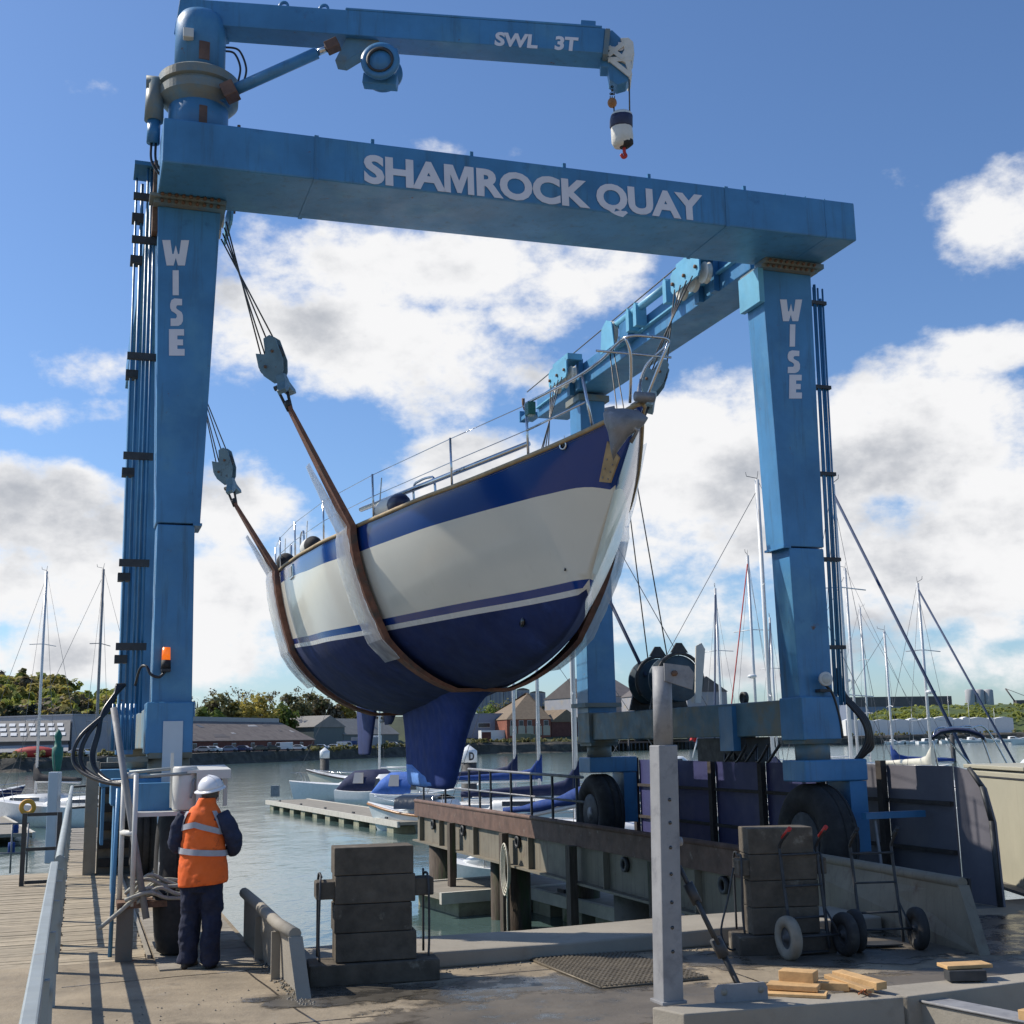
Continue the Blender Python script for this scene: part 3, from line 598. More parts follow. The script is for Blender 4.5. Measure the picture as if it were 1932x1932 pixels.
# side girders
def girder(u0, u1, side):
    g = Hexa('side_girder', 'blue_paint', hoist, [H(u0, .48, 8.72), H(u1, .48, 8.72), H(u1, 9.4, 8.80), H(u0, 9.4, 8.80), H(u0, .48, 9.20), H(u1, .48, 9.20), H(u1, 9.4, 9.24), H(u0, 9.4, 9.24)], .012)
    s = -1 if side == 'R' else 1; ui = u0 if side == 'R' else u1
    Uvz('rail_strip', 'trolley_blue', g, min(ui, ui + s * .07), max(ui, ui + s * .07), .55, 9.3, 8.97, 9.0)
    Tube('hydraulic_ram', 'trolley_blue', g, [H(ui + s * .14, 2.7, 9.32), H(ui + s * .14, 5.2, 9.33)], .07, 12)
    for v in (2.75, 3.9, 4.2): Prism('ram_bracket', 'trolley_blue', g, [(-.06, -.32), (.06, -.32), (.06, .04), (.0, .10), (-.06, .04)], H(ui + s * .05, v, 9.30), VA, ZA, UA * (s * .20))
    Tube('wire', 'wire_rope', g, [H(ui + s * .14, .9, 9.52), H(ui + s * .14, 9.6, 9.42)], .012, 5)
    return g
gR = girder(7.90, 8.60, 'R'); gL = girder(-.46, .20, 'L')
e = Uvz('end_bracket', 'blue_paint', gR, 7.72, 8.0, 9.42, 9.95, 8.86, 8.94); Uvz('end_stop', 'blue_paint', gR, 7.70, 7.9, 9.92, 9.98, 8.84, 9.08); Tube('chain_end', 'rust_bolt', gR, [H(7.78, 9.8, 9.08), H(7.76, 9.85, 9.22), H(7.74, 9.8, 9.33)], .035, 6)
# sheave trolleys on the inner faces of the side girders
def trolley(vc, side, n=3, z=9.05, ln=.95):
    s = -1 if side == 'R' else 1; ui = 7.90 if side == 'R' else .20; g = gR if side == 'R' else gL
    t = Uvz('trolley', 'trolley_blue', g, min(ui + s * .06, ui + s * .36), max(ui + s * .06, ui + s * .36), vc - ln * .42, vc + ln * .42, z + .20, z + .32)
    Prism('cheek_plate', 'trolley_blue', t, [(-ln / 2, -.10), (-ln / 2 + .06, -.17), (ln / 2 - .06, -.17), (ln / 2, -.10), (ln / 2, .14), (ln / 2 - .08, .2), (-ln / 2 + .08, .2), (-ln / 2, .14)], H(ui + s * .40, vc, z), VA, ZA, UA * (s * .025))
    for k in range(n):
        v = vc + (k - (n - 1) / 2) * ln * .40
        for q, uu in enumerate((.27,)):
            MB().lathe([(.05, -.04), (.15, -.04), (.165, -.035), (.12, -.008), (.12, .008), (.165, .035), (.15, .04), (.05, .04)], H(ui + s * uu, v, z - .10), UA, 22).build('sheave', 'sheave_cream', t)
        Cyl('axle_nut', 'rust_bolt', t, H(ui + s * .42, v, z - .02), H(ui + s * .46, v, z - .02), .03, n=6)
    Uvz('hanger', 'blue_pipe', t, min(ui + s * .01, ui + s * .10), max(ui + s * .01, ui + s * .10), vc - .32, vc - .18, z - .34, z + .25); Uvz('hanger', 'blue_pipe', t, min(ui + s * .01, ui + s * .10), max(ui + s * .01, ui + s * .10), vc + .18, vc + .32, z - .34, z + .25)
    return t
VF, VR = 1.7, 7.1
for sd in ('R', 'L'):
    trolley(VF, sd, 3); trolley(VR, sd, 3)
    s = -1 if sd == 'R' else 1; ui = 7.90 if sd == 'R' else .20; g = gR if sd == 'R' else gL
    MB().lathe([(.05, -.035), (.23, -.035), (.25, -.03), (.20, 0), (.25, .03), (.23, .035), (.05, .035)], H(ui + s * .20, 5.0, 9.18), UA, 24).build('sheave', 'sheave_cream', g)
    Prism('sheave_plate', 'trolley_blue', g, [(-.30, -.25), (.30, -.25), (.22, .2), (0, .3), (-.22, .2)], H(ui + s * .27, 5.0, 9.15), VA, ZA, UA * (s * .02))
    Uvz('winch_line_plate', 'blue_pipe', g, min(ui + s * .02, ui + s * .2), max(ui + s * .02, ui + s * .2), 4.3, 4.65, 8.92, 9.25)
# lower side beams, kingpins, forks, wheels
def lowerside(u0, u1, side):
    sb = Uvz('sill_beam', 'blue_worn', hoist, u0, u1, .47, 7.14, 2.06, 2.54, .015)
    for v in (.2, 7.45):
        n = Uvz('corner_box', 'blue_paint' if v < 3 else 'blue_worn', sb, u0 - .06, u1 + .02, v - .30, v + .26, 2.0, 2.56, .015)
        Cyl('kingpin', 'blue_worn', sb, H((u0 + u1) / 2, v, 1.72), H((u0 + u1) / 2, v, 2.0), .23, n=20)
        Prism('lower_plate', 'blue_worn', sb, [(-.26, 0), (.26, 0), (.30, .06), (-.30, .06)], H(u0 - .02, v, 1.95), VA, ZA, UA * (u1 - u0 + .04))
        fk = Uvz('fork', 'blue_paint', hoist, u0 - .06 if side == 'R' else u0 - .4, u1 + .40 if side == 'R' else u1 + .06, v - .28, v + .28, 1.46, 1.74, .02)
        ua = u1 + .12 if side == 'R' else u0 - .36; aw = .26 if side == 'R' else .05
        Uvz('fork_arm', 'blue_paint', fk, ua, ua + aw, v - .26, v + .26, .55, 1.455)
        uw0, uw1 = (u0 - .0, u1 - .02) if side == 'R' else (u0 + .12, u1 + .08)
        uc = (uw0 + uw1) / 2; wd = (uw1 - uw0)
        prof = [(.34, -wd / 2 + .05), (.52, -wd / 2 - .005), (.62, -wd / 2 + .015), (.69, -wd / 2 + .07), (.715, -wd / 2 + .12), (.715, -.035), (.70, -.03), (.70, -.02), (.715, -.015), (.715, .10), (.70, .105), (.70, .115), (.715, .12), (.715, wd / 2 - .12), (.69, wd / 2 - .07), (.62, wd / 2 - .015), (.52, wd / 2 + .005), (.34, wd / 2 - .05)]
        wh = MB().lathe(prof, H(uc, v, .717), UA, 48, True, True).build('wheel', 'tyre_rubber', hoist)
        for sgn in (-1, 1): MB().lathe([(.10, sgn * (wd / 2 - .15)), (.15, sgn * (wd / 2 - .16)), (.17, sgn * (wd / 2 - .20)), (.31, sgn * (wd / 2 - .19)), (.335, sgn * (wd / 2 - .06)), (.36, sgn * (wd / 2 - .045)), (.345, sgn * (wd / 2 - .03))], H(uc, v, .717), UA, 28).build('rim', 'dark_steel', wh)
        Cyl('hub', 'galv_dark', wh, H(uc - wd / 2 + .02, v, .717), H(uc + wd / 2 - .02, v, .717), .12, n=14)
    return sb
sR = lowerside(8.0, 8.50, 'R'); sL = lowerside(-.26, .16, 'L')
# mud guard hoop beside the right front wheel
Tube('guard_hoop', 'galv_dark', hoist, smooth_path([H(8.62, -.55, 1.02), H(8.64, -.58, .55), H(8.66, -.58, .32), H(8.75, -.58, .22), H(9.05, -.58, .22), H(9.15, -.58, .32)], 5), .022, 8)
Uvz('foot_step', 'blue_pipe', hoist, 8.45, 9.35, -.62, -.52, 1.0, 1.08)
# winch drums, fuel tank and gearbox on the right sill
for v in (4.2, 5.0):
    c = H(8.25, v, 3.02); d = MB().lathe([(.12, -.2), (.36, -.2), (.38, -.19), (.38, -.15), (.26, -.13), (.26, .13), (.38, .15), (.38, .19), (.36, .2), (.12, .2)], c, VA, 32).build('winch_drum', 'winch_paint', sR)
    Tube('drum_guard', 'dark_steel', d, [c + VA * -.22 + (UA * math.cos(a) + ZA * math.sin(a)) * .41 for a in np.linspace(-.6, math.pi + .6, 22)], .03, 6)
    MB().lathe([(.29, -.12), (.31, 0), (.29, .12)], c, VA, 24).build('rope_layer', 'wire_rope', d)
    Prism('drum_foot', 'dark_steel', d, [(-.35, -.48), (.35, -.48), (.25, -.1), (-.25, -.1)], c + VA * .22, UA, ZA, VA * .05)
    Prism('drum_lug', 'dark_steel', d, [(-.16, .42), (.16, .42), (.05, .58), (-.05, .58)], c - VA * .24, UA, ZA, VA * .03)
Prism('flat_lever', 'white_paint', sR, [(-.02, 0), (.08, 0), (.2, .85), (.14, .95), (.04, .9)], H(8.2, 3.35, 2.6), UA, ZA, VA * .03)
Uvz('engine_tray', 'dark_steel', sR, 8.05, 8.45, 1.6, 3.1, 1.70, 2.05); Uvz('hydraulic_tank', 'blue_paint', sR, 7.93, 8.3, 1.75, 2.15, 1.86, 2.5)
MB().lathe([(.09, -.03), (.09, .03), (.05, .03), (.05, -.03)], H(8.2, 1.85, 2.62), UA, 16, closed=True).build('lifting_eye', 'dark_steel', sR)
for k in range(5): Tube('hose', 'hose_black', sR, smooth_path([H(8.0, .6 + .3 * k, 1.95), H(7.95, .75 + .3 * k, 1.78 - .03 * (k % 2)), H(8.0, .95 + .3 * k, 1.72), H(8.1, 1.1 + .3 * k, 1.9)]), .02, 6)
Tube('wire', 'wire_rope', hoist, [H(8.2, 4.3, 3.35), H(7.72, 5.0, 9.0)], .011, 5); Tube('wire', 'wire_rope', hoist, [H(8.2, 5.05, 3.35), H(7.72, 5.15, 9.0)], .011, 5)
Tube('hose', 'furl_blue', hoist, [H(8.0, 4.75, 3.1), H(7.9, 6.6, 5.2)], .03, 6)
# pipes and clamps outside the legs
def pipes(side):
    par = legL if side == 'L' else legR
    if side == 'L': xs_ = [(-.62, .62, 9.0), (-.55, .66, 8.95), (-.50, .30, 9.05), (-.45, .34, 9.05), (-.41, .25, 8.2)]
    else: xs_ = [(8.635, .03, 8.35), (8.67, .05, 8.4), (8.715, .04, 8.35), (8.76, .06, 8.2), (8.80, .05, 8.35)]
    for k, (u, v, zt) in enumerate(xs_): Tube('pipe', 'blue_pipe', par, [H(u - (.10 if side == 'R' else -.04), v, 2.45), H(u, v, zt)], .021 if k % 2 else .014, 8)
    for z in ((8.55, 8.0, 6.55, 5.35, 4.1, 3.15) if side == 'L' else (8.1, 6.85, 5.6, 4.4, 3.2)):
        lo, hi = (-.66, -.33) if side == 'L' else (8.40 + z * .01, 8.83 - (8.1 - z) * .015)
        Uvz('pipe_clamp', 'dark_steel', par, lo, hi, .20 if side == 'L' else .01, .26 if side == 'L' else .12, z, z + (.08 if side == 'L' else .05))
        if side == 'L': Uvz('pipe_clamp', 'dark_steel', par, -.66, -.52, .55, .72, z - .12, z - .03)
pipes('L'); pipes('R')
Uvz('pipe_manifold', 'blue_pipe', legL, -.66, -.32, .22, .68, 9.0, 9.05); Uvz('pipe_manifold', 'rust_bolt', legL, -.44, -.36, .05, .5, 8.1, 9.0)
# white cover panel, box and hoses at the foot of the left leg
cv = Uvz('cover_panel', 'panel_grey', legL, -.22, .135, -.06, -.02, 1.96, 2.40)
for z in (2.03, 2.19, 2.35):
    for u in (-.19, .105): Cyl('bolt', 'dark_steel', cv, H(u, -.06, z), H(u, -.08, z), .018, n=8)
Uvz('foot_collar', 'blue_paint', legL, -.30, .20, -.04, .5, 2.40, 2.56); Uvz('post_panel', 'panel_grey', legL, -.14, .07, -.12, -.065, 1.55, 2.35)
bc = Cyl('beacon_lamp', 'beacon', legL, H(-.13, -.07, 3.02), H(-.13, -.07, 3.16), .048, .044, 16); Cyl('beacon_base', 'black_rubber', legL, H(-.13, -.07, 2.92), H(-.13, -.07, 3.02), .055, .05, 14); Uvz('beacon_bracket', 'dark_steel', legL, -.18, -.08, -.14, 0, 2.89, 2.92)
Tube('hose', 'hose_black', legL, smooth_path([H(-.13, -.1, 2.9), H(-.2, -.13, 2.83), H(-.29, -.13, 2.86), H(-.34, -.08, 2.95), H(-.40, 0, 2.93), H(-.44, .1, 2.75)], 6), .016, 8)
hl = MB().lathe([(.01, -.09), (.07, -.07), (.095, -.01), (.095, .02), (.085, .025)], H(8.30, -.14, 2.79), -VA + UA * -.15, 20).build('work_lamp', 'white_paint', legR)
MB().lathe([(.085, .018), (.05, .03), (.001, .034)], H(8.30, -.14, 2.79), -VA + UA * -.15, 18).build('lens', 'lamp_glass', hl); Uvz('lamp_bracket', 'dark_steel', legR, 8.22, 8.38, -.12, 0, 2.62, 2.66)
Tube('hose', 'hose_black', legR, smooth_path([H(8.32, -.08, 2.72), H(8.42, -.1, 2.6), H(8.5, -.1, 2.3), H(8.53, -.1, 2.02)], 6), .018, 6)
for k in range(4):
    o = .03 * k
    Tube('hose', 'hose_black', legR, smooth_path([H(8.66 + o * .6, .15, 2.95), H(8.66 + o, .12, 2.62), H(8.80 + o, .05, 2.42), H(8.93 + o, 0, 2.22), H(8.97 + o, 0, 2.0 - o), H(8.88 + o, .05, 1.80), H(8.76 + o * .5, .1, 1.62), H(8.76 + o * .5, .1, 1.3)], 7), .024, 8)
for k in range(5):
    o = .045 * k + .03 * math.sin(k * 2.4)
    Tube('hose', 'hose_black', legL, smooth_path([H(-.62 + .02 * k, .45, 2.78), H(-.70 - o * .3, .3, 2.5), H(-.98 + o, .2, 2.22), H(-1.06 + o * 1.2, .15, 2.0), H(-.98 + o, .05, 1.84), H(-.74 + o * .4, -.2, 1.72), H(-.5, -.4, 1.68 + .01 * k)], 7), .023, 8)
for k in range(5): Uvz('valve_block', 'blue_paint', legL, -.62, -.44, .1 + .08 * k, .15 + .08 * k, 2.0, 2.4 - .03 * (k % 2))
for k in range(6): Tube('pipe', 'blue_pipe', legL, [H(-.66 + .045 * k, .08 + .03 * (k % 2), 2.05), H(-.66 + .045 * k, .08 + .03 * (k % 2), 2.55)], .018, 6)
Uvz('valve_tray', 'blue_worn', legL, -.70, -.28, 0, .55, 1.92, 1.97)
# operator's stand: white frame, tank, control panel
st_ = thing('control_stand', 'white control stand with a canopied panel bolted at the foot of the left leg', 'control stand', H(-.05, -.75, 0))
for u, v in ((-.55, -.72), (-.44, -1.0)): Tube('frame_post', 'white_paint', st_, [H(u, v, .52), H(u, v, 1.80)], .028, 6)
for z in (1.22, 1.79): Tube('frame_rail', 'white_paint', st_, [H(-.55, -.72, z), H(-.44, -1.0, z)], .03, 6)
Uvz('foot_beam', 'rust_bolt', st_, -.58, -.1, -1.02, -.66, .50, .56); Uvz('support_post', 'concrete_dark', st_, -.58, -.42, -1.0, -.86, 0, .50)
Tube('hand_bar', 'galv_rail', st_, [H(-.46, -.98, 1.78), H(.10, -.98, 1.80)], .018, 6); Tube('hand_bar', 'galv_rail', st_, [H(-.5, -.72, 1.82), H(.12, -.72, 1.86)], .018, 6)
Uvz('blue_box', 'blue_paint', st_, -.41, -.02, -.62, -.32, 1.42, 1.70); Uvz('shelf', 'white_paint', st_, -.44, .1, -.98, -.30, 1.38, 1.42)
MB().lathe([(.115, 1.43), (.125, 1.45), (.125, 1.85), (.11, 1.87)], H(.05, -.86, 0), ZA, 24).build('white_tank', 'white_paint', st_)
Prism('back_strip', 'white_paint', st_, [(0, 0), (.04, 0), (.03, .56), (0, .56)], H(-.09, -.74, 1.45), UA, ZA, VA * .02)
pn = Uvz('control_panel', 'white_paint', st_, .17, .42, -.66, -.40, 1.50, 1.62)
Hexa('canopy', 'white_paint', pn, [H(.06, -1.0, 1.80), H(.50, -1.0, 1.80), H(.50, -.35, 1.84), H(.06, -.35, 1.84), H(.06, -1.0, 1.83), H(.50, -1.0, 1.83), H(.50, -.35, 1.87), H(.06, -.35, 1.87)])
Uvz('panel_post', 'white_paint', pn, .155, .20, -.99, -.94, 1.45, 1.80); Uvz('panel_post', 'white_paint', pn, .46, .50, -.70, -.66, 1.45, 1.80); Uvz('header', 'white_paint', pn, .155, .50, -1.0, -.96, 1.74, 1.80)
for k in range(4): Tube('lever', 'black_rubber', pn, [H(.22 + .055 * k, -.58, 1.62), H(.23 + .055 * k, -.62, 1.72)], .01, 6)
Uvz('red_case', 'skin', pn, .205, .45, -.64, -.56, 1.64, 1.73)
Tube('tap', 'galv_dark', st_, smooth_path([H(.14, -.98, 1.74), H(.12, -1.0, 1.70), H(.12, -1.0, 1.62), H(.10, -1.0, 1.55)], 4), .012, 6)
ln = tag(Tube('leaning_pole', 'galv', None, [H(-.30, -1.06, .40), H(-.68, -.75, 2.48)], .034, 10, loc=H(-.30, -1.06, .40)), 'grey steel pole leaning on the white control stand', 'pole')
bp_ = tag(Tube('thin_post', 'blue_paint', None, [H(-.62, -.65, 0), H(-.60, -.65, 1.66)], .022, 8, loc=H(-.62, -.65, 0)), 'slim blue post standing beside the white control stand', 'post')
# ------------------------------------------------------------------ slewing jib crane on top of the cross beam
cb = H(.02, -.42, BT(0)); cbx = Vv((cb.x, cb.y, 0))
jib = thing('jib_crane', 'blue slewing jib crane with telescopic boom on the left end of the cross beam', 'jib crane', cb)
at_ = lambda z: cbx + ZA * z
pd = MB().lathe([(.345, BT(0) - .01), (.345, 9.62)], cbx, ZA, 36).build('pedestal', 'blue_paint', jib)
MB().lathe([(.34, 9.45), (.40, 9.50), (.455, 9.56), (.46, 9.66), (.43, 9.68), (.43, 9.70), (.47, 9.72), (.47, 9.82), (.42, 9.86), (.34, 9.90)], cbx, ZA, 56, False).build('slew_ring', 'blue_worn', jib)
cl_ = MB().lathe([(.295, 9.85), (.295, 10.50), (.28, 10.60), (.24, 10.67), (.10, 10.72)], cbx, ZA, 36).build('column', 'blue_paint', jib)
fr = (Vv((EYE[0], EYE[1], 0)) - cbx); fr.z = 0; fr.normalize(); sd_ = Vv((-fr.y, fr.x, 0)) * -1
if sd_.x < 0: sd_ = -sd_
def curved_plate(par, name, m, r, a0, a1, z0, z1):
    rg = []
    for a in np.linspace(a0, a1, 7): d = fr * math.cos(a) + sd_ * math.sin(a); rg.append([cbx + d * r + ZA * z0, cbx + d * (r + .006) + ZA * z0, cbx + d * (r + .006) + ZA * z1, cbx + d * r + ZA * z1])
    return MB().loft(rg, smooth=False).build(name, m, par)
curved_plate(cl_, 'opening', 'girder_rust', .296, -.05, .36, 9.97, 10.2); curved_plate(pd, 'opening', 'girder_rust', .346, .02, .28, 9.14, 9.36)
Box('junction_box', 'white_paint', cl_, cbx + fr * .30 - sd_ * .14 + ZA * 10.26, (.12, .10, .12), (sd_, fr, ZA), .01)
c = cbx - sd_ * .50 + fr * .05
Cyl('slew_motor', 'blue_worn', jib, c + ZA * 9.25, c + ZA * 9.75, .11, .10, 18); Cyl('slew_gearbox', 'blue_worn', jib, c + ZA * 9.72 - sd_ * .1, c + ZA * 9.72 + sd_ * .16, .09, n=16); Cyl('slew_motor_end', 'blue_pipe', jib, c + ZA * 8.97, c + ZA * 9.25, .075, n=14)
for k in range(2): Tube('hose', 'hose_black', jib, smooth_path([c + ZA * 8.97 + sd_ * (.03 - .05 * k), c + ZA * 8.75 + sd_ * (.04 - .05 * k), c + ZA * 8.58 + sd_ * (.14 - .04 * k), c + ZA * 8.52 + sd_ * .24]), .016, 6)
for k in range(2): Tube('hose', 'hose_black', jib, smooth_path([cbx + sd_ * .29 + ZA * (10.28 + .05 * k), cbx + sd_ * (.40 + .05 * k) + ZA * (10.26 + .05 * k), cbx + sd_ * (.47 + .07 * k) + ZA * 10.08, cbx + sd_ * (.44 + .06 * k) + ZA * 9.86]), .013, 6)
# boom
b0 = onY(345, 18, 13.35); b1 = onY(1140, 75, 13.20)
bd = (b1 - b0); bl = bd.length; bd.normalize(); bup = (ZA - bd * bd.z).normalized(); bbk = bup.cross(bd).normalized()
if bbk.y < 0: bbk = -bbk
def bp(t, h, d=0): return b0 + bd * t + bup * h + bbk * d
def bbox(name, m, par, t0, t1, h0, h1, d0, d1, bev=.008): return Hexa(name, m, par, [bp(t0, h0, d0), bp(t1, h0, d0), bp(t1, h0, d1), bp(t0, h0, d1), bp(t0, h1, d0), bp(t1, h1, d0), bp(t1, h1, d1), bp(t0, h1, d1)], bev)
boom = bbox('boom', 'blue_paint', jib, -.06, bl, -.17, .15, 0, .36)
Hexa('boom_heel', 'blue_paint', boom, [bp(-.06, -.32, .003), bp(.50, -.20, .003), bp(.50, -.20, .35), bp(-.06, -.32, .35), bp(-.06, -.165, .003), bp(.50, -.165, .003), bp(.50, -.165, .35), bp(-.06, -.165, .35)])
bbox('top_plate', 'blue_paint', boom, 1.95, bl - .04, .15, .18, -.004, .364); bbox('end_block', 'blue_paint', boom, bl - .30, bl - .12, .18, .27, .05, .25); bbox('end_flange', 'blue_worn', boom, bl, bl + .06, -.20, .14, -.02, .38)
for t in (1.18, 1.67): MB().lathe([(.035, -.015), (.065, -.015), (.065, .015), (.035, .015)], bp(t, .20, .1), bbk, 14, closed=True).build('lifting_eye', 'blue_pipe', boom)
p = onY(1012, 88, 13.25)
t_, h_ = (onY(930, 88, 13.2) - b0).dot(bd), (onY(930, 84, 13.2) - b0).dot(bup)
Letters('SWL', 'letter_white', boom, bp(t_ + .01, h_ + .01, -.004), bd, bup, .175, .51, .04, .004)
t2 = (onY(1046, 92, 13.2) - b0).dot(bd); Letters('3T', 'letter_white', boom, bp(t2, h_ + .012, -.004), bd, bup, .175, .27, .04, .004)
# ram under the boom
r0 = onY(437, 172, 13.1); r1 = onY(598, 100, 13.1); rd = (r1 - r0).normalized()
Cyl('ram_barrel', 'blue_paint', jib, r0, r1, .068, n=18); Cyl('ram_rod', 'steel_bright', jib, r1, r1 + rd * .16, .04, n=12); Box('ram_clevis', 'girder_rust', jib, r1 + rd * .2, (.16, .14, .12), (rd, bbk, rd.cross(bbk)), .01)
Box('ram_foot', 'girder_rust', jib, r0 - rd * .02, (.16, .2, .18), (rd, bbk, rd.cross(bbk)), .01); Box('ram_foot_lug', 'blue_paint', jib, (r0 + cbx + ZA * r0.z) / 2 + ZA * .02, (.34, .16, .16), (sd_, fr, ZA))
q = (r1 + rd * .24 - b0); tq, hq = q.dot(bd), q.dot(bup)
Prism('ram_bracket', 'blue_worn', boom, [(tq - .05, hq - .04), (tq + .06, hq - .05), (tq + .45, -.165), (tq + .05, -.165)], b0 + bbk * .08, bd, bup, bbk * .2)
# boom winch
wc = onY(719, 121, 13.1); wa = (-bbk).normalized()
wn = MB().lathe([(.05, -.24), (.225, -.24), (.225, -.20), (.15, -.19), (.15, .03), (.225, .04), (.225, .09), (.16, .10), (.14, .07), (.13, .07), (.09, .085), (.06, .10), (.03, .10)], wc, wa, 36).build('winch', 'blue_paint', jib)
MB().lathe([(.125, .085), (.155, .10), (.16, .106), (.13, .106)], wc, wa, 30, closed=True).build('winch_ring', 'dark_steel', wn)
Box('winch_foot', 'blue_paint', wn, wc - wa * .1 - bup * .17, (.40, .16, .13), (bd, bbk, bup), .01); Box('winch_mount', 'blue_paint', wn, wc - wa * .1 + bup * .15, (.34, .22, .12), (bd, bbk, bup))
# boom head
def hp(x, y, dY=0.0): return onY(x, y, 13.32 + dY)
hd = MB(); out = [(1130, 62), (1155, 56), (1172, 72), (1192, 76), (1196, 90), (1192, 108), (1190, 145), (1182, 155), (1165, 160), (1150, 150), (1147, 126), (1133, 126)]
pl = [hp(x, y) for x, y in out]; hd.add(pl + [p + bbk * .22 for p in pl], [tuple(range(len(pl))), tuple(range(2 * len(pl) - 1, len(pl) - 1, -1))] + [(i, (i + 1) % len(pl), len(pl) + (i + 1) % len(pl), len(pl) + i) for i in range(len(pl))])
head = hd.build('boom_head', 'blue_paint', jib, None, .01)
wr = MB(); out = [(1170, 71), (1186, 70), (1195, 78), (1197, 100), (1190, 112), (1193, 140), (1187, 146), (1180, 118), (1168, 112), (1178, 92)]
pl = [hp(x, y, -.04) for x, y in out]; wr.add(pl + [p + bbk * .34 for p in pl], [tuple(range(len(pl))), tuple(range(2 * len(pl) - 1, len(pl) - 1, -1))] + [(i, (i + 1) % len(pl), len(pl) + (i + 1) % len(pl), len(pl) + i) for i in range(len(pl))])
wr.build('wrapping', 'wrap_white', head, None, .012)
for p_, q_ in (((1147, 104), (1176, 82)), ((1147, 112), (1192, 110)), ((1150, 110), (1190, 142)), ((1148, 88), (1176, 110))):
    a, b = hp(*p_, -.03), hp(*q_, -.045); d = (b - a).normalized(); w_ = d.cross(bbk).normalized() * .028
    MB().add([a - w_, b - w_, b + w_, a + w_, a - w_ + bbk * .02, b - w_ + bbk * .02, b + w_ + bbk * .02, a + w_ + bbk * .02], [(0, 1, 2, 3), (7, 6, 5, 4), (0, 1, 5, 4), (1, 2, 6, 5), (2, 3, 7, 6), (3, 0, 4, 7)]).build('tape', 'wrap_white', head)
Text('lettering', '1-5', 'letter_white', head, hp(1142, 94, -.008), bd, bup, .11, .22, .02, .004)
# hook block hung from the boom head
hb_c = hp(1173, 240); hkb = thing('hook_block', 'hook block wrapped in white and navy cloth hanging from the tip of the boom', 'hook block', hp(1173, 295))
def ringpx(cx, cy, w, d, n=14): 
    c = hp(cx, cy); return [c + XA * (w * math.cos(2 * math.pi * k / n)) + YA * (d * math.sin(2 * math.pi * k / n)) for k in range(n)]
MB().loft([ringpx(1173, 212, .10, .08), ringpx(1173, 216, .125, .10), ringpx(1172, 236, .125, .11), ringpx(1174, 258, .13, .11), ringpx(1174, 270, .125, .10), ringpx(1170, 278, .07, .06)], smooth=True).build('wrapped_body', 'wrap_white', hkb)
MB().loft([ringpx(1173, 219, .13, .105), ringpx(1172, 228, .135, .115), ringpx(1172, 240, .136, .117), ringpx(1172, 242, .128, .11)]).build('navy_band', 'wrap_navy', hkb)
MB().loft([ringpx(1178, 266, .105, .09), ringpx(1179, 272, .10, .09), ringpx(1178, 279, .05, .05)]).build('block_base', 'black_rubber', hkb)
Tube('hook', 'red_grip', hkb, smooth_path([hp(1178, 276), hp(1178, 287), hp(1181, 294), hp(1176, 297), hp(1172, 291)], 5), .02, 8)
Tube('wire', 'wire_rope', hkb, [hp(1187, 150), hp(1188, 213)], .009, 6); Tube('wire', 'wire_rope', hkb, [hp(1158, 200), hp(1159, 214)], .009, 6)
bw2 = MB().ell(hp(1155, 194), (.056, .056, .062)).build('weight_ball', 'ball_orange', hkb)
for k, dxp in enumerate((-5, 0, 6)):
    for i in range(4):
        a = hp(1155 + dxp * i / 4, 164 + i * 6.5); MB().lathe([(.008, -.004), (.017, -.004), (.017, .004), (.008, .004)], a, XA if i % 2 else YA, 8, closed=True).build('chain_link', 'dark_steel', hkb)
# ------------------------------------------------------------------ the yacht
U0 = 4.2
yacht = thing('sailing_yacht', 'white and royal blue sailing yacht hanging in the hoist with its keel exposed', 'yacht', H(U0, 3.4, 1.36))
def curve(xs, ys, sm=.28):
    g = np.linspace(-3.6, 10.6, 569); y = np.interp(g, xs, ys); k = np.exp(-.5 * (np.arange(-60, 61) * .025 / sm) ** 2); k /= k.sum()
    yp = np.concatenate([2 * y[0] - y[60:0:-1], y, 2 * y[-1] - y[-2:-62:-1]]); s = np.convolve(yp, k, 'valid'); return lambda v: float(np.interp(v, g, s))
VB, VS = -3.42, 10.2
_bs = curve([-3.42, -3, -2.5, -1.5, 0, 1.5, 3, 4.5, 6, 8, 10.2], [0, .19, .41, .83, 1.40, 1.80, 2.04, 2.12, 2.1, 1.98, 1.70], .18)
_bw = curve([-1.85, -1, 0, 2, 4, 6, 7.5, 9, 10.2], [0, .33, .75, 1.42, 1.78, 1.82, 1.74, 1.52, 1.30], .25)
f_zs = curve([-3.42, -3.1, -2.17, -1.37, -.75, .18, 1.22, 2.2, 3.55, 5.3, 6.8, 8.5, 10.2], [5.38, 5.27, 5.14, 5.06, 5.01, 4.96, 4.91, 4.89, 4.90, 4.95, 5.03, 5.13, 5.27], .3)
f_zw = curve([-3.4, -1.82, -1, .55, 2.4, 5, 7.8, 9.2, 10.2], [3.66, 3.64, 3.60, 3.57, 3.54, 3.60, 3.76, 3.82, 3.86], .4)
f_zu = curve([-3.4, -2.95, -2.7, -2.5, -2.3, -.93, .86, 1.7, 4, 6.5, 10.2], [4.56, 4.57, 4.62, 4.70, 4.72, 4.68, 4.61, 4.58, 4.64, 4.80, 4.96], .07)
f_zb0 = curve([-3.42, -2.7, -2.2, -1.82, -1.48, -.88, .03, .84, 2.1, 4, 6.5, 8, 9, 9.7, 10.2], [5.34, 4.66, 4.08, 3.64, 3.36, 3.14, 2.96, 2.86, 2.74, 2.60, 2.54, 2.66, 2.92, 3.3, 3.72], .12)
f_zb = lambda v: min(f_zb0(v), f_zs(v) - .02)
def bs(v): return max(0.0, _bs(v)) if v > VB + .02 else 0.0
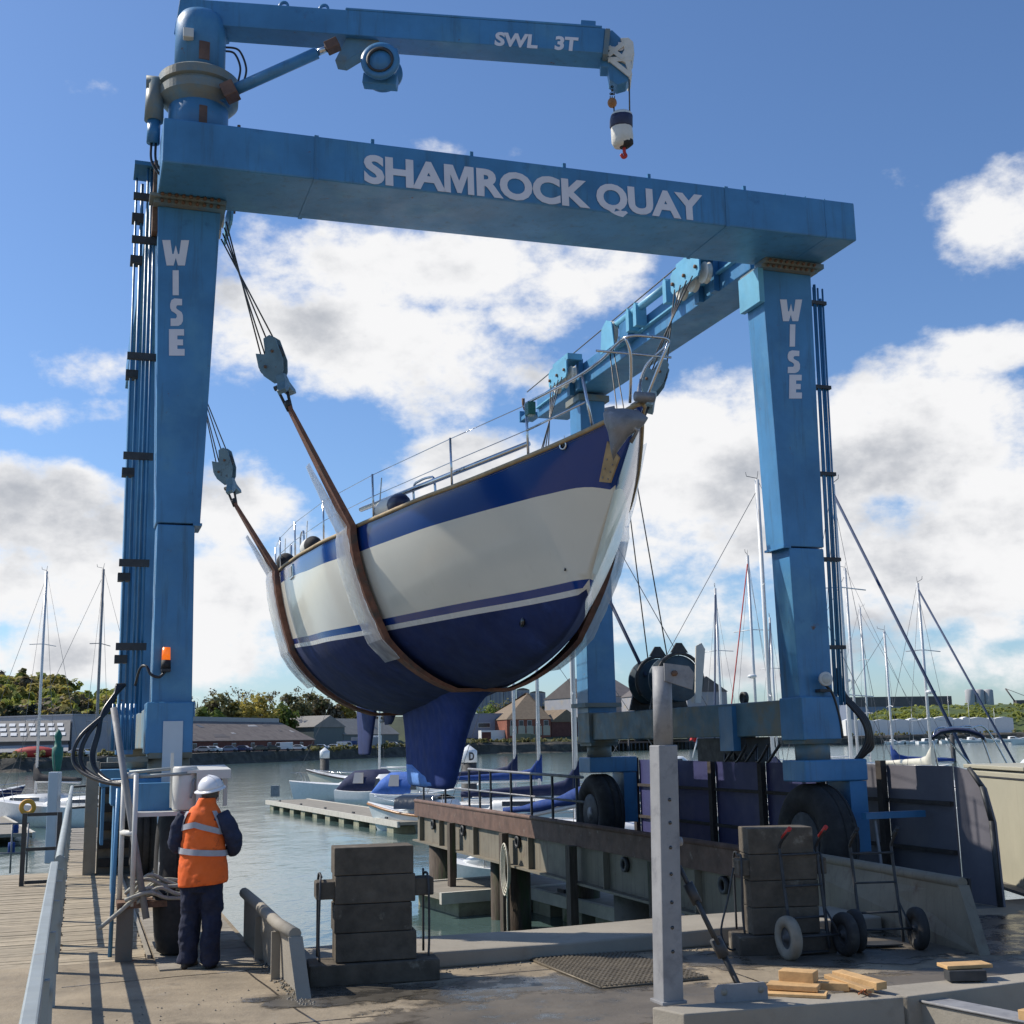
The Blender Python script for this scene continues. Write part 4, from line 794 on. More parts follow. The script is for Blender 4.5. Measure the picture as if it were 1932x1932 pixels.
def bw(v): return max(0.0, _bw(v)) if v > -1.85 else 0.0
def hb(v, z):
    zs, zw, zb = f_zs(v), f_zw(v), f_zb(v)
    if z <= zb: return 0.0
    zl = max(zw, zb); q = min(1, max(0, (v + 2.6) / 4.5)); pe = 1.08 + .5 * q * q * (3 - 2 * q)
    if z >= zl: t = min(1, (z - zl) / max(zs - zl, 1e-3)); return bw(v) + (bs(v) - bw(v)) * (1 - (1 - t) ** pe)
    s = (z - zb) / (zw - zb); fa = min(.62, max(.18, .18 + .44 * (v + .5) / 4)); return bw(v) * (fa * math.sqrt(1 - (1 - s) ** 2) + (1 - fa) * s ** .85)
def hpt(v, z, sgn=-1, off=0.0): return H(U0 + sgn * (hb(v, z) + off), v, z)
def sv(n=110): 
    t = np.linspace(0, 1, n); return VB + (VS - VB) * (t ** 1.35)
def hullband(name, m, par, zlo, zhi, rows, off=0.0, v0=VB, v1=VS):
    mb = MB(); vs = [v for v in sv() if v0 - 1e-6 <= v <= v1 + 1e-6]
    for sgn in (-1, 1):
        rg = []
        for v in vs:
            a = max(zlo(v), f_zb(v)); b = max(zhi(v), f_zb(v)); rg.append([hpt(v, a + (b - a) * k / rows, sgn, off) for k in range(rows + 1)])
        mb.loft(rg, closed=False, cap=False, smooth=True)
    return mb
def joined(mb, name, m, par):
    o = mb.build(name, m, par, fix=False); bm = bmesh.new(); bm.from_mesh(o.data); bmesh.ops.remove_doubles(bm, verts=bm.verts, dist=.0015); bmesh.ops.dissolve_degenerate(bm, dist=.0005, edges=bm.edges); bmesh.ops.recalc_face_normals(bm, faces=bm.faces); bm.to_mesh(o.data); bm.free(); return o
bt_ = hullband('', '', None, f_zb, f_zw, 14)
hull = joined(bt_, 'hull_bottom', 'antifoul', yacht)
z1 = lambda v: f_zw(v) + .062; z2 = lambda v: f_zw(v) + .15
joined(hullband('', '', None, f_zw, z1, 1), 'boot_stripe', 'stripe_white', yacht)
joined(hullband('', '', None, z1, z2, 1), 'boot_stripe', 'hull_blue', yacht)
joined(hullband('', '', None, z2, f_zu, 12), 'topside', 'hull_cream', yacht)
joined(hullband('', '', None, f_zu, f_zs, 8), 'sheer_band', 'hull_blue', yacht)
# transom and deck
zz = [f_zb(VS) + (f_zs(VS) - f_zb(VS)) * k / 16 for k in range(17)]
MB().add([hpt(VS, z, -1) for z in zz] + [hpt(VS, z, 1) for z in zz[::-1]], [tuple(range(34))]).build('transom', 'hull_cream', yacht)
MB().loft([[H(U0 - bs(v) * q, v, f_zs(v) - .02 + .06 * (1 - q * q)) for q in np.linspace(-1, 1, 9)] for v in sv(60)], closed=False, cap=False).build('deck', 'deck_white', yacht)
MB().loft([[H(U0 + q[0] * w, v, f_zs(v) + .02 + q[1] * h) for q in ((-1, 0), (-.9, .8), (-.6, 1), (.6, 1), (.9, .8), (1, 0))] for v, w, h in ((.3, .5, .10), (.6, .85, .28), (3.5, 1.15, .36), (6.6, 1.15, .36), (6.7, 1.15, .05))]).build('coachroof', 'deck_white', yacht)
for sgn in (-1, 1): Tube('toe_rail', 'teak', yacht, [hpt(v, f_zs(v), sgn, .012) + ZA * .018 for v in sv(70)], .026, 6)
def hpx(x, y, off=0.0, sgn=-1):
    best = (9, 0, 0)
    for v in np.linspace(VB, VS, 700):
        u, _, z = onv(x, y, v)
        if f_zb(v) <= z <= f_zs(v) + .01:
            e = abs(u - (U0 + sgn * (hb(v, z) + off)))
            if e < best[0]: best = (e, v, z)
    return best[1], best[2]
# keel, skeg, rudder
def foil(par, name, m, secs, n=20):
    rg = []
    for z, vl, vt, th in secs:
        ring = []
        for k in range(n):
            a = 2 * math.pi * k / n; xx = .5 * (1 + math.cos(a)); yt = 1.0 * (1.48 * math.sqrt(max(xx, 0)) - .63 * xx - 1.758 * xx ** 2 + 1.4215 * xx ** 3 - .5075 * xx ** 4)
            ring.append(H(U0 + th * yt * (1 if a < math.pi else -1), vl + (vt - vl) * xx, z))
        rg.append(ring)
    return MB().loft(rg).build(name, m, par)
keel = foil(yacht, 'keel', 'antifoul_keel', [(1.375, 3.75, 5.75, .14), (1.395, 3.52, 6.0, .26), (1.46, 3.42, 6.12, .30), (1.75, 3.16, 6.2, .30), (2.1, 2.86, 6.26, .31), (2.35, 2.60, 6.34, .34), (2.55, 2.34, 6.45, .42), (2.70, 2.02, 6.7, .60), (2.85, 1.6, 7.0, .9)])
foil(keel, 'pale_patch', 'antifoul_pale', [(1.383, 3.85, 5.78, .15), (1.40, 3.62, 6.01, .264), (1.46, 3.62, 6.128, .306), (1.56, 4.1, 6.16, .30), (1.64, 4.8, 6.185, .24), (1.72, 5.4, 6.205, .15)])  # paler blue skin over the foot of the keel
rudder = foil(yacht, 'rudder', 'antifoul', [(1.86, 9.02, 9.95, .07), (1.9, 8.95, 10.0, .09), (2.4, 8.65, 10.12, .12), (2.78, 8.42, 10.2, .13), (2.95, 8.4, 10.2, .12)])
foil(yacht, 'skeg', 'antifoul', [(2.40, 7.3, 7.75, .07), (2.45, 7.15, 7.8, .08), (2.8, 6.6, 8.0, .12)])
Cyl('propeller_shaft', 'galv_dark', yacht, H(U0, 7.75, 2.48), H(U0, 8.05, 2.47), .03, n=10)
# stanchions, lifelines, pulpit
SV = [-1.85, -.55, 1.25, 3.1, 5.2, 7.4, 9.4]
for sgn in (-1, 1):
    for v in SV[1:]: Tube('stanchion', 'steel_bright', yacht, [hpt(v, f_zs(v), sgn, -.05), hpt(v, f_zs(v), sgn, -.03) + ZA * .64], .014, 8)
    for h in (.63, .34): Tube('lifeline', 'steel_bright', yacht, [hpt(v, f_zs(v), sgn, -.035) + ZA * h for v in SV], .0055, 5)
    up_ = [hpt(-1.85, f_zs(-1.85), sgn, -.02) + ZA * .64, hpt(-2.6, f_zs(-2.6), sgn, .02) + ZA * .64, hpt(-3.05, f_zs(-3.05), sgn, .10) + ZA * .64, H(U0 + sgn * .24, -3.62, 5.98), H(U0, -3.72, 5.98)]
    Tube('pulpit_rail', 'steel_bright', yacht, smooth_path(up_, 6), .016, 8)
    Tube('pulpit_leg', 'steel_bright', yacht, [hpt(-1.85, f_zs(-1.85), sgn, -.04), up_[0]], .016, 8); Tube('pulpit_leg', 'steel_bright', yacht, [hpt(-2.75, f_zs(-2.75), sgn, -.06), hpt(-2.72, f_zs(-2.72), sgn, .03) + ZA * .64], .016, 8)
    Tube('pulpit_leg', 'steel_bright', yacht, smooth_path([H(U0 + sgn * .24, -3.62, 5.98), H(U0 + sgn * .17, -3.58, 5.8), H(U0 + sgn * .08, -3.33, 5.40)], 4), .016, 8)
    Tube('pulpit_mid_rail', 'steel_bright', yacht, [hpt(-1.85, f_zs(-1.85), sgn, -.02) + ZA * .33, hpt(-2.73, f_zs(-2.73), sgn, .01) + ZA * .33], .013, 8)
Tube('pulpit_cross_bar', 'steel_bright', yacht, [H(U0 - .42, -3.3, 5.93), H(U0 + .42, -3.3, 5.93)], .013, 8)
nl = Box('navigation_light', 'nav_green', yacht, hpt(-1.98, f_zs(-1.98), -1, .03) + ZA * .53, (.09, .12, .15), HAX, .01)
Tube('spinnaker_pole', 'steel_bright', yacht, [hpt(-1.75, f_zs(-1.75), -1, -.12) + ZA * .22, hpt(1.9, f_zs(1.9), -1, -.15) + ZA * .30], .032, 10)
for v0 in (.2, 6.0, 8.2):
    h = .38 if v0 < 1 else .62
    pts = [hpt(v0, f_zs(v0), -1, -.32), hpt(v0, f_zs(v0), -1, -.30) + ZA * h * .85, hpt(v0 + .12, f_zs(v0), -1, -.30) + ZA * h, hpt(v0 + .35, f_zs(v0), -1, -.30) + ZA * h, hpt(v0 + .5, f_zs(v0), -1, -.30) + ZA * h * .85, hpt(v0 + .5, f_zs(v0), -1, -.32)]
    Tube('grab_hoop', 'steel_bright', yacht, smooth_path(pts, 4), .016, 8)
# stem fittings: anchor, wooden chafe plate, fairlead, port light
wp = []
for x, y in ((1135, 909), (1156, 911), (1171, 864), (1150, 833)):
    v, z = hpx(x, y); wp.append((v, z))
MB().add([hpt(v, z, -1, .004) for v, z in wp] + [hpt(v, z, -1, .022) for v, z in wp], [(0, 1, 2, 3), (7, 6, 5, 4), (0, 1, 5, 4), (1, 2, 6, 5), (2, 3, 7, 6), (3, 0, 4, 7)]).build('chafe_plate', 'teak', yacht)
for k in range(3):
    for q in (.25, .75):
        t = .12 + .25 * k; a = Vv((wp[0][0], wp[0][1])).lerp(Vv((wp[3][0], wp[3][1])), t); b = Vv((wp[1][0], wp[1][1])).lerp(Vv((wp[2][0], wp[2][1])), t); m_ = a.lerp(b, q); Cyl('screw', 'galv_dark', yacht, hpt(m_[0], m_[1], -1, .02), hpt(m_[0], m_[1], -1, .028), .011, n=8)
anc = thing('plough_anchor', 'grey plough anchor stowed over the bow roller of the hanging yacht', 'anchor', H(U0 - .1, -3.5, 5.3))
def ap(x, y, d=0.0): return onY(x, y, H(U0 - .2, -3.6)[1] + d)
al = [ap(*q) for q in ((1139, 777), (1149, 771), (1176, 770), (1206, 775), (1223, 788), (1216, 799), (1200, 812), (1186, 822), (1166, 850), (1158, 867), (1153, 845), (1148, 812), (1141, 795))]
rdg = [ap(1160, 788, -.13), ap(1183, 790, -.15), ap(1176, 815, -.09), ap(1163, 835, -.05)]
mb = MB(); nA = len(al); mb.add(al + rdg + [p + YA * .07 for p in al], [(0, 1, 13), (1, 2, 14, 13), (2, 3, 14), (3, 4, 14), (4, 5, 14), (5, 6, 14), (6, 7, 15, 14), (7, 8, 16, 15), (8, 9, 16), (9, 10, 16), (10, 11, 15, 16), (11, 12, 13, 15), (12, 0, 13), (13, 14, 15)] + [tuple(17 + i for i in range(nA - 1, -1, -1))] + [(i, (i + 1) % nA, 17 + (i + 1) % nA, 17 + i) for i in range(nA)], True)
mb.build('fluke', 'galv_dark', anc); Tube('shank', 'galv_dark', anc, [ap(1186, 800, -.02), ap(1203, 812, 0), ap(1190, 835, .05)], .02, 8); Cyl('crown_bar', 'galv_dark', anc, ap(1141, 774, .03), ap(1160, 770, .03), .025, n=8)
Cyl('bow_roller', 'galv_dark', yacht, H(U0 - .1, -3.5, 5.42), H(U0 + .1, -3.5, 5.42), .05, n=14); Box('stem_fitting', 'galv_dark', yacht, H(U0, -3.36, 5.39), (.10, .2, .03), HAX, .008)
v, z = hpx(1066, 840); c = hpt(v, z, -1, .012); nrm = (hpt(v, z + .1, -1) - hpt(v, z, -1)).cross(hpt(v + .1, z, -1) - hpt(v, z, -1)).normalized(); nrm = nrm if nrm.dot(UA) < 0 else -nrm
MB().lathe([(.034, -.008), (.048, -.01), (.055, .0), (.048, .011), (.034, .008)], c, nrm, 22, closed=True).build('fairlead', 'steel_bright', yacht); MB().lathe([(.001, .003), (.034, .003)], c, nrm, 18).build('fairlead_hole', 'glass_dark', yacht)
v, z = hpx(551, 1079); c = hpt(v, z, -1, .006)
tz = (hpt(v, z + .1, -1) - hpt(v, z, -1)).normalized(); tv = (hpt(v + .1, z, -1) - hpt(v, z, -1)).normalized(); nn = tv.cross(tz); nn = nn if nn.dot(UA) < 0 else -nn
pw = Box('port_light', 'steel_bright', yacht, c, (.34, .22, .03), (tv, tz, nn), .01); Box('pane', 'glass_dark', pw, c + nn * .008, (.26, .15, .03), (tv, tz, nn))
v, z = hpx(1067, 1074); Cyl('drain', 'glass_dark', yacht, hpt(v, z, -1, -.01), hpt(v, z, -1, .006), .02, n=10)
v, z = hpx(985, 1172); Cyl('transducer', 'glass_dark', yacht, hpt(v, z, -1, -.02), hpt(v, z, -1, .01), .07, n=14)
v, z = hpx(1000, 850); Tube('deck_ring', 'steel_bright', yacht, [hpt(-1.3, f_zs(-1.3), -1, -.02) + ZA * (.03 + .03 * math.sin(a)) + VA * .03 * math.cos(a) for a in np.linspace(0, 6.28, 9)], .006, 5)
# fenders and gear along the deck edge
def fender(v, ln, label, mats, r=.14, dz=.0):
    p = hpt(v, f_zs(v), -1, -.16) + ZA * (.15 + dz); t = thing('fender', label, 'fender', p - ZA * .14); d = (hpt(v + .3, f_zs(v + .3), -1, -.16) - hpt(v, f_zs(v), -1, -.16)).normalized()
    e = d.cross(ZA).normalized(); ax = (d, e, d.cross(e)); MB().ell(p, (ln * .5, r, r), ax, 16, 10).build('body', mats[0], t); 
    if len(mats) > 1: MB().ell(p - d * ln * .34, (ln * .30, r * .97, r * .97), ax, 16, 8).build('end_cap', mats[1], t)
    Tube('lanyard', 'rope_pale', t, [p + d * ln * .4, p + d * ln * .3 + ZA * .45], .008, 5)
fender(1.05, .72, 'white fender with a navy end lying on deck amidships behind the front sling', ('fender_white', 'fender_navy'))
fender(4.5, .8, 'white fender with a black end lying on deck below the wire hoop', ('fender_white', 'canvas_black'))
fender(7.6, .55, 'black ball fender by the stern rail of the hanging yacht', ('canvas_black',), .17, .06)
# ------------------------------------------------------------------ slings
def sling(vf, vb, label, front):
    root = thing('lifting_sling', label, 'lifting sling', H(U0, vf, 2.6))
    zs, zw, zb = f_zs(vf), f_zw(vf), f_zb(vf)
    LB = H(*(onv(545, 768, vf) if front else (1.38, vf, 6.22))); RB = H(*(onv(1210, 790, vf) if front else (6.9, vf, 6.2)))
    def sect(sgn, off): return [H(U0 + sgn * (hb(vf + (vb - vf) * (1 - (z - zb) / (zs - zb)), z) + off), vf + (vb - vf) * (1 - (z - zb) / (zs - zb)), z - (off if z < zw else 0) * .8) for z in np.linspace(zs, zb + .03, 26)]
    path = [LB] + [LB.lerp(sect(-1, .06)[0], t) for t in np.linspace(.06, .94, 10)] + sect(-1, .06) + sect(1, .06)[::-1] + [RB.lerp(sect(1, .03)[0], t) for t in np.linspace(.94, .06, 10)] + [RB]
    def strip(name, m, pts, hw, shift, thick, taper=None, wob=0.0):
        rg = []; rr = random.Random(3)
        for i, p in enumerate(pts):
            d = (pts[min(i + 1, len(pts) - 1)] - pts[max(i - 1, 0)]).normalized(); n = VA.cross(d).normalized(); h = hw * (taper(i / (len(pts) - 1)) if taper else 1); s0 = shift + (rr.uniform(-wob, wob) if wob else 0)
            nn_ = n * (thick(i / (len(pts) - 1)) if callable(thick) else thick); rg.append([p + VA * (s0 - h) - nn_, p + VA * (s0 + h) - nn_, p + VA * (s0 + h) + nn_, p + VA * (s0 - h) + nn_])
        return MB().loft(rg, smooth=False).build(name, m, root)
    strip('strap', 'sling_web', path, .15, 0, lambda t: float(np.interp(t, [0, .10, .18, .30, .40, .5, .6, .7, .82, .9, 1], [.022, .034, .046, .048, .036, .02, .036, .048, .046, .034, .022])), lambda t: .42 + .62 * min(1, min(t, 1 - t) / .14))
    # clear plastic chafe sleeve hanging off one side of the strap
    n0 = 5; up1 = strip('plastic_sleeve', 'plastic_sleeve', [p + (UA * -.085) for p in path[n0:32]], .40, .24, .004, lambda t: .30 + .75 * min(1, t * 3), .035)
    dn = strip('plastic_sleeve', 'plastic_sleeve', [p + (UA * .05) for p in path[len(path) - 34:len(path) - 3]], .30, -.22, .004, lambda t: .5 + .5 * min(1, (1 - t) * 6), .02)
    for P, s in ((LB, 1), (RB, -1)):
        top = P + (H(.52, vf, 8.95) - LB if s == 1 else H(7.45, vf, 8.95) - RB).normalized() * .20
        MB().ell(P + (top - P) * .2, (.05, .06, .06)).build('shackle', 'dark_steel', root)
    # sling blocks
    for sd, P, T in (('L', LB, H(.55, vf, 8.93)), ('R', RB, H(7.45, vf, 8.93))):
        if sd == 'R' and not front: lb = 'pale blue sling block below the rear right trolley behind the bow rail'
        elif sd == 'R': lb = 'light blue sling block on four wires beside the yacht bow'
        else: lb = 'grey blue sling block on four wires near the top of the left front leg' if front else 'smaller looking grey sling block on four wires left of the yacht stern'
        dr = (T - P).normalized(); bx_ = (UA * .88 - VA * .47); sx = (bx_ - dr * bx_.dot(dr)).normalized(); nm = dr.cross(sx)
        b = thing('sling_block', lb, 'pulley block', P, 'sling blocks hanging under the side girders')
        o = P + dr * .30
        prof = [(-.20, .78), (-.04, .70), (.03, .98), (.16, 1.0), (.24, .90), (.24, .50), (.17, .30), (.05, .16), (-.06, .14), (-.20, .34), (-.24, .52)]
        prof = [(x * .74, y * .74 - .06) for x, y in prof]
        for q in (-1, 1): Prism('cheek_plate', 'block_paint', b, prof, o + nm * (.09 * q - .012), sx, dr, nm * .024, .004)
        for cx, cy in ((-.08, .30), (.08, .46)):
            MB().lathe([(.03, -.06), (.105, -.06), (.11, -.05), (.08, 0), (.11, .05), (.105, .06), (.03, .06)], o + sx * cx + dr * cy, nm, 18).build('sheave', 'dark_steel', b)
            Cyl('axle_nut', 'rust_bolt', b, o + sx * cx + dr * cy - nm * .12, o + sx * cx + dr * cy + nm * .12, .022, n=6)
        tail = [(-.06, .14), (.06, .14), (.10, .02), (.24, -.08), (.22, -.14), (.06, -.10), (.0, -.06), (-.06, -.10), (-.20, -.16), (-.24, -.11), (-.10, .02)]
        Prism('fishtail_plate', 'block_paint', b, [(x * .95, y * .95) for x, y in tail], o + nm * -.05, nm, dr, nm * 0 + sx * .12, .004); Cyl('sling_pin', 'dark_steel', b, o - sx * .10, o + sx * .10, .035, n=10)
        for q in (-.06, .06): Tube('link_bar', 'dark_steel', b, [o + nm * q * .3 + sx * q, P - dr * .05 + sx * q * .4], .022, 6)
        for k, (a, h) in enumerate(((-.15, .40), (-.06, .42), (.03, .64), (.15, .64))): Tube('wire_rope', 'wire_rope', b, [o + sx * a * .9 + dr * h + nm * (.03 * (-1) ** k), T + VA * ((k - 1.5) * .2) + ZA * (-.02)], .011, 6)
    return root
sling(VF, 2.0, 'brown webbing sling in clear plastic passing under the yacht amidships', True)
sling(VR, 7.0, 'brown webbing sling in clear plastic round the stern of the yacht', False)
# ------------------------------------------------------------------ yard furniture
# slab joints, grit and rubble on the apron
for k, (p_, q_) in enumerate((((-1.06, -2.15), (.85, -2.0)), ((-1.06, -4.4), (9.0, -4.75)), ((4.5, -2.8), (4.75, -9)), ((.55, -2.0), (1.15, -9)), ((.9, -3.3), (7.0, -3.05)))):
    a, b = H(*p_, .0022), H(*q_, .0022); n_ = 14; d = (b - a).normalized(); w_ = d.cross(ZA); rj = random.Random(k); pts = [a.lerp(b, i / n_) + w_ * rj.uniform(-.02, .02) for i in range(n_ + 1)]
    MB().loft([[p - w_ * .010, p + w_ * .010] for p in pts], closed=False, cap=False).build('slab_joint', 'wet_mud', bpy.data.objects['yard'])
gr = MB(); rj = random.Random(44)
def stone(c, r):
    vs = [c + Vv((rj.uniform(-1, 1), rj.uniform(-1, 1), rj.uniform(-.4, .6))).normalized() * r * rj.uniform(.7, 1.2) for _ in range(6)]; gr.add([c + XA * r, c - XA * r * .9, c + YA * r * .9, c - YA * r, c + ZA * r * .7, c - ZA * r * .3], [(0, 2, 4), (2, 1, 4), (1, 3, 4), (3, 0, 4), (2, 0, 5), (1, 2, 5), (3, 1, 5), (0, 3, 5)])
for i in range(260): t = rj.random(); c = H(.80 + rj.gauss(0, .05), -3.9 + 2.2 * t, .004); stone(c, rj.uniform(.006, .022))
for i in range(520): c = H(rj.uniform(-1.0, 9), rj.uniform(-6.5, -2.8), .003); stone(c, rj.uniform(.004, .012))
for i in range(220): c = H(rj.uniform(1, 7), -2.76 - abs(rj.gauss(0, .08)), .003); stone(c, rj.uniform(.005, .016))
stuff(gr.build('grit', 'concrete_dark', None, fix=False))
# wheel guides at the mouth of the dock
def guide(name, label, side):
    u = .76 if side == 'L' else 7.28; s = 1 if side == 'L' else -1
    v0 = -3.62 if side == 'L' else -4.3; hh = .46 if side == 'L' else .60
    t = thing(name, label, 'wheel guide', H(u, -2.2, 0))
    pts = [(v0 + .02, 0), (v0 + .30, hh), (-2.6, hh + .0), (-1.2, hh + .02), (-.2, hh + .02), (-.2, .0)]
    sp_ = [H(u + s * .10 * max(0, (-2.4 - v) / 1.4) ** 2, v, z) for v, z in pts]
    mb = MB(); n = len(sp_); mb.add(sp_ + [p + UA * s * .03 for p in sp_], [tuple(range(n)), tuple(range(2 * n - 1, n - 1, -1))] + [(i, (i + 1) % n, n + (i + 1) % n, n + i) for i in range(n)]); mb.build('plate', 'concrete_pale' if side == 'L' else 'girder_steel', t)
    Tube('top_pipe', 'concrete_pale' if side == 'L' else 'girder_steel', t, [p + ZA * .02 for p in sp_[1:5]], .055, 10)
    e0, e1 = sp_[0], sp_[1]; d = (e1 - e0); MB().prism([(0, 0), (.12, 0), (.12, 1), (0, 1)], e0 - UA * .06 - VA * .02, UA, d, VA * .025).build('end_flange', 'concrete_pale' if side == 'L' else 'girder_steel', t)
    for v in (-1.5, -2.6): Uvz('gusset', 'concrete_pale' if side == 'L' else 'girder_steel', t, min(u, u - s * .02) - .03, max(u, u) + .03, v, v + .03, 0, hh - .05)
    return t
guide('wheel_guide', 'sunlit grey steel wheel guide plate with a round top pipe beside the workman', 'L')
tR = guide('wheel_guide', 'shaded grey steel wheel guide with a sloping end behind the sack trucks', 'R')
Uvz('dark_cover', 'black_rubber', tR, 7.22, 7.25, -4.0, -3.45, .12, .66)
# guide girder of the right runway
gd = thing('guide_girder', 'long rusty topped steel girder along the dock side of the right runway', 'girder', H(7.2, 7.5, .1))
Uvz('web', 'girder_steel', gd, 7.24, 7.27, -.15, 17.0, -.32, .26); Uvz('bottom_flange', 'girder_steel', gd, 7.10, 7.40, -.15, 17.0, -.36, -.322)
Uvz('top_beam', 'girder_rust', gd, 7.16, 7.34, -.15, 17.02, .262, .62); Tube('top_pipe', 'girder_rust', gd, [H(7.18, -.15, .63), H(7.18, 17.02, .63)], .045, 8)
for v in (1.6, 4.8, 8.4, 11.9, 14.6, 16.4): Uvz('stiffener', 'girder_steel', gd, 7.13, 7.238, v, v + .03, -.32, .26)
for v in (.9, 4.1, 9.2, 12.9, 15.4): MB().lathe([(.07, -.03), (.12, -.03), (.12, .03), (.07, .03)], H(7.20, v, .12), UA, 12, closed=True).build('lifting_eye', 'dark_steel', gd)
for v in (2.6, 5.9, 9.5, 13.2): 
    f = Uvz('fender_post', 'pile_timber', gd, 6.98, 7.12, v, v + .2, -2.2, .28)
k = 0
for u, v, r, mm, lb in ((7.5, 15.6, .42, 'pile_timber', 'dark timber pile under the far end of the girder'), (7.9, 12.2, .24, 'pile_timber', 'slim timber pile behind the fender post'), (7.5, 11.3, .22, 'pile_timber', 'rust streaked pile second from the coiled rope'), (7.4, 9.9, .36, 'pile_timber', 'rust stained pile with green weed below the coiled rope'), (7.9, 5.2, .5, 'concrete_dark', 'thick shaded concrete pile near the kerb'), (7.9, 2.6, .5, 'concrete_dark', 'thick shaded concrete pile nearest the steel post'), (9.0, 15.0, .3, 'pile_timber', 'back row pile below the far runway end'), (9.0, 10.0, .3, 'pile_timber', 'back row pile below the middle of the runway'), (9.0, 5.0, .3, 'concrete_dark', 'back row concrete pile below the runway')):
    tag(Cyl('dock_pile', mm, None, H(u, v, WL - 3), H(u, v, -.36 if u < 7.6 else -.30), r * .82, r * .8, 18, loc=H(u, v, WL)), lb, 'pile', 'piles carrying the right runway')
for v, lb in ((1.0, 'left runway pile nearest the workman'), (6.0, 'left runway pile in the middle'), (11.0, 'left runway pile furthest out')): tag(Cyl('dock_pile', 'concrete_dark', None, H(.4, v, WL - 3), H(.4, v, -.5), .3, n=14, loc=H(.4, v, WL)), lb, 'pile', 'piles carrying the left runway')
# coil of rope hung on the girder and its tail
c = H(7.02, *[onu(957, 1612, 7.02)[1]], onu(957, 1612, 7.02)[2]); cr = thing('rope_coil', 'pale rope coil hanging from the girder with its tail down to the water', 'rope', c)
for k in range(4): Tube('loop', 'rope_pale', cr, [c + UA * (-.02 * k) + VA * (.16 * math.cos(a) * (1 + .12 * k)) + ZA * (-.28 + (.34 + .05 * k) * math.sin(a)) for a in np.linspace(0, 2 * math.pi, 22)[:-1]], .016, 6, True)
Tube('tail', 'rope_pale', cr, smooth_path([c + ZA * -.5, c + ZA * -1.0 - UA * .02, c + ZA * -1.8 + VA * .05, Vv((c.x - .02, c.y, WL - .1))]), .014, 6)
# railing on the right runway (outer side seen above the girder)
hr = thing('handrail', 'thin dark railing on the girder with two rails, running towards the rear wheel', 'railing', H(7.35, 11, .6))
for k, v in enumerate((16.8, 14.8, 12.86, 12.07, 11.3, 9.97, 8.76, 7.61, 6.4)): Uvz('rail_post', 'dark_steel', hr, 7.33, 7.37, v - .02, v + .02, .62, 1.02 if k < 2 else 1.45)
Tube('top_rail', 'galv_dark', hr, [H(7.35, 12.9, 1.47), H(7.35, 6.1, 1.42)], .028, 6); Tube('mid_rail', 'galv_dark', hr, [H(7.35, 17.0, 1.02), H(7.35, 6.1, 1.0)], .022, 6)
# wash-down screen along the far side of the right runway
fn = thing('screen_fence', 'long dark purple sheeted screen with wooden posts behind the right hoist wheels', 'fence', H(9.5, 3, 0))
edges = [8.45, 7.0, 5.3, 3.6, 1.9, .4, -1.05]
for i in range(len(edges) - 1): Uvz('sheet_panel', 'fence_panel' if i < 4 else 'fence_grey', fn, 9.50, 9.53, edges[i + 1] + .05, edges[i] - .05, -.05, 1.66 - .004 * i)
for v in edges[:-1]: Uvz('post', 'fence_post', fn, 9.40, 9.49, v - .06, v + .06, -.1, 1.70)
for z in (.55, 1.15): Uvz('rail', 'fence_post', fn, 9.44, 9.495, -1.0, 8.4, z, z + .05)
MB().prism([(-1.05, 0), (-1.75, 0), (-1.72, 1.0), (-1.6, 1.4), (-1.4, 1.6), (-1.05, 1.655)], H(9.50, 0, -.02), VA, ZA, UA * .03).build('end_panel', 'fence_grey', fn)
for p_, q_ in (((-1.72, 0), (-1.70, 1.0)), ((-1.70, 1.0), (-1.58, 1.4)), ((-1.58, 1.4), (-1.38, 1.62))): Tube('end_frame', 'dark_steel', fn, [H(9.47, p_[0], p_[1]), H(9.47, q_[0], q_[1])], .03, 6)
Box('notice', 'tank_cream', fn, H(9.36, 8.75, .95), (.04, .2, .42), HAX); 
# cream steel tank wall at the right
a, b = onz(1840, 1652, 0), onz(1990, 1700, 0); a.z = b.z = 0
dd = (b - a).normalized(); nn = Vv((-dd.y, dd.x, 0)); tk = thing('steel_tank', 'pale cream steel tank side with a band under its rim at the right edge', 'tank', a)
top = onY(1840, 1441, a.y)[2]
MB().prism([(0, 0), (3.5, 0), (3.5, 3), (0, 3)], a, dd, nn, ZA * (top - .06)).build('shell', 'tank_cream', tk, None, .04)
MB().prism([(-.03, -.03), (3.5, -.03), (3.5, 3), (-.03, 3)], a + ZA * (top - .055), dd, nn, ZA * .055).build('rim', 'tank_cream', tk, None, .01)
MB().prism([(-.012, -.012), (3.5, -.012), (3.5, .02), (-.012, .02)], a + ZA * (top - .17), dd, nn, ZA * .02).build('band', 'dark_steel', tk)
MB().prism([(.2, -.2), (3.5, -.2), (3.5, 0), (.2, 0)], a, dd, nn, ZA * .04).build('foot', 'concrete_dark', tk)
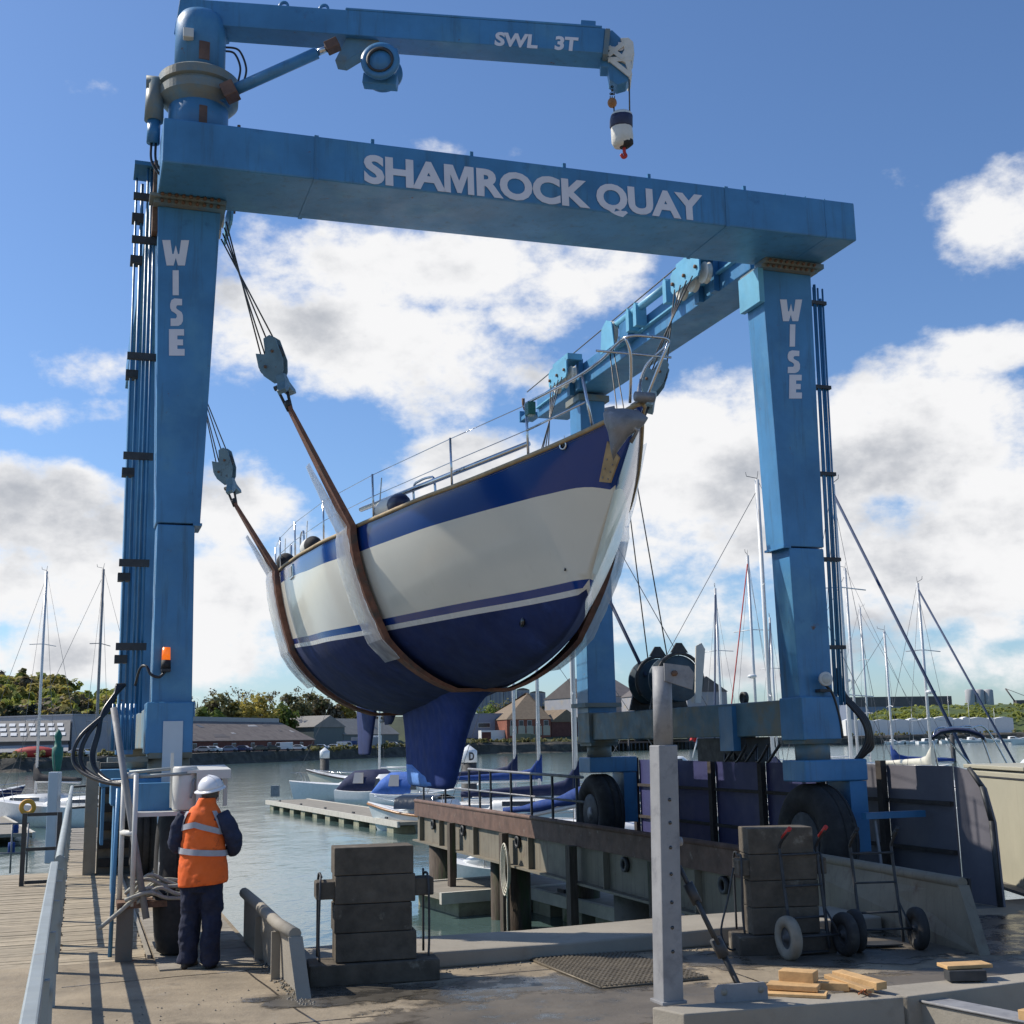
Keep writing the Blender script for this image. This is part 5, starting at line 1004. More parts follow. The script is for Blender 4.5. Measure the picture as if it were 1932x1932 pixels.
# keel block stacks
def stack(label, P, yaw, nb, w, base_w, h, cross, seed):
    rr = random.Random(seed); ax = Vv((math.cos(yaw), math.sin(yaw), 0)); ay = Vv((-ax.y, ax.x, 0)); A_ = (ax, ay, ZA); t = thing('keel_block_stack', label, 'block stack', P, 'strapped timber keel block stacks')
    Box('base_timber', 'block_timber', t, P + ZA * .09, (base_w, .42, .18), A_, .012); z = .185; hs_ = (h - .185) / nb
    for k in range(nb):
        wj = w + rr.uniform(-.015, .015); off = rr.uniform(-.015, .015); dp = .36
        if k == cross: Box('cross_timber', 'block_timber', t, P + ax * off + ZA * (z + hs_ * .5) - ay * .02, (base_w * .92, .24, hs_ * .62), A_, .012)
        Box('block', 'block_timber', t, P + ax * off + ay * .02 + ZA * (z + hs_ / 2), (wj, dp, hs_ - .005), A_, .008); z += hs_
    zc = .185 + hs_ * (cross + .5)
    for s in (-1, 1):
        x = base_w * .42 * s; Tube('lashing', 'dark_steel', t, smooth_path([P + ax * x + ZA * .2 - ay * .14, P + ax * (x * 1.02) + ZA * (zc * .5) - ay * .13, P + ax * x + ZA * (zc + hs_ * .3) - ay * .15, P + ax * (x * .96) + ZA * (zc + hs_ * .42), P + ax * x + ZA * (zc + hs_ * .3) + ay * .14, P + ax * x + ZA * .2 + ay * .16], 4), .011, 6)
    return t
pL = (onz(595, 1865, 0) + onz(830, 1850, 0)) / 2 + VA * .22; pL.z = 0
stack('grey timber keel block stack standing alone between the workman and the steel post', pL, math.atan2(*(onz(830, 1850, 0) - onz(595, 1865, 0)).to_2d().yx) if False else R(13), 4, .70, 1.14, 1.16, 2, 2)
pR = onz(1465, 1806, 0) + Vv((.12, .30, 0)); pR.z = 0
tS = stack('dark timber keel block stack behind the red handled sack truck', pR, R(5), 4, .66, .95, 1.18, 2, 5)
Tube('loose_rope', 'dark_steel', tS, smooth_path([pR + Vv((-.44, -.05, .80)), pR + Vv((-.52, -.08, .5)), pR + Vv((-.60, -.1, .2)), pR + Vv((-.5, -.1, .04)), pR + Vv((-.3, -.05, .2))], 6), .010, 6)
# sack trucks
def truck(label, P, yaw, hgt, wd, grips):
    ax = Vv((math.cos(yaw), math.sin(yaw), 0)); ay = Vv((-ax.y, ax.x, 0)); t = thing('sack_truck', label, 'sack truck', P, 'sack trucks in front of the right wheel guide')
    lean = .10
    for s in (-1, 1):
        x = s * wd / 2; Tube('side_bar', 'dark_steel', t, smooth_path([P + ax * x + ZA * .06 - ay * .02, P + ax * x + ZA * hgt * .75 + ay * lean, P + ax * x * 1.02 + ZA * hgt * .88 + ay * (lean + .0), P + ax * x * .98 + ZA * hgt + ay * (-.08)], 5), .016, 8)
        Tube('grip', 'red_grip' if grips else 'black_rubber', t, [P + ax * x * 1.0 + ZA * hgt * .94 + ay * (lean - .06), P + ax * x * .98 + ZA * (hgt + .03) + ay * -.10], .021, 8)
        wc_ = P + ax * (x + s * .10) + ZA * .20 - ay * .14; wh = MB().lathe([(.10, -.035), (.15, -.05), (.19, -.042), (.20, -.015), (.20, .015), (.19, .042), (.15, .05), (.10, .035)], wc_, ax, 28, True, True).build('wheel', 'dusty_tyre' if grips and s < 0 else 'tyre_rubber', t)
        MB().lathe([(.03, -.05), (.04, -.02), (.10, -.02), (.115, -.035), (.115, .035), (.10, .02), (.04, .02), (.03, .05)], wc_, ax, 20).build('rim', 'dark_steel', wh)
        Tube('stay', 'dark_steel', t, [wc_ - ax * s * .06, P + ax * x + ZA * .45 + ay * .05], .010, 6)
    for z in (.30, .55, .80): Tube('rung', 'dark_steel', t, [P - ax * wd / 2 + ZA * hgt * z + ay * lean * z, P + ax * wd / 2 + ZA * hgt * z + ay * lean * z], .011, 6)
    Tube('axle', 'dark_steel', t, [P - ax * (wd / 2 + .12) + ZA * .20 - ay * .14, P + ax * (wd / 2 + .12) + ZA * .20 - ay * .14], .012, 6); Box('toe_plate', 'dark_steel', t, P + ZA * .03 + ay * .12, (wd, .24, .012), (ax, ay, ZA))
    return t
p1 = onz(1490, 1808, 0) + Vv((.22, .10, 0)); truck('sack truck with red handle grips leaning on the right timber block stack', p1, R(17), 1.16, .40, True)
p2 = onz(1665, 1790, 0); truck('plain steel sack truck standing in the shade of the wheel guide', p2, R(6), 1.12, .42, False)
# tubular steel post on its plinth, with turnbuckle stay
PZ = .35; pa, pb, pc, pd_ = onz(1226, 1907, PZ), onz(1760, 1862, PZ), onz(2500, 1930, PZ), onz(1300, 2300, PZ)
pl_ = MB(); q = [onz(1230, 1906, PZ), onz(1700, 1868, PZ), onz(1705, 1880, PZ), onz(1290, 1912, PZ)]
def blockz(name, m, pts, z0, z1, par=None, bev=.01):
    a_ = [Vv((p[0], p[1], z0)) for p in pts]; b_ = [Vv((p[0], p[1], z1)) for p in pts]; n_ = len(pts)
    return MB().add(a_ + b_, [tuple(range(n_ - 1, -1, -1)), tuple(range(n_, 2 * n_))] + [(i, (i + 1) % n_, n_ + (i + 1) % n_, n_ + i) for i in range(n_)]).build(name, m, par, None, bev)
c0 = onz(1230, 1908, PZ); c1 = c0 + Vv((3.0, .95, 0)); nrm2 = Vv((.30, -.95, 0)); 
f0_, f1_, bl_ = onz(1290, 1913, PZ), onz(1705, 1881, PZ), onz(1230, 1900, PZ); plinth = struct(blockz('plinth', 'concrete_pale', [bl_, f0_, f1_, bl_ + (f1_ - f0_)], -.02, PZ))
struct(blockz('plinth', 'concrete_pale', [onz(1590, 1866, PZ), onz(1712, 1878, PZ), onz(2050, 1836, PZ), onz(2050, 1822, PZ)], -.02, PZ - .006))
pz0 = onz(1262, 1893, PZ) + Vv((0, .02, 0)); pz0.z = PZ; post = thing('steel_post', 'tall galvanised steel post, round above and square below, standing on the concrete plinth', 'post', pz0)
pax = Vv((.93, .36, 0)).normalized(); pay = Vv((-pax.y, pax.x, 0)); ln_ = Vv((.022, 0, 1)); 
def sq(z, w): c = pz0 + ln_ * z; return [c - pax * w - pay * w, c + pax * w - pay * w, c + pax * w + pay * w, c - pax * w + pay * w]
sb_ = MB().loft([sq(0, .074), sq(1.66, .072)], smooth=False).build('square_tube', 'galv', post, None, .008)
Cyl('round_tube', 'galv', post, pz0 + ln_ * 1.662, pz0 + ln_ * 2.19, .066, n=28); Box('base_plate', 'galv', post, pz0 + ZA * .012, (.18, .18, .02), (pax, pay, ZA), .003)
for z in (.33, .48, .64, .82, .99, 1.15, 1.30): Cyl('pin_hole', 'glass_dark', sb_, pz0 + ln_ * z - pay * .0725 + pax * .0, pz0 + ln_ * z - pay * .0765 + pax * 0, .012, n=10)
Prism('head_plate', 'galv', post, [(-.02, -.10), (.19, -.16), (.21, -.05), (.17, .0), (-.02, .02)], pz0 + ln_ * 2.19 - pay * .075, pax, ZA, pay * .012); Cyl('bolt', 'rust_bolt', post, pz0 + ln_ * 2.14 - pay * .075 + pax * .05, pz0 + ln_ * 2.14 - pay * .10 + pax * .05, .02, n=8)
Cyl('eye', 'galv', post, pz0 + ln_ * 1.02 + pax * .082, pz0 + ln_ * 1.02 + pax * .12, .03, n=10)
ta = pz0 + ln_ * .86 + pax * .10; tb = onz(1400, 1886, PZ); tb.z = PZ + .05; td = (tb - ta); tl = td.length; td.normalize(); ts = td.cross(ZA).normalized()
tbk = thing('turnbuckle_stay', 'dark steel turnbuckle stay running from the steel post down to its anchor plate', 'turnbuckle', tb)
Tube('upper_rod', 'dark_steel', tbk, [ta, ta + td * tl * .22], .016, 8); Cyl('upper_nut', 'dark_steel', tbk, ta + td * tl * .14, ta + td * tl * .30, .035, n=8)
for s in (-1, 1): Tube('body_bar', 'dark_steel', tbk, [ta + td * tl * .28 + ts * .03 * s, ta + td * tl * .62 + ts * .036 * s], .014, 8)
Cyl('lower_nut', 'dark_steel', tbk, ta + td * tl * .58, ta + td * tl * .72, .042, n=8); Tube('lower_rod', 'dark_steel', tbk, [ta + td * tl * .70, tb], .02, 8)
for s in (-1, 1): Tube('fork_bar', 'dark_steel', tbk, [ta + td * tl * .86 + ts * .01 * s, tb + ts * .022 * s], .010, 6)
apx = Vv((.97, .24, 0)); pl2 = Prism('anchor_plate', 'galv', tbk, [(-.20, 0), (.17, 0), (.17, .08), (.15, .11), (-.17, .11), (-.20, .08)], tb - ZA * .05 - Vv((0, .03, 0)), apx, ZA, Vv((.006, -.02, 0)))
for x in (-.14, .12): Cyl('plate_hole', 'concrete_pale', pl2, tb + apx * x - Vv((-.006, .05, 0)) + ZA * .015, tb + apx * x - Vv((-.006, .055, 0)) + ZA * .015, .022, n=12)
# drain grate of expanded metal
g4 = [onz(1000, 1812, 0), onz(1180, 1801, 0), onz(1335, 1848, 0), onz(1135, 1867, 0)]; gt = thing('drain_grate', 'rusty expanded metal grate lying in the yard in front of the kerb', 'grate', (g4[0] + g4[2]) / 2)
def gp(a, b): return (g4[0].lerp(g4[1], a)).lerp(g4[3].lerp(g4[2], a), b)
blk = MB().add([gp(0, 0) + ZA * .003, gp(1, 0) + ZA * .003, gp(1, 1) + ZA * .003, gp(0, 1) + ZA * .003], [(0, 1, 2, 3)]).build('pit', 'wet_mud', gt)
mesh = MB(); NA, NB_ = 22, 22
for i in range(NA):
    for s in (0, 1):
        pts = [gp((i + .5 + (.5 if (j + s) % 2 else -.5) * .92) / NA, j / NB_) + ZA * (.014 + .010 * ((j + s) % 2)) for j in range(NB_ + 1)]
        for j in range(NB_):
            a, b = pts[j], pts[j + 1]; d = (b - a).normalized(); w_ = d.cross(ZA) * .008; mesh.add([a - w_, a + w_, b + w_, b - w_, a - w_ + ZA * .012, a + w_ + ZA * .012, b + w_ + ZA * .012, b - w_ + ZA * .012], [(0, 1, 5, 4), (1, 2, 6, 5), (2, 3, 7, 6), (3, 0, 4, 7), (4, 5, 6, 7)])
stuff(mesh.build('mesh_strands', 'grate_steel', gt))
for a, b in ((0, 1), (1, 2), (2, 3), (3, 0)): Tube('frame_bar', 'grate_steel', gt, [g4[a] + ZA * .012, g4[b] + ZA * .012], .014, 4)
# timber offcuts and steel channel in the right foreground
def board(label, p, yaw, size, pitch=0, grp='timber offcuts on the plinth'):
    ax = Vv((math.cos(yaw) * math.cos(pitch), math.sin(yaw) * math.cos(pitch), math.sin(pitch))); ay = ZA.cross(ax).normalized(); return tag(Box('timber_offcut', 'fresh_timber', None, p, size, (ax, ay, ax.cross(ay)), .004, loc=p), label, 'timber', grp)
def pp(x, y, dz=0): q = onz(x, y, PZ); q.z = PZ + dz; return q
board('squared timber offcut on top of the left pile of wood', pp(1508, 1868, .095), R(-28), (.24, .13, .07)); board('flat timber offcut under the squared one', pp(1498, 1874, .045), R(-22), (.34, .15, .035)); board('thin board at the bottom of the left wood pile', pp(1500, 1878, .012), R(-18), (.42, .16, .02))
board('brown timber wedge lying behind the split board', pp(1570, 1868, .03), R(-20), (.24, .10, .05)); board('split board lying end on towards the camera', pp(1602, 1870, .05), R(-62), (.42, .06, .03), -.08); board('grooved pale board beside the split board', pp(1622, 1866, .06), R(-58), (.40, .10, .05), -.06)
board('flat board lying apart near the right edge', pp(1822, 1846, .09), R(8), (.34, .16, .025), grp='timber offcuts on the plinth'); tag(Box('dark_brick', 'dark_steel', None, pp(1822, 1850, .04), (.26, .12, .07), WAX, .004, loc=pp(1822, 1850, .04)), 'dark block holding up the flat board near the right edge', 'block')
cw = pp(1632, 1878, .02); cc_ = thing('copper_scrap', 'small twist of copper cable ends at the end of the split board', 'scrap', cw)
for k in range(5): Tube('strand', 'copper', cc_, [cw + Vv((random.uniform(-.03, .03), 0, .01)), cw + Vv((random.uniform(-.06, .06), -.06, random.uniform(-.01, .03)))], .006, 5)
ch = [onz(1712, 1884, .22), onz(1800, 1872, .22), onz(1990, 1918, .22), onz(1880, 1990, .22)]; chn = thing('steel_trough', 'worn galvanised steel trough lying in the bottom right corner', 'trough', ch[0])
a, b = onz(1718, 1886, .30), onz(2010, 1945, .30); a.z = b.z = .30; d = (b - a); ln2 = d.length; d.normalize(); nb = Vv((d.y, -d.x, 0)); nb = nb if nb.y < 0 else -nb
Prism('side_plate', 'concrete_pale', chn, [(0, -.26), (ln2, -.26), (ln2, 0), (0, 0)], a, d, ZA, nb * -.02); MB().prism([(0, 0), (ln2, 0), (ln2, .22), (.12, .22)], a + ZA * .002, d, nb * -1, ZA * -.014).build('top_plate', 'galv', chn)
Box('timber_end', 'fresh_timber', chn, a + d * .86 - nb * .08 + ZA * .03, (.10, .12, .07), (d, nb, ZA), .004)
Tube('lip_bead', 'galv', chn, [a + nb * .006 + ZA * .004, b + nb * .006 + ZA * .004], .010, 6)
# left handrails
lr = thing('handrail', 'long flat topped grey handrail in the left foreground', 'railing', H(-1.16, -4, 0))
a, b = H(-1.155, -9.5, .90), H(-1.195, .10, .90)
Hexa('top_rail', 'galv_rail', lr, [a - UA * .04 - ZA * .07, a + UA * .04 - ZA * .07, b + UA * .04 - ZA * .07, b - UA * .04 - ZA * .07, a - UA * .04, a + UA * .04, b + UA * .04, b - UA * .04], .012)
for v in (-8.6, -6.8, -4.9, -3.0, -1.35, -.1):
    Uvz('rail_post', 'galv_rail', lr, -1.19, -1.10, v - .035, v + .035, 0, .832)
Uvz('mid_rail', 'galv_rail', lr, -1.17, -1.125, -9.5, .05, .42, .47); 
l2 = thing('handrail', 'far grey handrail with a swan neck beside the boarded walkway', 'railing', H(-1.13, 8, 0))
Tube('top_rail', 'galv_rail', l2, smooth_path([H(-1.15, .35, .90), H(-1.15, .8, .92), H(-1.14, 2.2, 1.0), H(-1.13, 4, 1.08), H(-1.13, 9, 1.10), H(-1.13, 21.5, 1.10)], 6), .045, 8)
for v in (.4, 2.4, 5.0, 8.0, 11, 14, 17, 20): Uvz('rail_post', 'galv_rail', l2, -1.16, -1.10, v - .035, v + .035, -.03, .92 if v < 1 else (1.0 if v < 4 else 1.08))
Uvz('mid_rail', 'galv_rail', l2, -1.145, -1.115, .45, 21.5, .5, .55); Tube('end_bar', 'dark_steel', l2, [H(-1.13, 21.5, 1.1), H(-.1, 21.9, 1.12)], .03, 6); Tube('end_bar', 'dark_steel', l2, [H(-1.13, 21.5, .55), H(-.1, 21.9, .56)], .03, 6)
gf = thing('gate_frame', 'dark square gate frame standing at the end of the timber deck', 'gate', H(-1.5, 7, 0))
q = onY(70, 1520, 24.5)
for u in (-1.76, -1.24): Uvz('upright', 'dark_steel', gf, u - .035, u + .035, 7.0, 7.07, -.04, 1.10)
for z in (.02, .52, 1.05): Uvz('bar', 'dark_steel', gf, -1.72, -1.28, 7.01, 7.06, z, z + .05)
# concrete pillar beside the left runway
tp = thing('concrete_pillar', 'pale concrete pillar with dark tyre fenders standing beside the walkway', 'pillar', H(-.3, 7.6, 0))
Uvz('shaft', 'concrete_pale', tp, -.86, -.66, 8.2, 8.5, -.5, 1.86); Uvz('back_shaft', 'concrete_dark', tp, -.64, .1, 8.25, 8.8, -.5, 1.84)
for k in range(6): Uvz('rubbing_strip', 'black_rubber', tp, -.62, .08, 8.17, 8.24, .12 + .30 * k, .26 + .30 * k)
# mooring ropes heaped on the left wheel, rubber sack
rp = thing('rope_heap', 'tangled grey green mooring ropes heaped in front of the left hoist wheel', 'rope', H(-.1, -.8, .6)); rr = random.Random(12)
for k in range(9):
    u, z = -.30 + rr.uniform(-.08, .12), .62 + rr.uniform(-.08, .10); v = -.72 - .04 * k
    pts = [H(u - .1 + rr.uniform(-.08, .05), v, z + rr.uniform(-.1, .05)), H(u + .08, v - .05, z + .06 + rr.uniform(0, .06)), H(u + .26, v + rr.uniform(-.05, .05), z + .02 + rr.uniform(-.05, .08)), H(u + .42 + rr.uniform(-.05, .06), v, z + rr.uniform(-.08, .06)), H(u + .50, v + .05, z - .05)]
    Tube('strand', 'rope_grey', rp, smooth_path(pts, 6), .020, 7)
Tube('tail', 'rope_grey', rp, smooth_path([H(-.2, -.85, .66), H(-.42, -1.0, .58), H(-.58, -1.05, .46), H(-.74, -1.08, .34)], 6), .022, 7)
bgp = H(.02, -.80, 0); bag = thing('rubber_bin', 'big black rubber trug full of gear under the mooring ropes', 'bin', bgp)
def rr_(z, a, b): return [bgp + UA * (a * math.cos(2 * math.pi * k / 18)) + VA * (b * math.sin(2 * math.pi * k / 18)) + ZA * z for k in range(18)]
MB().loft([rr_(.02, .15, .16), rr_(.05, .20, .2), rr_(.2, .23, .23), rr_(.48, .25, .25), rr_(.60, .255, .255)], smooth=True).build('body', 'black_rubber', bag)
for k in range(6): MB().ell(bgp + Vv((rr.uniform(-.15, .2), rr.uniform(-.2, .05), .58 + rr.uniform(0, .06))), (.09, .08, .06)).build('bundle', 'black_rubber' if k else 'rope_pale', bag)
# ------------------------------------------------------------------ workman seen from behind
PX = onz(377, 1826, 0); PX.z = 0
fwd = Vv((.10, 1, 0)).normalized(); rgt = Vv((fwd.y, -fwd.x, 0))
person = thing('person', 'workman seen from behind in an orange reflective vest, navy overalls and white helmet', 'person', PX)
def pw_(x, y, z): return PX + rgt * x + fwd * y + ZA * z
def ring(x, y, z, a, b, n=18, tilt=0.0): return [pw_(x + a * math.cos(2 * math.pi * k / n), y + b * math.sin(2 * math.pi * k / n), z + tilt * math.cos(2 * math.pi * k / n)) for k in range(n)]
def limb(mb, pts, rs, n=12):
    mb.tube(smooth_path([pw_(*p) for p in pts], 4), list(np.interp(np.linspace(0, len(pts) - 1, (len(pts) - 1) * 4 + 1), range(len(pts)), rs)), n)
hx, hy, hz = .045, .05, 1.635      # head centre
body = MB()
body.loft([ring(0, 0, .86, .145, .10), ring(0, .0, .95, .16, .115), ring(0, .01, 1.08, .15, .105), ring(0, .01, 1.25, .165, .115), ring(0, 0, 1.38, .18, .11), ring(.005, .0, 1.46, .12, .085), ring(.02, .015, 1.50, .062, .062), ring(.035, .03, 1.57, .056, .060)])
body.ell(pw_(hx, hy, hz), (.078, .098, .118), (rgt, fwd, ZA), 18, 12)
body.ell(pw_(hx - .03, hy + .095, hz - .02), (.016, .022, .02), (rgt, fwd, ZA), 8, 6)
for s in (-1, 1): body.ell(pw_(hx + s * .078, hy, hz - .01), (.012, .022, .032), (rgt, fwd, ZA), 8, 6)
limb(body, [(-.09, 0, .90), (-.10, .0, .50), (-.11, -.01, .12), (-.11, .0, .06)], [.08, .052, .036, .036]); limb(body, [(.09, 0, .90), (.085, .0, .50), (.085, -.02, .12), (.085, 0, .06)], [.08, .052, .036, .036])
AL = [(-.19, 0, 1.40), (-.255, .02, 1.16), (-.17, .22, 1.06), (-.12, .28, 1.05)]; AR = [(.19, 0, 1.40), (.275, .03, 1.17), (.20, .22, 1.08), (.15, .28, 1.07)]
limb(body, AL, [.06, .048, .034, .03]); limb(body, AR, [.06, .048, .034, .03])
for a in (AL, AR):
    w_ = a[-1]; s = -1 if w_[0] < 0 else 1; body.ell(pw_(w_[0] - s * .02, w_[1] + .05, w_[2]), (.042, .055, .02), (rgt, fwd, ZA), 10, 7)
    for k in range(4): limb(body, [(w_[0] - s * .02 + (k - 1.5) * .02, w_[1] + .09, w_[2]), (w_[0] - s * .02 + (k - 1.5) * .022, w_[1] + .125 - .006 * abs(k - 1.4), w_[2] - .006), (w_[0] - s * .02 + (k - 1.5) * .021, w_[1] + .15 - .01 * abs(k - 1.4), w_[2] - .03)], [.010, .009, .007], 7)
    limb(body, [(w_[0] - s * .05, w_[1] + .03, w_[2]), (w_[0] - s * .085, w_[1] + .07, w_[2] - .005), (w_[0] - s * .08, w_[1] + .10, w_[2] - .015)], [.014, .011, .008], 7)
bo = body.build('body', 'skin', person); rm = bo.modifiers.new('remesh', 'REMESH'); rm.mode = 'VOXEL'; rm.voxel_size = .011; rm.use_smooth_shade = True
# trousers
tr = MB(); tr.loft([ring(0, 0, .70, .165, .125), ring(0, 0, .84, .175, .135), ring(0, .01, 1.0, .17, .125), ring(0, .01, 1.10, .165, .12)])
limb(tr, [(-.085, 0, .88), (-.105, .01, .62), (-.11, .02, .46), (-.12, .0, .26), (-.125, 0, .10), (-.125, .0, .05)], [.118, .105, .092, .092, .098, .092], 16)
limb(tr, [(.085, 0, .88), (.10, .01, .62), (.10, .02, .46), (.10, -.01, .26), (.10, -.01, .10), (.10, 0, .05)], [.118, .105, .092, .092, .098, .092], 16)
to = tr.build('trousers', 'overall_navy', person); rm = to.modifiers.new('remesh', 'REMESH'); rm.mode = 'VOXEL'; rm.voxel_size = .013; rm.use_smooth_shade = True
tx = bpy.data.textures.new('folds', 'CLOUDS'); tx.noise_scale = .11; dm = to.modifiers.new('folds', 'DISPLACE'); dm.texture = tx; dm.strength = .05; dm.texture_coords = 'GLOBAL'
# jacket body and sleeves
jk = MB(); jk.loft([ring(0, .01, .83, .185, .14), ring(0, .01, 1.0, .175, .13), ring(0, .01, 1.25, .185, .13), ring(0, 0, 1.37, .20, .125), ring(.005, 0, 1.46, .135, .10), ring(.02, .015, 1.53, .075, .075)])
limb(jk, [(-.17, 0, 1.41), (-.225, 0, 1.33), (-.275, .02, 1.17), (-.25, .10, 1.09), (-.17, .22, 1.07), (-.13, .27, 1.06)], [.085, .088, .080, .074, .062, .055], 14)
limb(jk, [(.17, 0, 1.41), (.23, 0, 1.33), (.295, .03, 1.18), (.27, .11, 1.09), (.19, .22, 1.08), (.155, .27, 1.08)], [.085, .090, .084, .076, .062, .055], 14)
jo = jk.build('jacket', 'jacket_navy', person); rm = jo.modifiers.new('remesh', 'REMESH'); rm.mode = 'VOXEL'; rm.voxel_size = .012; rm.use_smooth_shade = True
dm = jo.modifiers.new('folds', 'DISPLACE'); dm.texture = tx; dm.strength = .04; dm.texture_coords = 'GLOBAL'
# vest: rings, wide at the hem, narrowing to straps at the shoulder
VR_ = [(.76, .228, .185, 0), (.80, .240, .190, 0), (.90, .235, .180, 0), (1.02, .225, .170, 0), (1.12, .215, .160, .0), (1.22, .205, .158, 0), (1.30, .198, .155, 0), (1.37, .188, .148, .0), (1.43, .168, .130, .0), (1.475, .140, .112, .005), (1.505, .105, .095, .012), (1.545, .082, .086, .02), (1.575, .078, .084, .028)]
rr = random.Random(9); NV = 40
def vr(z, k, off=0.0):
    zs_ = [q[0] for q in VR_]; a = np.interp(z, zs_, [q[1] for q in VR_]); b = np.interp(z, zs_, [q[2] for q in VR_]); xo = np.interp(z, zs_, [q[3] for q in VR_]); th = 2 * math.pi * k / NV
    f = 1 + .022 * math.sin(5 * th + z * 9) * max(0, (1.25 - z)) * 2.2 + .012 * math.sin(9 * th - z * 14)
    return pw_(xo + (a * f + off) * math.cos(th), .012 + (b * f + off) * math.sin(th), z + .018 * math.cos(th) * (1 if z < .9 else 0))
zl = list(np.linspace(.76, 1.575, 26))
MB().loft([[vr(z, k) for k in range(NV)] for z in zl], cap=False).build('vest', 'vest_orange', person)
vo = bpy.data.objects[[o.name for o in person.children if o.name.startswith('vest')][0]]; sbm = vo.modifiers.new('fine', 'SUBSURF'); sbm.levels = sbm.render_levels = 1
tx2 = bpy.data.textures.new('creases', 'CLOUDS'); tx2.noise_scale = .075; dm2 = vo.modifiers.new('creases', 'DISPLACE'); dm2.texture = tx2; dm2.strength = .022; dm2.mid_level = .6; dm2.texture_coords = 'GLOBAL'
so = vo.modifiers.new('thickness', 'SOLIDIFY'); so.thickness = .008; so.offset = 1
def vband(name, f0, f1, ks, off=.015):
    mb = MB(); mb.loft([[vr(f0(k), k, off), vr(f1(k), k, off), vr(f1(k), k, off + .004), vr(f0(k), k, off + .004)] for k in ks], smooth=False); return mb.build(name, 'reflective', vo)
allk = [k * .5 for k in range(0, 2 * NV + 1)]
tl_ = lambda k: -.016 * math.cos(2 * math.pi * k / NV)
vband('reflective_band', lambda k: 1.045 + tl_(k), lambda k: 1.10 + tl_(k), allk)
ch_ = lambda k: .055 * (1 - min(1, abs(k - 30 + 1.0) / 7.5)) + tl_(k) * .8
vband('reflective_band', lambda k: 1.245 + ch_(k), lambda k: 1.30 + ch_(k), [20 + q * .5 for q in range(0, 41)])
for x0, x1 in ((-.215, -.135), (.135, .215)):      # shoulder bands over the back
    s = -1 if x0 < 0 else 1; rg = []
    for t in np.linspace(0, 1, 8):
        z = 1.27 + .185 * t; k0 = 30 + s * (8.6 - 2.2 * t) ; k1 = 30 + s * (6.6 - 2.0 * t); rg.append([vr(z, k0, .016), vr(z, k1, .016), vr(z, k1, .021), vr(z, k0, .021)])
    MB().loft(rg, smooth=False).build('shoulder_band', 'reflective', vo)
# hair, helmet, boots
MB().loft([[pw_(hx + a * math.cos(2 * math.pi * k / 18), hy - .008 + b * math.sin(2 * math.pi * k / 18), hz + dz) for k in range(18)] for dz, a, b in ((-.075, .06, .07), (-.05, .078, .095), (-.01, .084, .105), (.05, .084, .105))], cap=False).build('hair', 'hair_grey', person)
hq = Matrix.Rotation(R(-9), 3, fwd) @ Matrix.Rotation(R(12), 3, rgt); HA = (hq @ rgt, hq @ fwd, hq @ ZA); hc = pw_(hx + .005, hy - .005, hz + .03); hd_ = Vv((-.75, .66, 0)).normalized(); HA = (HA[2].cross(hd_).normalized() * -1, hd_, HA[2]); HA = (HA[0], (HA[2].cross(HA[0])).normalized(), HA[2])
rg = []
for i in range(9):
    a = i / 8 * math.pi / 2; q = math.cos(a) if i < 8 else .02
    rg.append([hc + HA[0] * (.118 * q * math.cos(2 * math.pi * k / 28)) + HA[1] * (.142 * q * math.sin(2 * math.pi * k / 28)) + HA[2] * (.125 * math.sin(a) + .006 * (abs(math.cos(2 * math.pi * k / 28)) < .15) * (i > 1)) for k in range(28)])
hm = MB().loft(rg).build('helmet', 'helmet_white', person)
rim = []
for k in range(29):
    th = 2 * math.pi * k / 28; e = .016 + (.040 if math.sin(th) > .3 else 0) * (math.sin(th) - .3) / .7
    c_, s_ = math.cos(th), math.sin(th); p0 = hc + HA[0] * (.114 * c_) + HA[1] * (.138 * s_); p1 = hc + HA[0] * ((.118 + e) * c_) + HA[1] * ((.142 + e) * s_) - HA[2] * .014; rim.append([p0 + HA[2] * .006, p1 + HA[2] * .002, p1 - HA[2] * .006, p0 - HA[2] * .006])
MB().loft(rim, smooth=False).build('brim', 'helmet_white', hm); MB().loft([[hc + HA[0] * (x * .013) + HA[1] * (.148 * math.cos(a)) + HA[2] * (.131 * math.sin(a)) for x in (-1, 0, 1)] for a in np.linspace(.15, math.pi - .15, 14)], closed=False, cap=False).build('ridge', 'helmet_white', hm)
for x, yy, ya in ((-.125, 0, .14), (.10, 0, -.10)):
    d = (fwd + rgt * ya).normalized(); e = Vv((d.y, -d.x, 0)); c_ = pw_(x, yy, 0)
    MB().loft([[c_ + d * (dy + ln_b * math.sin(t)) + e * (w_ * math.cos(t)) + ZA * z for t in np.linspace(0, 2 * math.pi, 15)[:-1]] for z, w_, ln_b, dy in ((.0, .052, .14, .05), (.03, .052, .142, .05), (.06, .05, .12, .035), (.09, .05, .07, .0), (.16, .052, .06, -.01))]).build('boot', 'boot_black', person)
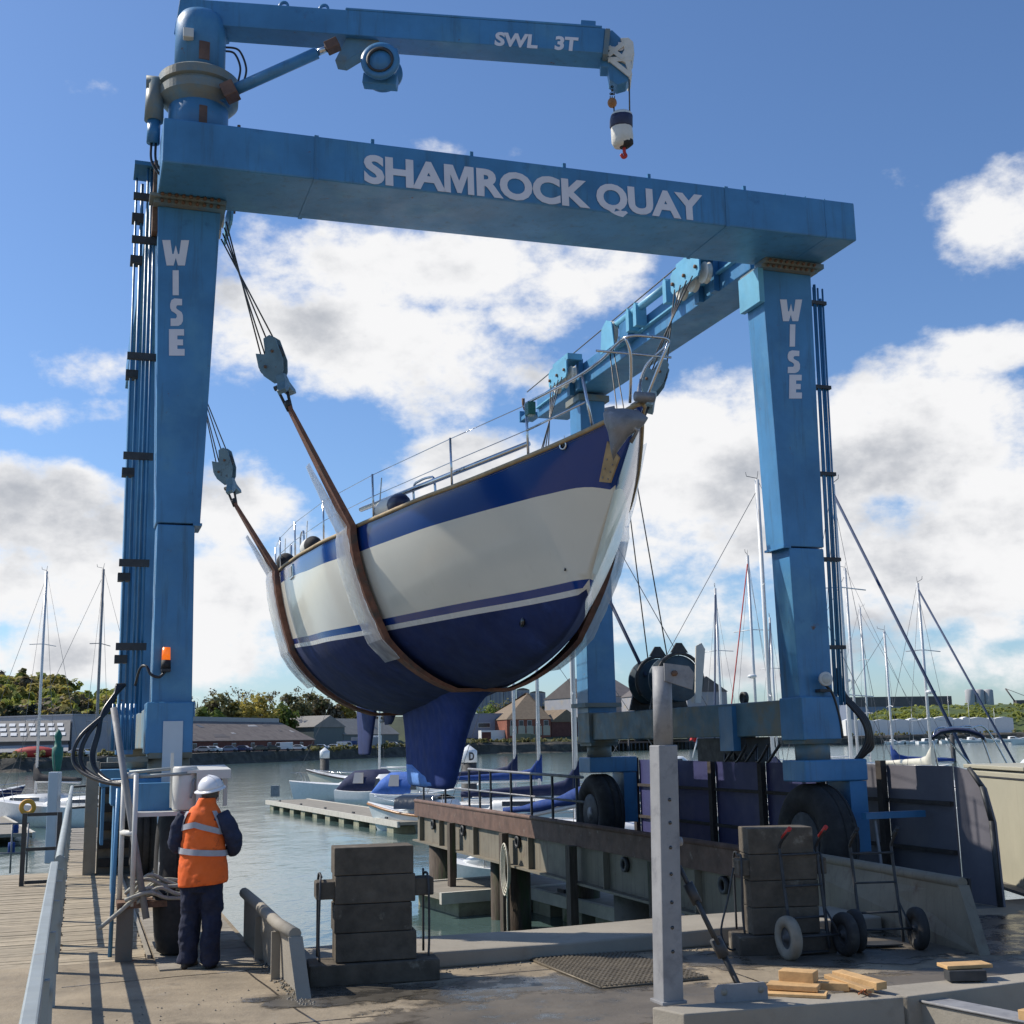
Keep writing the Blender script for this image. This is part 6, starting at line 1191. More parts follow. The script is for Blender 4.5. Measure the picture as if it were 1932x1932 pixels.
# ------------------------------------------------------------------ boats, pontoons and piles on the water
def frame_at(P, yaw): ax = Vv((math.cos(yaw), math.sin(yaw), 0)); return Vv((P[0], P[1], WL)), ax, Vv((-ax.y, ax.x, 0))
def hull_rings(Ln, B, fb, bowf=.35, sheer=.25, tr=.75, n=9, m=14):
    """stations from stern (x = 0) to bow (x = L): lists of (x, y, z)"""
    out = []
    for i in range(m + 1):
        t = i / m; w = B / 2 * (tr + (1 - tr) * min(1, t / .35)) if t < .35 else B / 2 * max(.012, (1 - ((t - .35) / .65) ** 2.3)); top = fb * (1 + sheer * (t - .3) ** 2 * 3); wl = w * (.86 - .35 * t ** 3)
        xs_ = lambda z: t * Ln + bowf * fb * (z / fb) * t ** 3
        half = [(xs_(-.3), 0, -.35), (xs_(-.15), wl * .7, -.22), (xs_(0), wl, 0), (xs_(fb * .5), (wl + w) / 2 * 1.03, top * .5), (xs_(fb), w, top)]
        out.append([(x, -y, z) for x, y, z in half[::-1]] + [(x, y, z) for x, y, z in half[1:]])
    return out
def sail_boat(label, P, yaw, Ln, top_z, hullm='boat_white', cover=None, furl=None, group='yachts moored in the marina', mast_t=.42, boomz=1.15, mastm='mast_alu', radar=False, wheel=None, wires=True, stripe=None):
    o, ax, ay = frame_at(P, yaw); md = Ln * mast_t; o = o - ax * md      # P is where the mast stands
    t = thing('moored_yacht', label, 'yacht', o + ax * md, group); W = lambda x, y, z: o + ax * x + ay * y + ZA * z
    B, fb = Ln * .31, Ln * .10; rg = hull_rings(Ln, B, fb)
    MB().loft([[W(*p) for p in r] for r in rg], closed=False, cap=False).add([W(*p) for p in rg[0]], [tuple(range(len(rg[0])))]).build('hull', hullm, t)
    MB().loft([[W(r[0][0], r[0][1] * q, r[0][2] + .05 * (1 - q * q)) for q in np.linspace(-1, 1, 7)] for r in rg], closed=False, cap=False).build('deck', 'deck_white', t)
    if stripe: MB().loft([[W(r[0][0], r[0][1] * 1.012, r[0][2] - .10), W(r[0][0], r[0][1] * 1.012, r[0][2] - .02)] for r in rg], closed=False, cap=False).build('rubbing_strake', stripe, t)
    cab = MB().loft([[W(x, y * w, fb * 1.02 + z * h) for y, z in ((-1, 0), (-.9, .75), (-.6, 1), (.6, 1), (.9, .75), (1, 0))] for x, w, h in ((Ln * .22, B * .30, .05), (Ln * .25, B * .33, .52), (Ln * .5, B * .30, .48), (Ln * .66, B * .2, .30), (Ln * .72, B * .14, .02))]).build('cabin', 'deck_white', t)
    for s in (-1, 1): MB().add([W(Ln * .28, s * B * .315, fb + .20), W(Ln * .52, s * B * .285, fb + .20), W(Ln * .52, s * B * .275, fb + .36), W(Ln * .28, s * B * .305, fb + .38)], [(0, 1, 2, 3)]).build('cabin_window', 'window_dark', cab)
    mz = top_z - WL
    mast = Tube('mast', mastm, t, [W(md, 0, fb + .3), W(md, 0, mz)], .075 * (mz / 12) ** .4, 8)
    for f in ((.40, .70) if mz > 10 else (.55,)): Tube('spreader', mastm, mast, [W(md, -B * .30, mz * f - .03), W(md, 0, mz * f + .05), W(md, B * .30, mz * f - .03)], .022, 5)
    Tube('mast_head_aerial', 'rig_wire', mast, [W(md, 0, mz), W(md - .05, 0, mz + .30)], .012, 4); Tube('wind_vane', 'rig_wire', mast, [W(md, 0, mz + .05), W(md + .35, 0, mz + .14), W(md + .38, .0, mz + .28)], .014, 4)
    Tube('boom', mastm, t, [W(md, 0, fb + boomz), W(md - Ln * .34, 0, fb + boomz - .05)], .055, 6)
    if cover:
        rg2 = []
        for q in np.linspace(0, 1, 9):
            x = md + .12 - q * Ln * .36; h = .32 * (1 - .6 * q) + (.55 * max(0, 1 - q * 7)); zc = fb + boomz + .04; rg2.append([W(x, .13 * (1 - .4 * q) * math.cos(a), zc + h * .5 + h * .62 * math.sin(a)) for a in np.linspace(0, 2 * math.pi, 9)[:-1]])
        MB().loft(rg2).build('sail_cover', cover, t)
    Tube('forestay', furl or 'rig_wire', t, [W(Ln * 1.0, 0, fb * 1.3 + .05), W(md + .02, 0, mz * .97)], (.03 if furl == 'furl_red' else .05) if furl else .012, 6); Tube('backstay', 'rig_wire', t, [W(.05, 0, fb), W(md - .02, 0, mz)], .011, 4)
    for s in (-1, 1):
        Tube('shroud', 'rig_wire', t, [W(md - .1, s * B * .46, fb), W(md, s * B * .30, mz * (.40 if mz > 10 else .55)), W(md, 0, mz * .95)], .010, 4); Tube('lifeline', 'rig_wire', t, [W(.1, s * B * .4, fb + .6), W(Ln * .5, s * B * .49, fb + .62), W(Ln * .98, s * B * .05, fb * 1.3 + .62)], .012, 4)
    for s in (-1, 1): Tube('pushpit', 'steel_bright', t, [W(.1, s * B * .38, fb), W(.1, s * B * .38, fb + .62), W(.05, 0, fb + .62)], .016, 5)
    Tube('pulpit', 'steel_bright', t, [W(Ln * .93, -B * .12, fb * 1.3), W(Ln * .95, -B * .12, fb * 1.3 + .6), W(Ln * 1.03, 0, fb * 1.3 + .6), W(Ln * .95, B * .12, fb * 1.3 + .6), W(Ln * .93, B * .12, fb * 1.3)], .016, 5)
    if radar: MB().ell(W(md + .32, 0, mz * .52), (.24, .24, .11), n=12, m=6).build('radar_dome', 'boat_white', mast)
    return t, W
def motor_boat(label, P, yaw, Ln, hullm='boat_white', canopy=None, style=0, group='motor boats moored in the marina', gunwale=None, cabm='boat_white'):
    o, ax, ay = frame_at(P, yaw); t = thing('motor_boat', label, 'motor boat', o, group); W = lambda x, y, z: o + ax * x + ay * y + ZA * z      # P = stern on the waterline
    B, fb = Ln * .34, Ln * .115; rg = hull_rings(Ln, B, fb, .8, .5, .88)
    MB().loft([[W(*p) for p in r] for r in rg], closed=False, cap=False).add([W(*p) for p in rg[0]], [tuple(range(len(rg[0])))]).build('hull', hullm, t)
    MB().loft([[W(r[0][0], r[0][1] * q, r[0][2] + .10 * (1 - q * q)) for q in np.linspace(-1, 1, 7)] for r in rg], closed=False, cap=False).build('deck', cabm, t)
    if gunwale:
        for sg in (-1, 1): MB().tube([W(r[0][0], abs(r[0][1]) * sg * 1.01, r[0][2] + .0) for r in rg], .06, 5).build('gunwale', gunwale, t)
    h0 = fb * 1.08; cw_ = B * .40
    cab = MB().loft([[W(x, y * w, h0 + z * h) for y, z in ((-1, 0), (-.92, .7), (-.7, 1), (.7, 1), (.92, .7), (1, 0))] for x, w, h in ((Ln * .30, cw_, .05), (Ln * .31, cw_, .62 if style else .95), (Ln * .52, cw_, .66 if style else 1.0), (Ln * .62, cw_ * .9, .42), (Ln * .80, cw_ * .5, .12), (Ln * .82, cw_ * .4, .0))]).build('cabin', cabm, t)
    for s in (-1, 1): MB().add([W(Ln * .33, s * cw_ * .985, h0 + .25), W(Ln * .52, s * cw_ * .985, h0 + .25), W(Ln * .50, s * cw_ * .93, h0 + (.5 if style else .75)), W(Ln * .33, s * cw_ * .93, h0 + (.5 if style else .75))], [(0, 1, 2, 3)]).build('side_window', 'window_dark', cab)
    MB().add([W(Ln * .535, -cw_ * .8, h0 + .62), W(Ln * .535, cw_ * .8, h0 + .62), W(Ln * .625, cw_ * .72, h0 + .43), W(Ln * .625, -cw_ * .72, h0 + .43)], [(0, 1, 2, 3)]).build('windscreen', 'window_dark', cab)
    if canopy:
        MB().loft([[W(x, y * w, h0 + z * h) for y, z in ((-1, 0), (-.95, .6), (-.7, 1), (.7, 1), (.95, .6), (1, 0))] for x, w, h in ((Ln * .0, cw_ * .95, .15), (Ln * .08, cw_ * 1.0, .75), (Ln * .20, cw_ * 1.03, 1.22), (Ln * .40, cw_ * 1.03, 1.28), (Ln * .45, cw_, 1.1), (Ln * .58, cw_ * .9, .5))]).build('canopy', canopy, t)
        for s in (-1, 1): MB().add([W(Ln * .21, s * cw_ * 1.045, h0 + .45), W(Ln * .33, s * cw_ * 1.045, h0 + .45), W(Ln * .33, s * cw_ * 1.02, h0 + 1.1), W(Ln * .23, s * cw_ * 1.02, h0 + 1.1)], [(0, 1, 2, 3)]).build('canopy_window', 'clad_grey', t)
    for s in (-1, 1): Tube('bow_rail', 'steel_bright', t, smooth_path([W(Ln * .55, s * B * .42, h0), W(Ln * .57, s * B * .42, h0 + .5), W(Ln * .8, s * B * .3, h0 + .58), W(Ln * 1.04, 0, h0 + .75)], 4), .018, 5)
    return t, W
def wp_(x, y, z=WL): return onz(x, y, z)
# pontoons
def pontoon(name, label, p, q, wd, n, left=True):
    p, q = Vv((p[0], p[1], 0)), Vv((q[0], q[1], 0)); d = (q - p); ln = d.length; d.normalize(); nr = Vv((d.y, -d.x, 0)) * (-1 if left else 1)
    t = thing(name, label, 'pontoon', Vv((p.x, p.y, WL)))
    z0 = WL + .50
    MB().prism([(0, 0), (ln, 0), (ln, wd), (0, wd)], p + ZA * (z0 - .14), d, nr, ZA * .13).build('deck', 'pontoon_wood', t)
    for s in (0, 1): MB().prism([(-.05, -.06 + s * (wd)), (ln, -.06 + s * wd), (ln, .06 + s * wd), (-.05, .06 + s * wd)], p + ZA * (z0 - .22), d, nr, ZA * .24).build('edge_beam', 'pontoon_edge', t)
    for k in range(n):
        x = ln * (k + .35) / n; MB().prism([(x, .02), (x + .9, .02), (x + .9, wd - .02), (x, wd - .02)], p + ZA * (WL - .4), d, nr, ZA * .675).build('float', 'float_block', t)
    for k in range(max(2, n // 2)):
        x = ln * (k + .6) / max(2, n // 2); c = p + d * x + nr * .12 + ZA * (z0 + .02); Box('cleat', 'dark_steel', t, c + ZA * .05, (.30, .06, .08), (d, nr, ZA))
    return t
P0, P1 = onz(503, 1510, WL + .5), onz(752, 1551, WL + .5)
pn1 = pontoon('pontoon', 'long floating pontoon with pale edge running out past the keel of the yacht', P0, P1, 2.5, 10, left=True)
Box('end_box', 'galv', pn1, onz(519, 1503, WL + .5) + ZA * .35, (.5, .4, .7))
pontoon('pontoon', 'low pontoon under the right runway girder with weedy floats', onz(985, 1672, WL + .5), onz(1240, 1735, WL + .5), 2.2, 4, True)
pontoon('pontoon', 'pontoon crossing behind the timber piles below the girder', onz(835, 1686, WL + .5), onz(1240, 1655, WL + .5), 2.4, 5, True)
pontoon('pontoon', 'wide mooring pontoon left of the walkway with equipment on it', onz(64, 1568, WL + .55), onz(-120, 1470, WL + .55), 7, 5, True)
def mpile(label, x, yb_, yt, r, cap=True, mat='pile_black', letter=None):
    b = wp_(x, yb_); zt = onY(x, yt, b[1])[2]; t = thing('mooring_pile', label, 'pile', b)
    Cyl('shaft', mat, t, b - ZA * 3, Vv((b.x, b.y, zt - (.8 if cap else 0))), r, n=18)
    if cap:
        c = MB().lathe([(r * 1.08, -.8), (r * 1.08, -.28), (r * .85, -.22), (.01, 0)], Vv((b.x, b.y, zt)), ZA, 18).build('cap', 'boat_white', t)
        if letter: Text('lettering', letter, 'dark_steel', c, Vv((b.x + .02, b.y - r * 1.02, zt - .70)), Vv((.9, .43, 0)).normalized(), ZA, .36, .24, .03, .06)
mpile('black mooring pile with white cap beside the long pontoon', 612, 1502, 1410, .34); mpile('black mooring pile with white cap marked D right of the keel', 886, 1556, 1405, .36, letter='D')
mpile('dark pile standing in open water at the far right', 1800, 1438, 1386, .30, False); mpile('small pile with white cap beyond the sill beam', 1187, 1417, 1388, .32)
g = wp_(106, 1478); gm = thing('channel_mark', 'green channel mark on a dark post in the river at left', 'channel mark', g)
Cyl('post', 'pile_black', gm, g - ZA * 3, g + ZA * 2.0, .36, n=12); MB().lathe([(.34, 1.2), (.46, 1.8), (.62, 3.2), (.62, 4.1), (.40, 4.2), (.34, 5.0), (.45, 5.3), (.3, 5.8), (.01, 6.2)], g, ZA, 12).build('green_body', 'green_mark', gm)
# --- yachts: mast foot from the picture, mast height from its top
def mast_at(x, y, Y): p = onY(x, y, Y); return Vv((p.x, p.y, 0)), p.z
def yb(label, x, y, Y, yaw, Ln, **kw): P, z = mast_at(x, y, Y); return sail_boat(label, P, R(yaw), Ln, z, **kw)
yb('white yacht with dark sail cover and lifebuoy at the left pontoon', 88, 1078, 66, 152, 9.5, cover='canvas_black')
yb('yacht with dark bundled sail on its mast beside the concrete pillar', 195, 1074, 62, 165, 9.5, cover='canvas_black', mastm='galv')
yb('grey yacht with a furled blue sail seen just right of the rudder', 716, 1120, 84, 175, 10, mastm='mast_white')
yb('yacht whose mast stands left of the brick building', 965, 1120, 56, -4, 10, cover='canvas_navy')
yb('yacht with blue boom cover behind the dock railing', 1008, 1060, 50, -6, 10, cover='canvas_blue')
yb('yacht with thick white mast close to the rear right hoist leg', 1068, 840, 36, -3, 9.5, cover='canvas_navy', mastm='mast_white', stripe='teak')
yb('yacht with the shortest mast left of the right front leg', 1349, 1110, 72, -105, 9.5, furl='furl_blue')
yb('yacht with a red furled headsail left of the right front leg', 1410, 1048, 62, -118, 10, furl='furl_red', radar=True)
yb('large yacht with white mast touching the right front leg at its left', 1428, 905, 42, 172, 11, mastm='mast_white', cover='canvas_navy')
yb('slim masted yacht half behind the right front leg', 1452, 1165, 85, -108, 9.5, furl='furl_blue')
yb('large yacht with white mast and dark blue furled headsail right of the right leg', 1571, 914, 43, -70, 11.5, furl='furl_blue', mastm='mast_white')
yb('yacht with a white radar on its mast right of the right leg', 1594, 1072, 66, 168, 10.5, radar=True)
yb('smaller masted yacht far behind the right leg hoses', 1622, 1146, 92, 10, 10)
yb('yacht with a dark furled headsail in front of the grass bank', 1731, 1100, 58, -71, 10.5, furl='furl_blue', radar=True, cover='tender_cream')
yb('yacht with a blue sail cover just right of the right hoist wheel', 1668, 1190, 70, 175, 9.5, cover='canvas_blue')
# --- motor boats
def mb_(label, x, y, yaw, Ln, **kw):      # x, y: foot of the stem on the water
    P = wp_(x, y) - Vv((math.cos(R(yaw)), math.sin(R(yaw)), 0)) * Ln; return motor_boat(label, P, R(yaw), Ln, **kw)
lt, LW = motor_boat('small pale blue launch with varnished wooden gunwale at the pontoon', wp_(712, 1566) + Vv((4.85, -2.8, 0)), R(150), 5.6, hullm='boat_pale', gunwale='varnish', style=1)
for k in range(2): MB().loft([[LW(x, y * .9, .95 + z * .62) for y, z in ((-1, 0), (-.9, .7), (0, 1), (.9, .7), (1, 0))] for x in ((2.1, 3.0), (3.05, 4.1))[k]], closed=False, cap=False).build('perspex_screen', 'glass_dark', lt)
motor_boat('white cruiser with a navy canopy moored behind the long pontoon', wp_(650, 1517), R(-32), 7.0, canopy='canvas_navy')
motor_boat('white cruiser with a bright blue canopy beside the yacht keel', wp_(716, 1523), R(-32), 6.5, canopy='canvas_bright')
mb_('grey hulled work boat with a dark gunwale at the pontoon end', 597, 1503, 158, 9.5, hullm='boat_cream', gunwale='canvas_black', style=1)
mb_('white motor cruiser with a rounded cabin at the left pontoon', 150, 1556, 160, 5.0, style=0)
mb_('dark hulled work boat at the extreme left edge', 26, 1524, 12, 7, hullm='boat_navy', style=1)
mb_('cream and blue canopied motor boat seen through the dock railing', 1006, 1556, 176, 5.5, canopy='canvas_bright', cabm='boat_cream')
mb_('white wheelhouse boat beside the rear right wheel', 1085, 1530, 178, 6.5)
mb_('white cabin cruiser with dark sloping windows above the purple screen', 1352, 1462, 8, 7.5)
mb_('white speed boat with a navy hood at the right edge', 1858, 1482, 172, 6, canopy='canvas_navy')
mb_('grey motor boat with a cream covered dinghy on top behind the screen', 1755, 1466, 4, 6.5, hullm='boat_pale', style=1)
mb_('small open boat tied up below the girder behind the piles', 832, 1662, 160, 3.2, hullm='boat_white', canopy='canvas_bright', style=1)
# long blue boom cover seen through the railing
q0, q1 = onY(1000, 1524, 31), onY(1098, 1508, 30); cvr = thing('boom_cover', 'long purple blue boom cover seen through the dock railing', 'boom cover', q0)
MB().loft([[q0.lerp(q1, t) + YA * (.16 * math.cos(a)) + ZA * ((.15 + .03 * math.sin(t * 9)) * math.sin(a) * (1.2 - .5 * (1 - t)) + .12 * t * t) for a in np.linspace(0, 2 * math.pi, 11)[:-1]] for t in np.linspace(-.55, 1.2, 14)]).build('cover', 'canvas_blue', cvr); Tube('boom', 'mast_white', cvr, [q0.lerp(q1, -.6) - ZA * .22, q0.lerp(q1, 1.25) - ZA * .1], .06, 6)
Tube('support', 'mast_alu', cvr, [q0.lerp(q1, 1.2) - ZA * .1, Vv((q0.lerp(q1, 1.2).x, q0.lerp(q1, 1.2).y, WL - .2))], .05, 6); Tube('support', 'mast_alu', cvr, [q0.lerp(q1, -.5) - ZA * .2, Vv((q0.lerp(q1, -.5).x, q0.lerp(q1, -.5).y, WL - .2))], .05, 6)
# stern arch with a navy bimini behind the screen
B0 = onY(1765, 1392, 27); bm_ = thing('bimini_arch', 'navy canvas hood on bent steel tubes rising above the end of the screen', 'canopy', onY(1770, 1440, 27))
for dx_ in (0, 1.15):
    a = onY(1775, 1440, 27) + Vv((dx_, 0, -.6)); Tube('tube', 'steel_bright', bm_, smooth_path([a, onY(1762, 1385, 27) + Vv((dx_ * .2 - .0, 0, 0)), onY(1800, 1374, 27.6) + Vv((dx_ * .3, 0, 0)), onY(1845, 1380, 28) + Vv((dx_ * .2, 0, 0)), onY(1880, 1436, 28) + Vv((dx_ * .4, 0, -.6))], 6), .02, 6)
MB().loft([[onY(x, y + 5 * math.sin(a), 27.2 + .9 * math.cos(a)) for a in np.linspace(0, 2 * math.pi, 9)[:-1]] for x, y in ((1758, 1392), (1775, 1381), (1800, 1377), (1826, 1379), (1848, 1386), (1858, 1394))]).build('hood', 'canvas_navy', bm_)
lb_ = onY(52, 1523, 61); tag(MB().lathe([(.22, -.07), (.36, -.07), (.40, 0), (.36, .07), (.22, .07), (.18, 0)], lb_, Vv((.2, -1, 0)), 18, closed=True).build('lifebuoy', 'lifebuoy_orange', None, lb_), 'orange lifebuoy hung on the rail of the left yacht', 'lifebuoy')
fl0 = onY(1312, 1390, 52); fg = thing('red_flag', 'small red ensign flying above the cabin cruiser', 'flag', fl0); Tube('staff', 'mast_white', fg, [onY(1307, 1430, 52), onY(1318, 1384, 52)], .03, 6); MB().loft([[onY(1318 - 14 * t, 1386 + 2 * math.sin(t * 6), 52 + .1 * math.sin(t * 7)), onY(1315 - 14 * t, 1398 + 2 * math.sin(t * 6), 52 + .1 * math.sin(t * 7))] for t in np.linspace(0, 1, 7)], closed=False, cap=False).build('cloth', 'flag_red', fg)
# equipment on the left pontoon
def barrel(label, x, y, Y): p = onY(x, y, Y); tag(MB().lathe([(.085, 0), (.095, .02), (.085, .14), (.095, .16), (.085, .30), (.02, .31)], p, ZA, 16).build('barrel', 'canvas_blue', None, p), label, 'barrel')
barrel('blue barrel on the left pontoon, nearer of two', 21, 1611, 34); barrel('blue drum standing on the frame further out on the left pontoon', 29, 1572, 40)
pf = onY(20, 1625, 33); fr_ = thing('equipment_stand', 'thin steel stand on the left pontoon', 'frame', pf)
for dx_ in (-1.2, 0, .42): Tube('leg', 'galv_dark', fr_, [pf + Vv((dx_, 0, -.3)), pf + Vv((dx_, 0, .95))], .025, 6)
for dz_ in (.2, .95): Tube('bar', 'galv_dark', fr_, [pf + Vv((-1.2, 0, dz_)), pf + Vv((.42, 0, dz_))], .025, 6)
wp0 = onY(98, 1592, 27); tag(Box('service_pedestal', 'panel_grey', None, wp0 + ZA * .55, (.22, .22, 1.9), WAX, .02, loc=wp0), 'pale grey service pedestal behind the dark gate frame', 'pedestal')
# small craft along the far right bank
for k, (x, ln_) in enumerate(((1648, 7), (1668, 6), (1690, 8), (1716, 6), (1742, 8), (1768, 7), (1790, 9), (1815, 7), (1842, 9), (1872, 7))):
    p = bk(x); p = Vv((p.x, p.y - 14 - (k % 3) * 6, WL)); t, W = motor_boat('small white boat %s at the far right bank, %s from left' % (('with a short bare mast', 'with a low cabin')[1 - k % 2], 'first second third fourth fifth sixth seventh eighth ninth tenth'.split()[k]), p, R((k * 37) % 40 - 20 + (180 if k % 2 else 0)), ln_, style=k % 2, group='small white boats along the far right bank')
    if k % 2: Tube('short_mast', 'mast_alu', t, [W(ln_ * .5, 0, 1), W(ln_ * .5, 0, 13 + (k % 3) * 3)], .07, 6)
p = onz(1958, 1404, WL); sail_boat('white yacht with a bare mast near the far right bank', Vv((p.x, p.y, 0)), R(180), 13, onY(1938, 1300, p.y)[2])
# ------------------------------------------------------------------ far bank: buildings, cars, trees
GY = lambda x: np.interp(x, [-420, 40, 400, 653, 900, 1100, 1200, 2400], [1440, 1430, 1420, 1414, 1401, 1399, 1397, 1372])
def fq(x, back=4.0): p = onY(x, 1400, bk(x)[1] + back); p.z = far(x, GY(x), 3)[2]; return p
def fz(x, y, back): return onY(x, y, bk(x)[1] + back)[2]
def house(name, label, cat, xl, xr, bl, br, y_eave, depth, wall, roof=None, rise=0.0, kind='flat', xe=None, over=.3):
    a, b = fq(xl, bl), fq(xr, br); a.z = b.z = min(a.z, b.z) - .3; d = (b - a); ln = d.length; d.normalize(); nr = Vv((-d.y, d.x, 0)); xm = (xl + xr) / 2 if xe is None else xe
    h = fz(xm, y_eave, (bl + br) / 2) - a.z; t = thing(name, label, cat, a); W = lambda x, y, z: a + d * x + nr * y + ZA * z
    MB().prism([(0, 0), (ln, 0), (ln, depth), (0, depth)], a, d, nr, ZA * h).build('wall', wall, t)
    if kind == 'gable':      # ridge parallel to the water
        MB().prism([(-over, 0), (depth + over, 0), (depth + over, .15), (depth / 2, rise + .15), (-over, .15)], W(-over, 0, h), nr, ZA, d * (ln + 2 * over)).build('roof', roof, t)
    elif kind == 'end':      # gable end towards the water
        MB().prism([(-over, 0), (ln + over, 0), (ln + over, .15), (ln / 2, rise + .15), (-over, .15)], W(0, -over, h), d, ZA, nr * (depth + 2 * over)).build('roof', roof, t)
    elif kind == 'hip':
        q = depth / 2; v = [W(-over, -over, h), W(ln + over, -over, h), W(ln + over, depth + over, h), W(-over, depth + over, h), W(q * 1.1, q, h + rise), W(ln - q * .35, q, h + rise)]
        MB().add(v, [(0, 1, 5, 4), (1, 2, 5), (2, 3, 4, 5), (3, 0, 4), (3, 2, 1, 0)]).build('roof', roof, t)
    else: MB().prism([(-.1, -.1), (ln + .1, -.1), (ln + .1, depth + .1), (-.1, depth + .1)], W(0, 0, h), d, nr, ZA * .3).build('parapet', roof or wall, t)
    return t, W, ln, h
def win(t, W, x, z, w, h, m='window_dark', y=-.06):
    f = MB().prism([(0, 0), (w, 0), (w, h), (0, h)], W(x, y + .03, z), UX(W), ZA, (W(0, 0, 0) - W(0, 1, 0)) * .05).build('window', 'white_sheet' if m == 'window_dark' else m, t)
    if m == 'window_dark': MB().prism([(.1, .1), (w - .1, .1), (w - .1, h - .1), (.1, h - .1)], W(x, y - .03, z), UX(W), ZA, (W(0, 0, 0) - W(0, 1, 0)) * .03).build('pane', m, f)
def UX(W): return (W(1, 0, 0) - W(0, 0, 0))
t, W, ln, h = house('boat_shed', 'low shed with a ribbed grey sheet roof at the left behind the trees', 'shed', -90, 128, 26, 20, 1400, 22, 'shed_dark', 'roof_sheet', 4.4, 'gable')
for r_ in range(3):
    for q in range(7): MB().prism([(0, 0), (1.2, 0), (1.2, 1.7), (0, 1.7)], W(ln * .40 + q * 1.9 - r_ * .3, 2.2 + r_ * 2.6, h + .28 + (2.2 + r_ * 2.6 + .3) * 4.4 / 11.3), UX(W), (W(0, 1, 0) - W(0, 0, 0) + ZA * .39).normalized(), ZA * .06).build('roof_light', 'white_sheet', t)
for x in (.30, .62): MB().prism([(0, 0), (8.5, 0), (8.5, .12), (0, .12)], W(ln * x, -2.4, h * .38), UX(W), ZA, (W(0, 1, 0) - W(0, 0, 0)) * 2.3 + ZA * 1.3).build('awning', 'roof_pale', t)
t, W, ln, h = house('clad_warehouse', 'tall grey clad warehouse with a faintly stained left half behind the left masts', 'warehouse', 135, 300, 30, 34, 1350, 26, 'clad_grey', 'clad_grey', xe=140)
MB().prism([(0, 0), (.25, 0), (.25, h), (0, h)], W(ln * .46, -.1, 0), UX(W), ZA, (W(0, 1, 0) - W(0, 0, 0)) * .1).build('corner_trim', 'roof_pale', t)
t, W, ln, h = house('brick_warehouse', 'long brick warehouse with a patched slate roof behind the parked cars', 'warehouse', 345, 593, 20, 24, 1398, 22, 'brick_dark', 'roof_slate', 5.0, 'gable', xe=470)
MB().prism([(0, 0), (ln + .4, 0), (ln + .4, 2.4), (0, 2.4)], W(-.2, 11.4, h + 3.9), UX(W), ZA, (W(0, 1, 0) - W(0, 0, 0)) * .6).build('back_wall', 'roof_pale', t)
rr = random.Random(5)
for x, y, w_, hh, m in ((.28, 7.2, 2.2, 2.0, 'window_dark'), (.42, 3.5, 2.0, .9, 'roof_pale'), (.66, 8.0, 5.0, 1.2, 'roof_pale'), (.79, 8.4, 4.0, 1.4, 'shed_dark'), (.25, 1.6, 7, 2.0, 'shed_dark'), (.84, 5.0, 1.4, 1.2, 'shed_dark'), (.93, 4.6, 1.4, 1.4, 'roof_pale')): MB().prism([(0, 0), (w_, rr.uniform(-.2, .2)), (w_ * .9, hh), (w_ * .15, hh * .8)], W(ln * x, y, h + .16 + (y + .3) * 5 / 11.3), UX(W), (W(0, 1, 0) - W(0, 0, 0) + ZA * .44).normalized(), ZA * .05).build('roof_patch', m, t)
for x in (.06, .2, .33, .47, .6, .73, .87): win(t, W, ln * x, 1.0, 1.8, 1.5)
t, W, ln, h = house('green_shed', 'dark green gabled shed with a pale sheet roof right of the brick warehouse', 'shed', 592, 650, 44, 40, 1372, 40, 'clad_green', 'roof_sheet', 3.4, 'end')
t, W, ln, h = house('green_shed', 'pale roofed lean-to stretching right behind the rudder of the yacht', 'shed', 648, 752, 40, 44, 1386, 14, 'clad_green', 'roof_sheet', 5.0, 'gable')
t, W, ln, h = house('clad_building', 'blue grey clad building left of the brick store', 'building', 868, 962, 40, 36, 1348, 20, 'clad_blue', 'clad_blue')
for x in (.36, .42, .80, .86): win(t, W, ln * x, h * .55, 3.4, 1.6)
MB().prism([(0, 0), (12, 0), (12, 4.2), (0, 4.2)], W(ln * .25, -9, .3), UX(W), ZA, (W(0, 1, 0) - W(0, 0, 0)) * 3).build('white_lean_to', 'white_sheet', t)
t, W, ln, h = house('brick_store', 'two storey red brick store with a hipped tile roof and small windows', 'building', 957, 1040, 24, 26, 1357, 24, 'brick', 'roof_tile', 9.5, 'hip')
for k in range(5):
    x = ln * (.08 + .19 * k); win(t, W, x, h * .72, 1.7, 1.9); MB().prism([(0, 0), (2.6, 0), (2.6, 3.2), (0, 3.2)], W(x - .3, -.07, h * .32), UX(W), ZA, (W(0, 1, 0) - W(0, 0, 0)) * .06).build('boarded_opening', 'tank_cream', t)
t, W, ln, h = house('brick_gable_end', 'brick gable end, shade put into its darker brick, with a tiled lean-to right of the brick store', 'building', 1041, 1098, 27, 34, 1362, 16, 'brick_dark', 'roof_tile', 4.2, 'end')  # side gable of the brick store; its shade is painted as darker brick
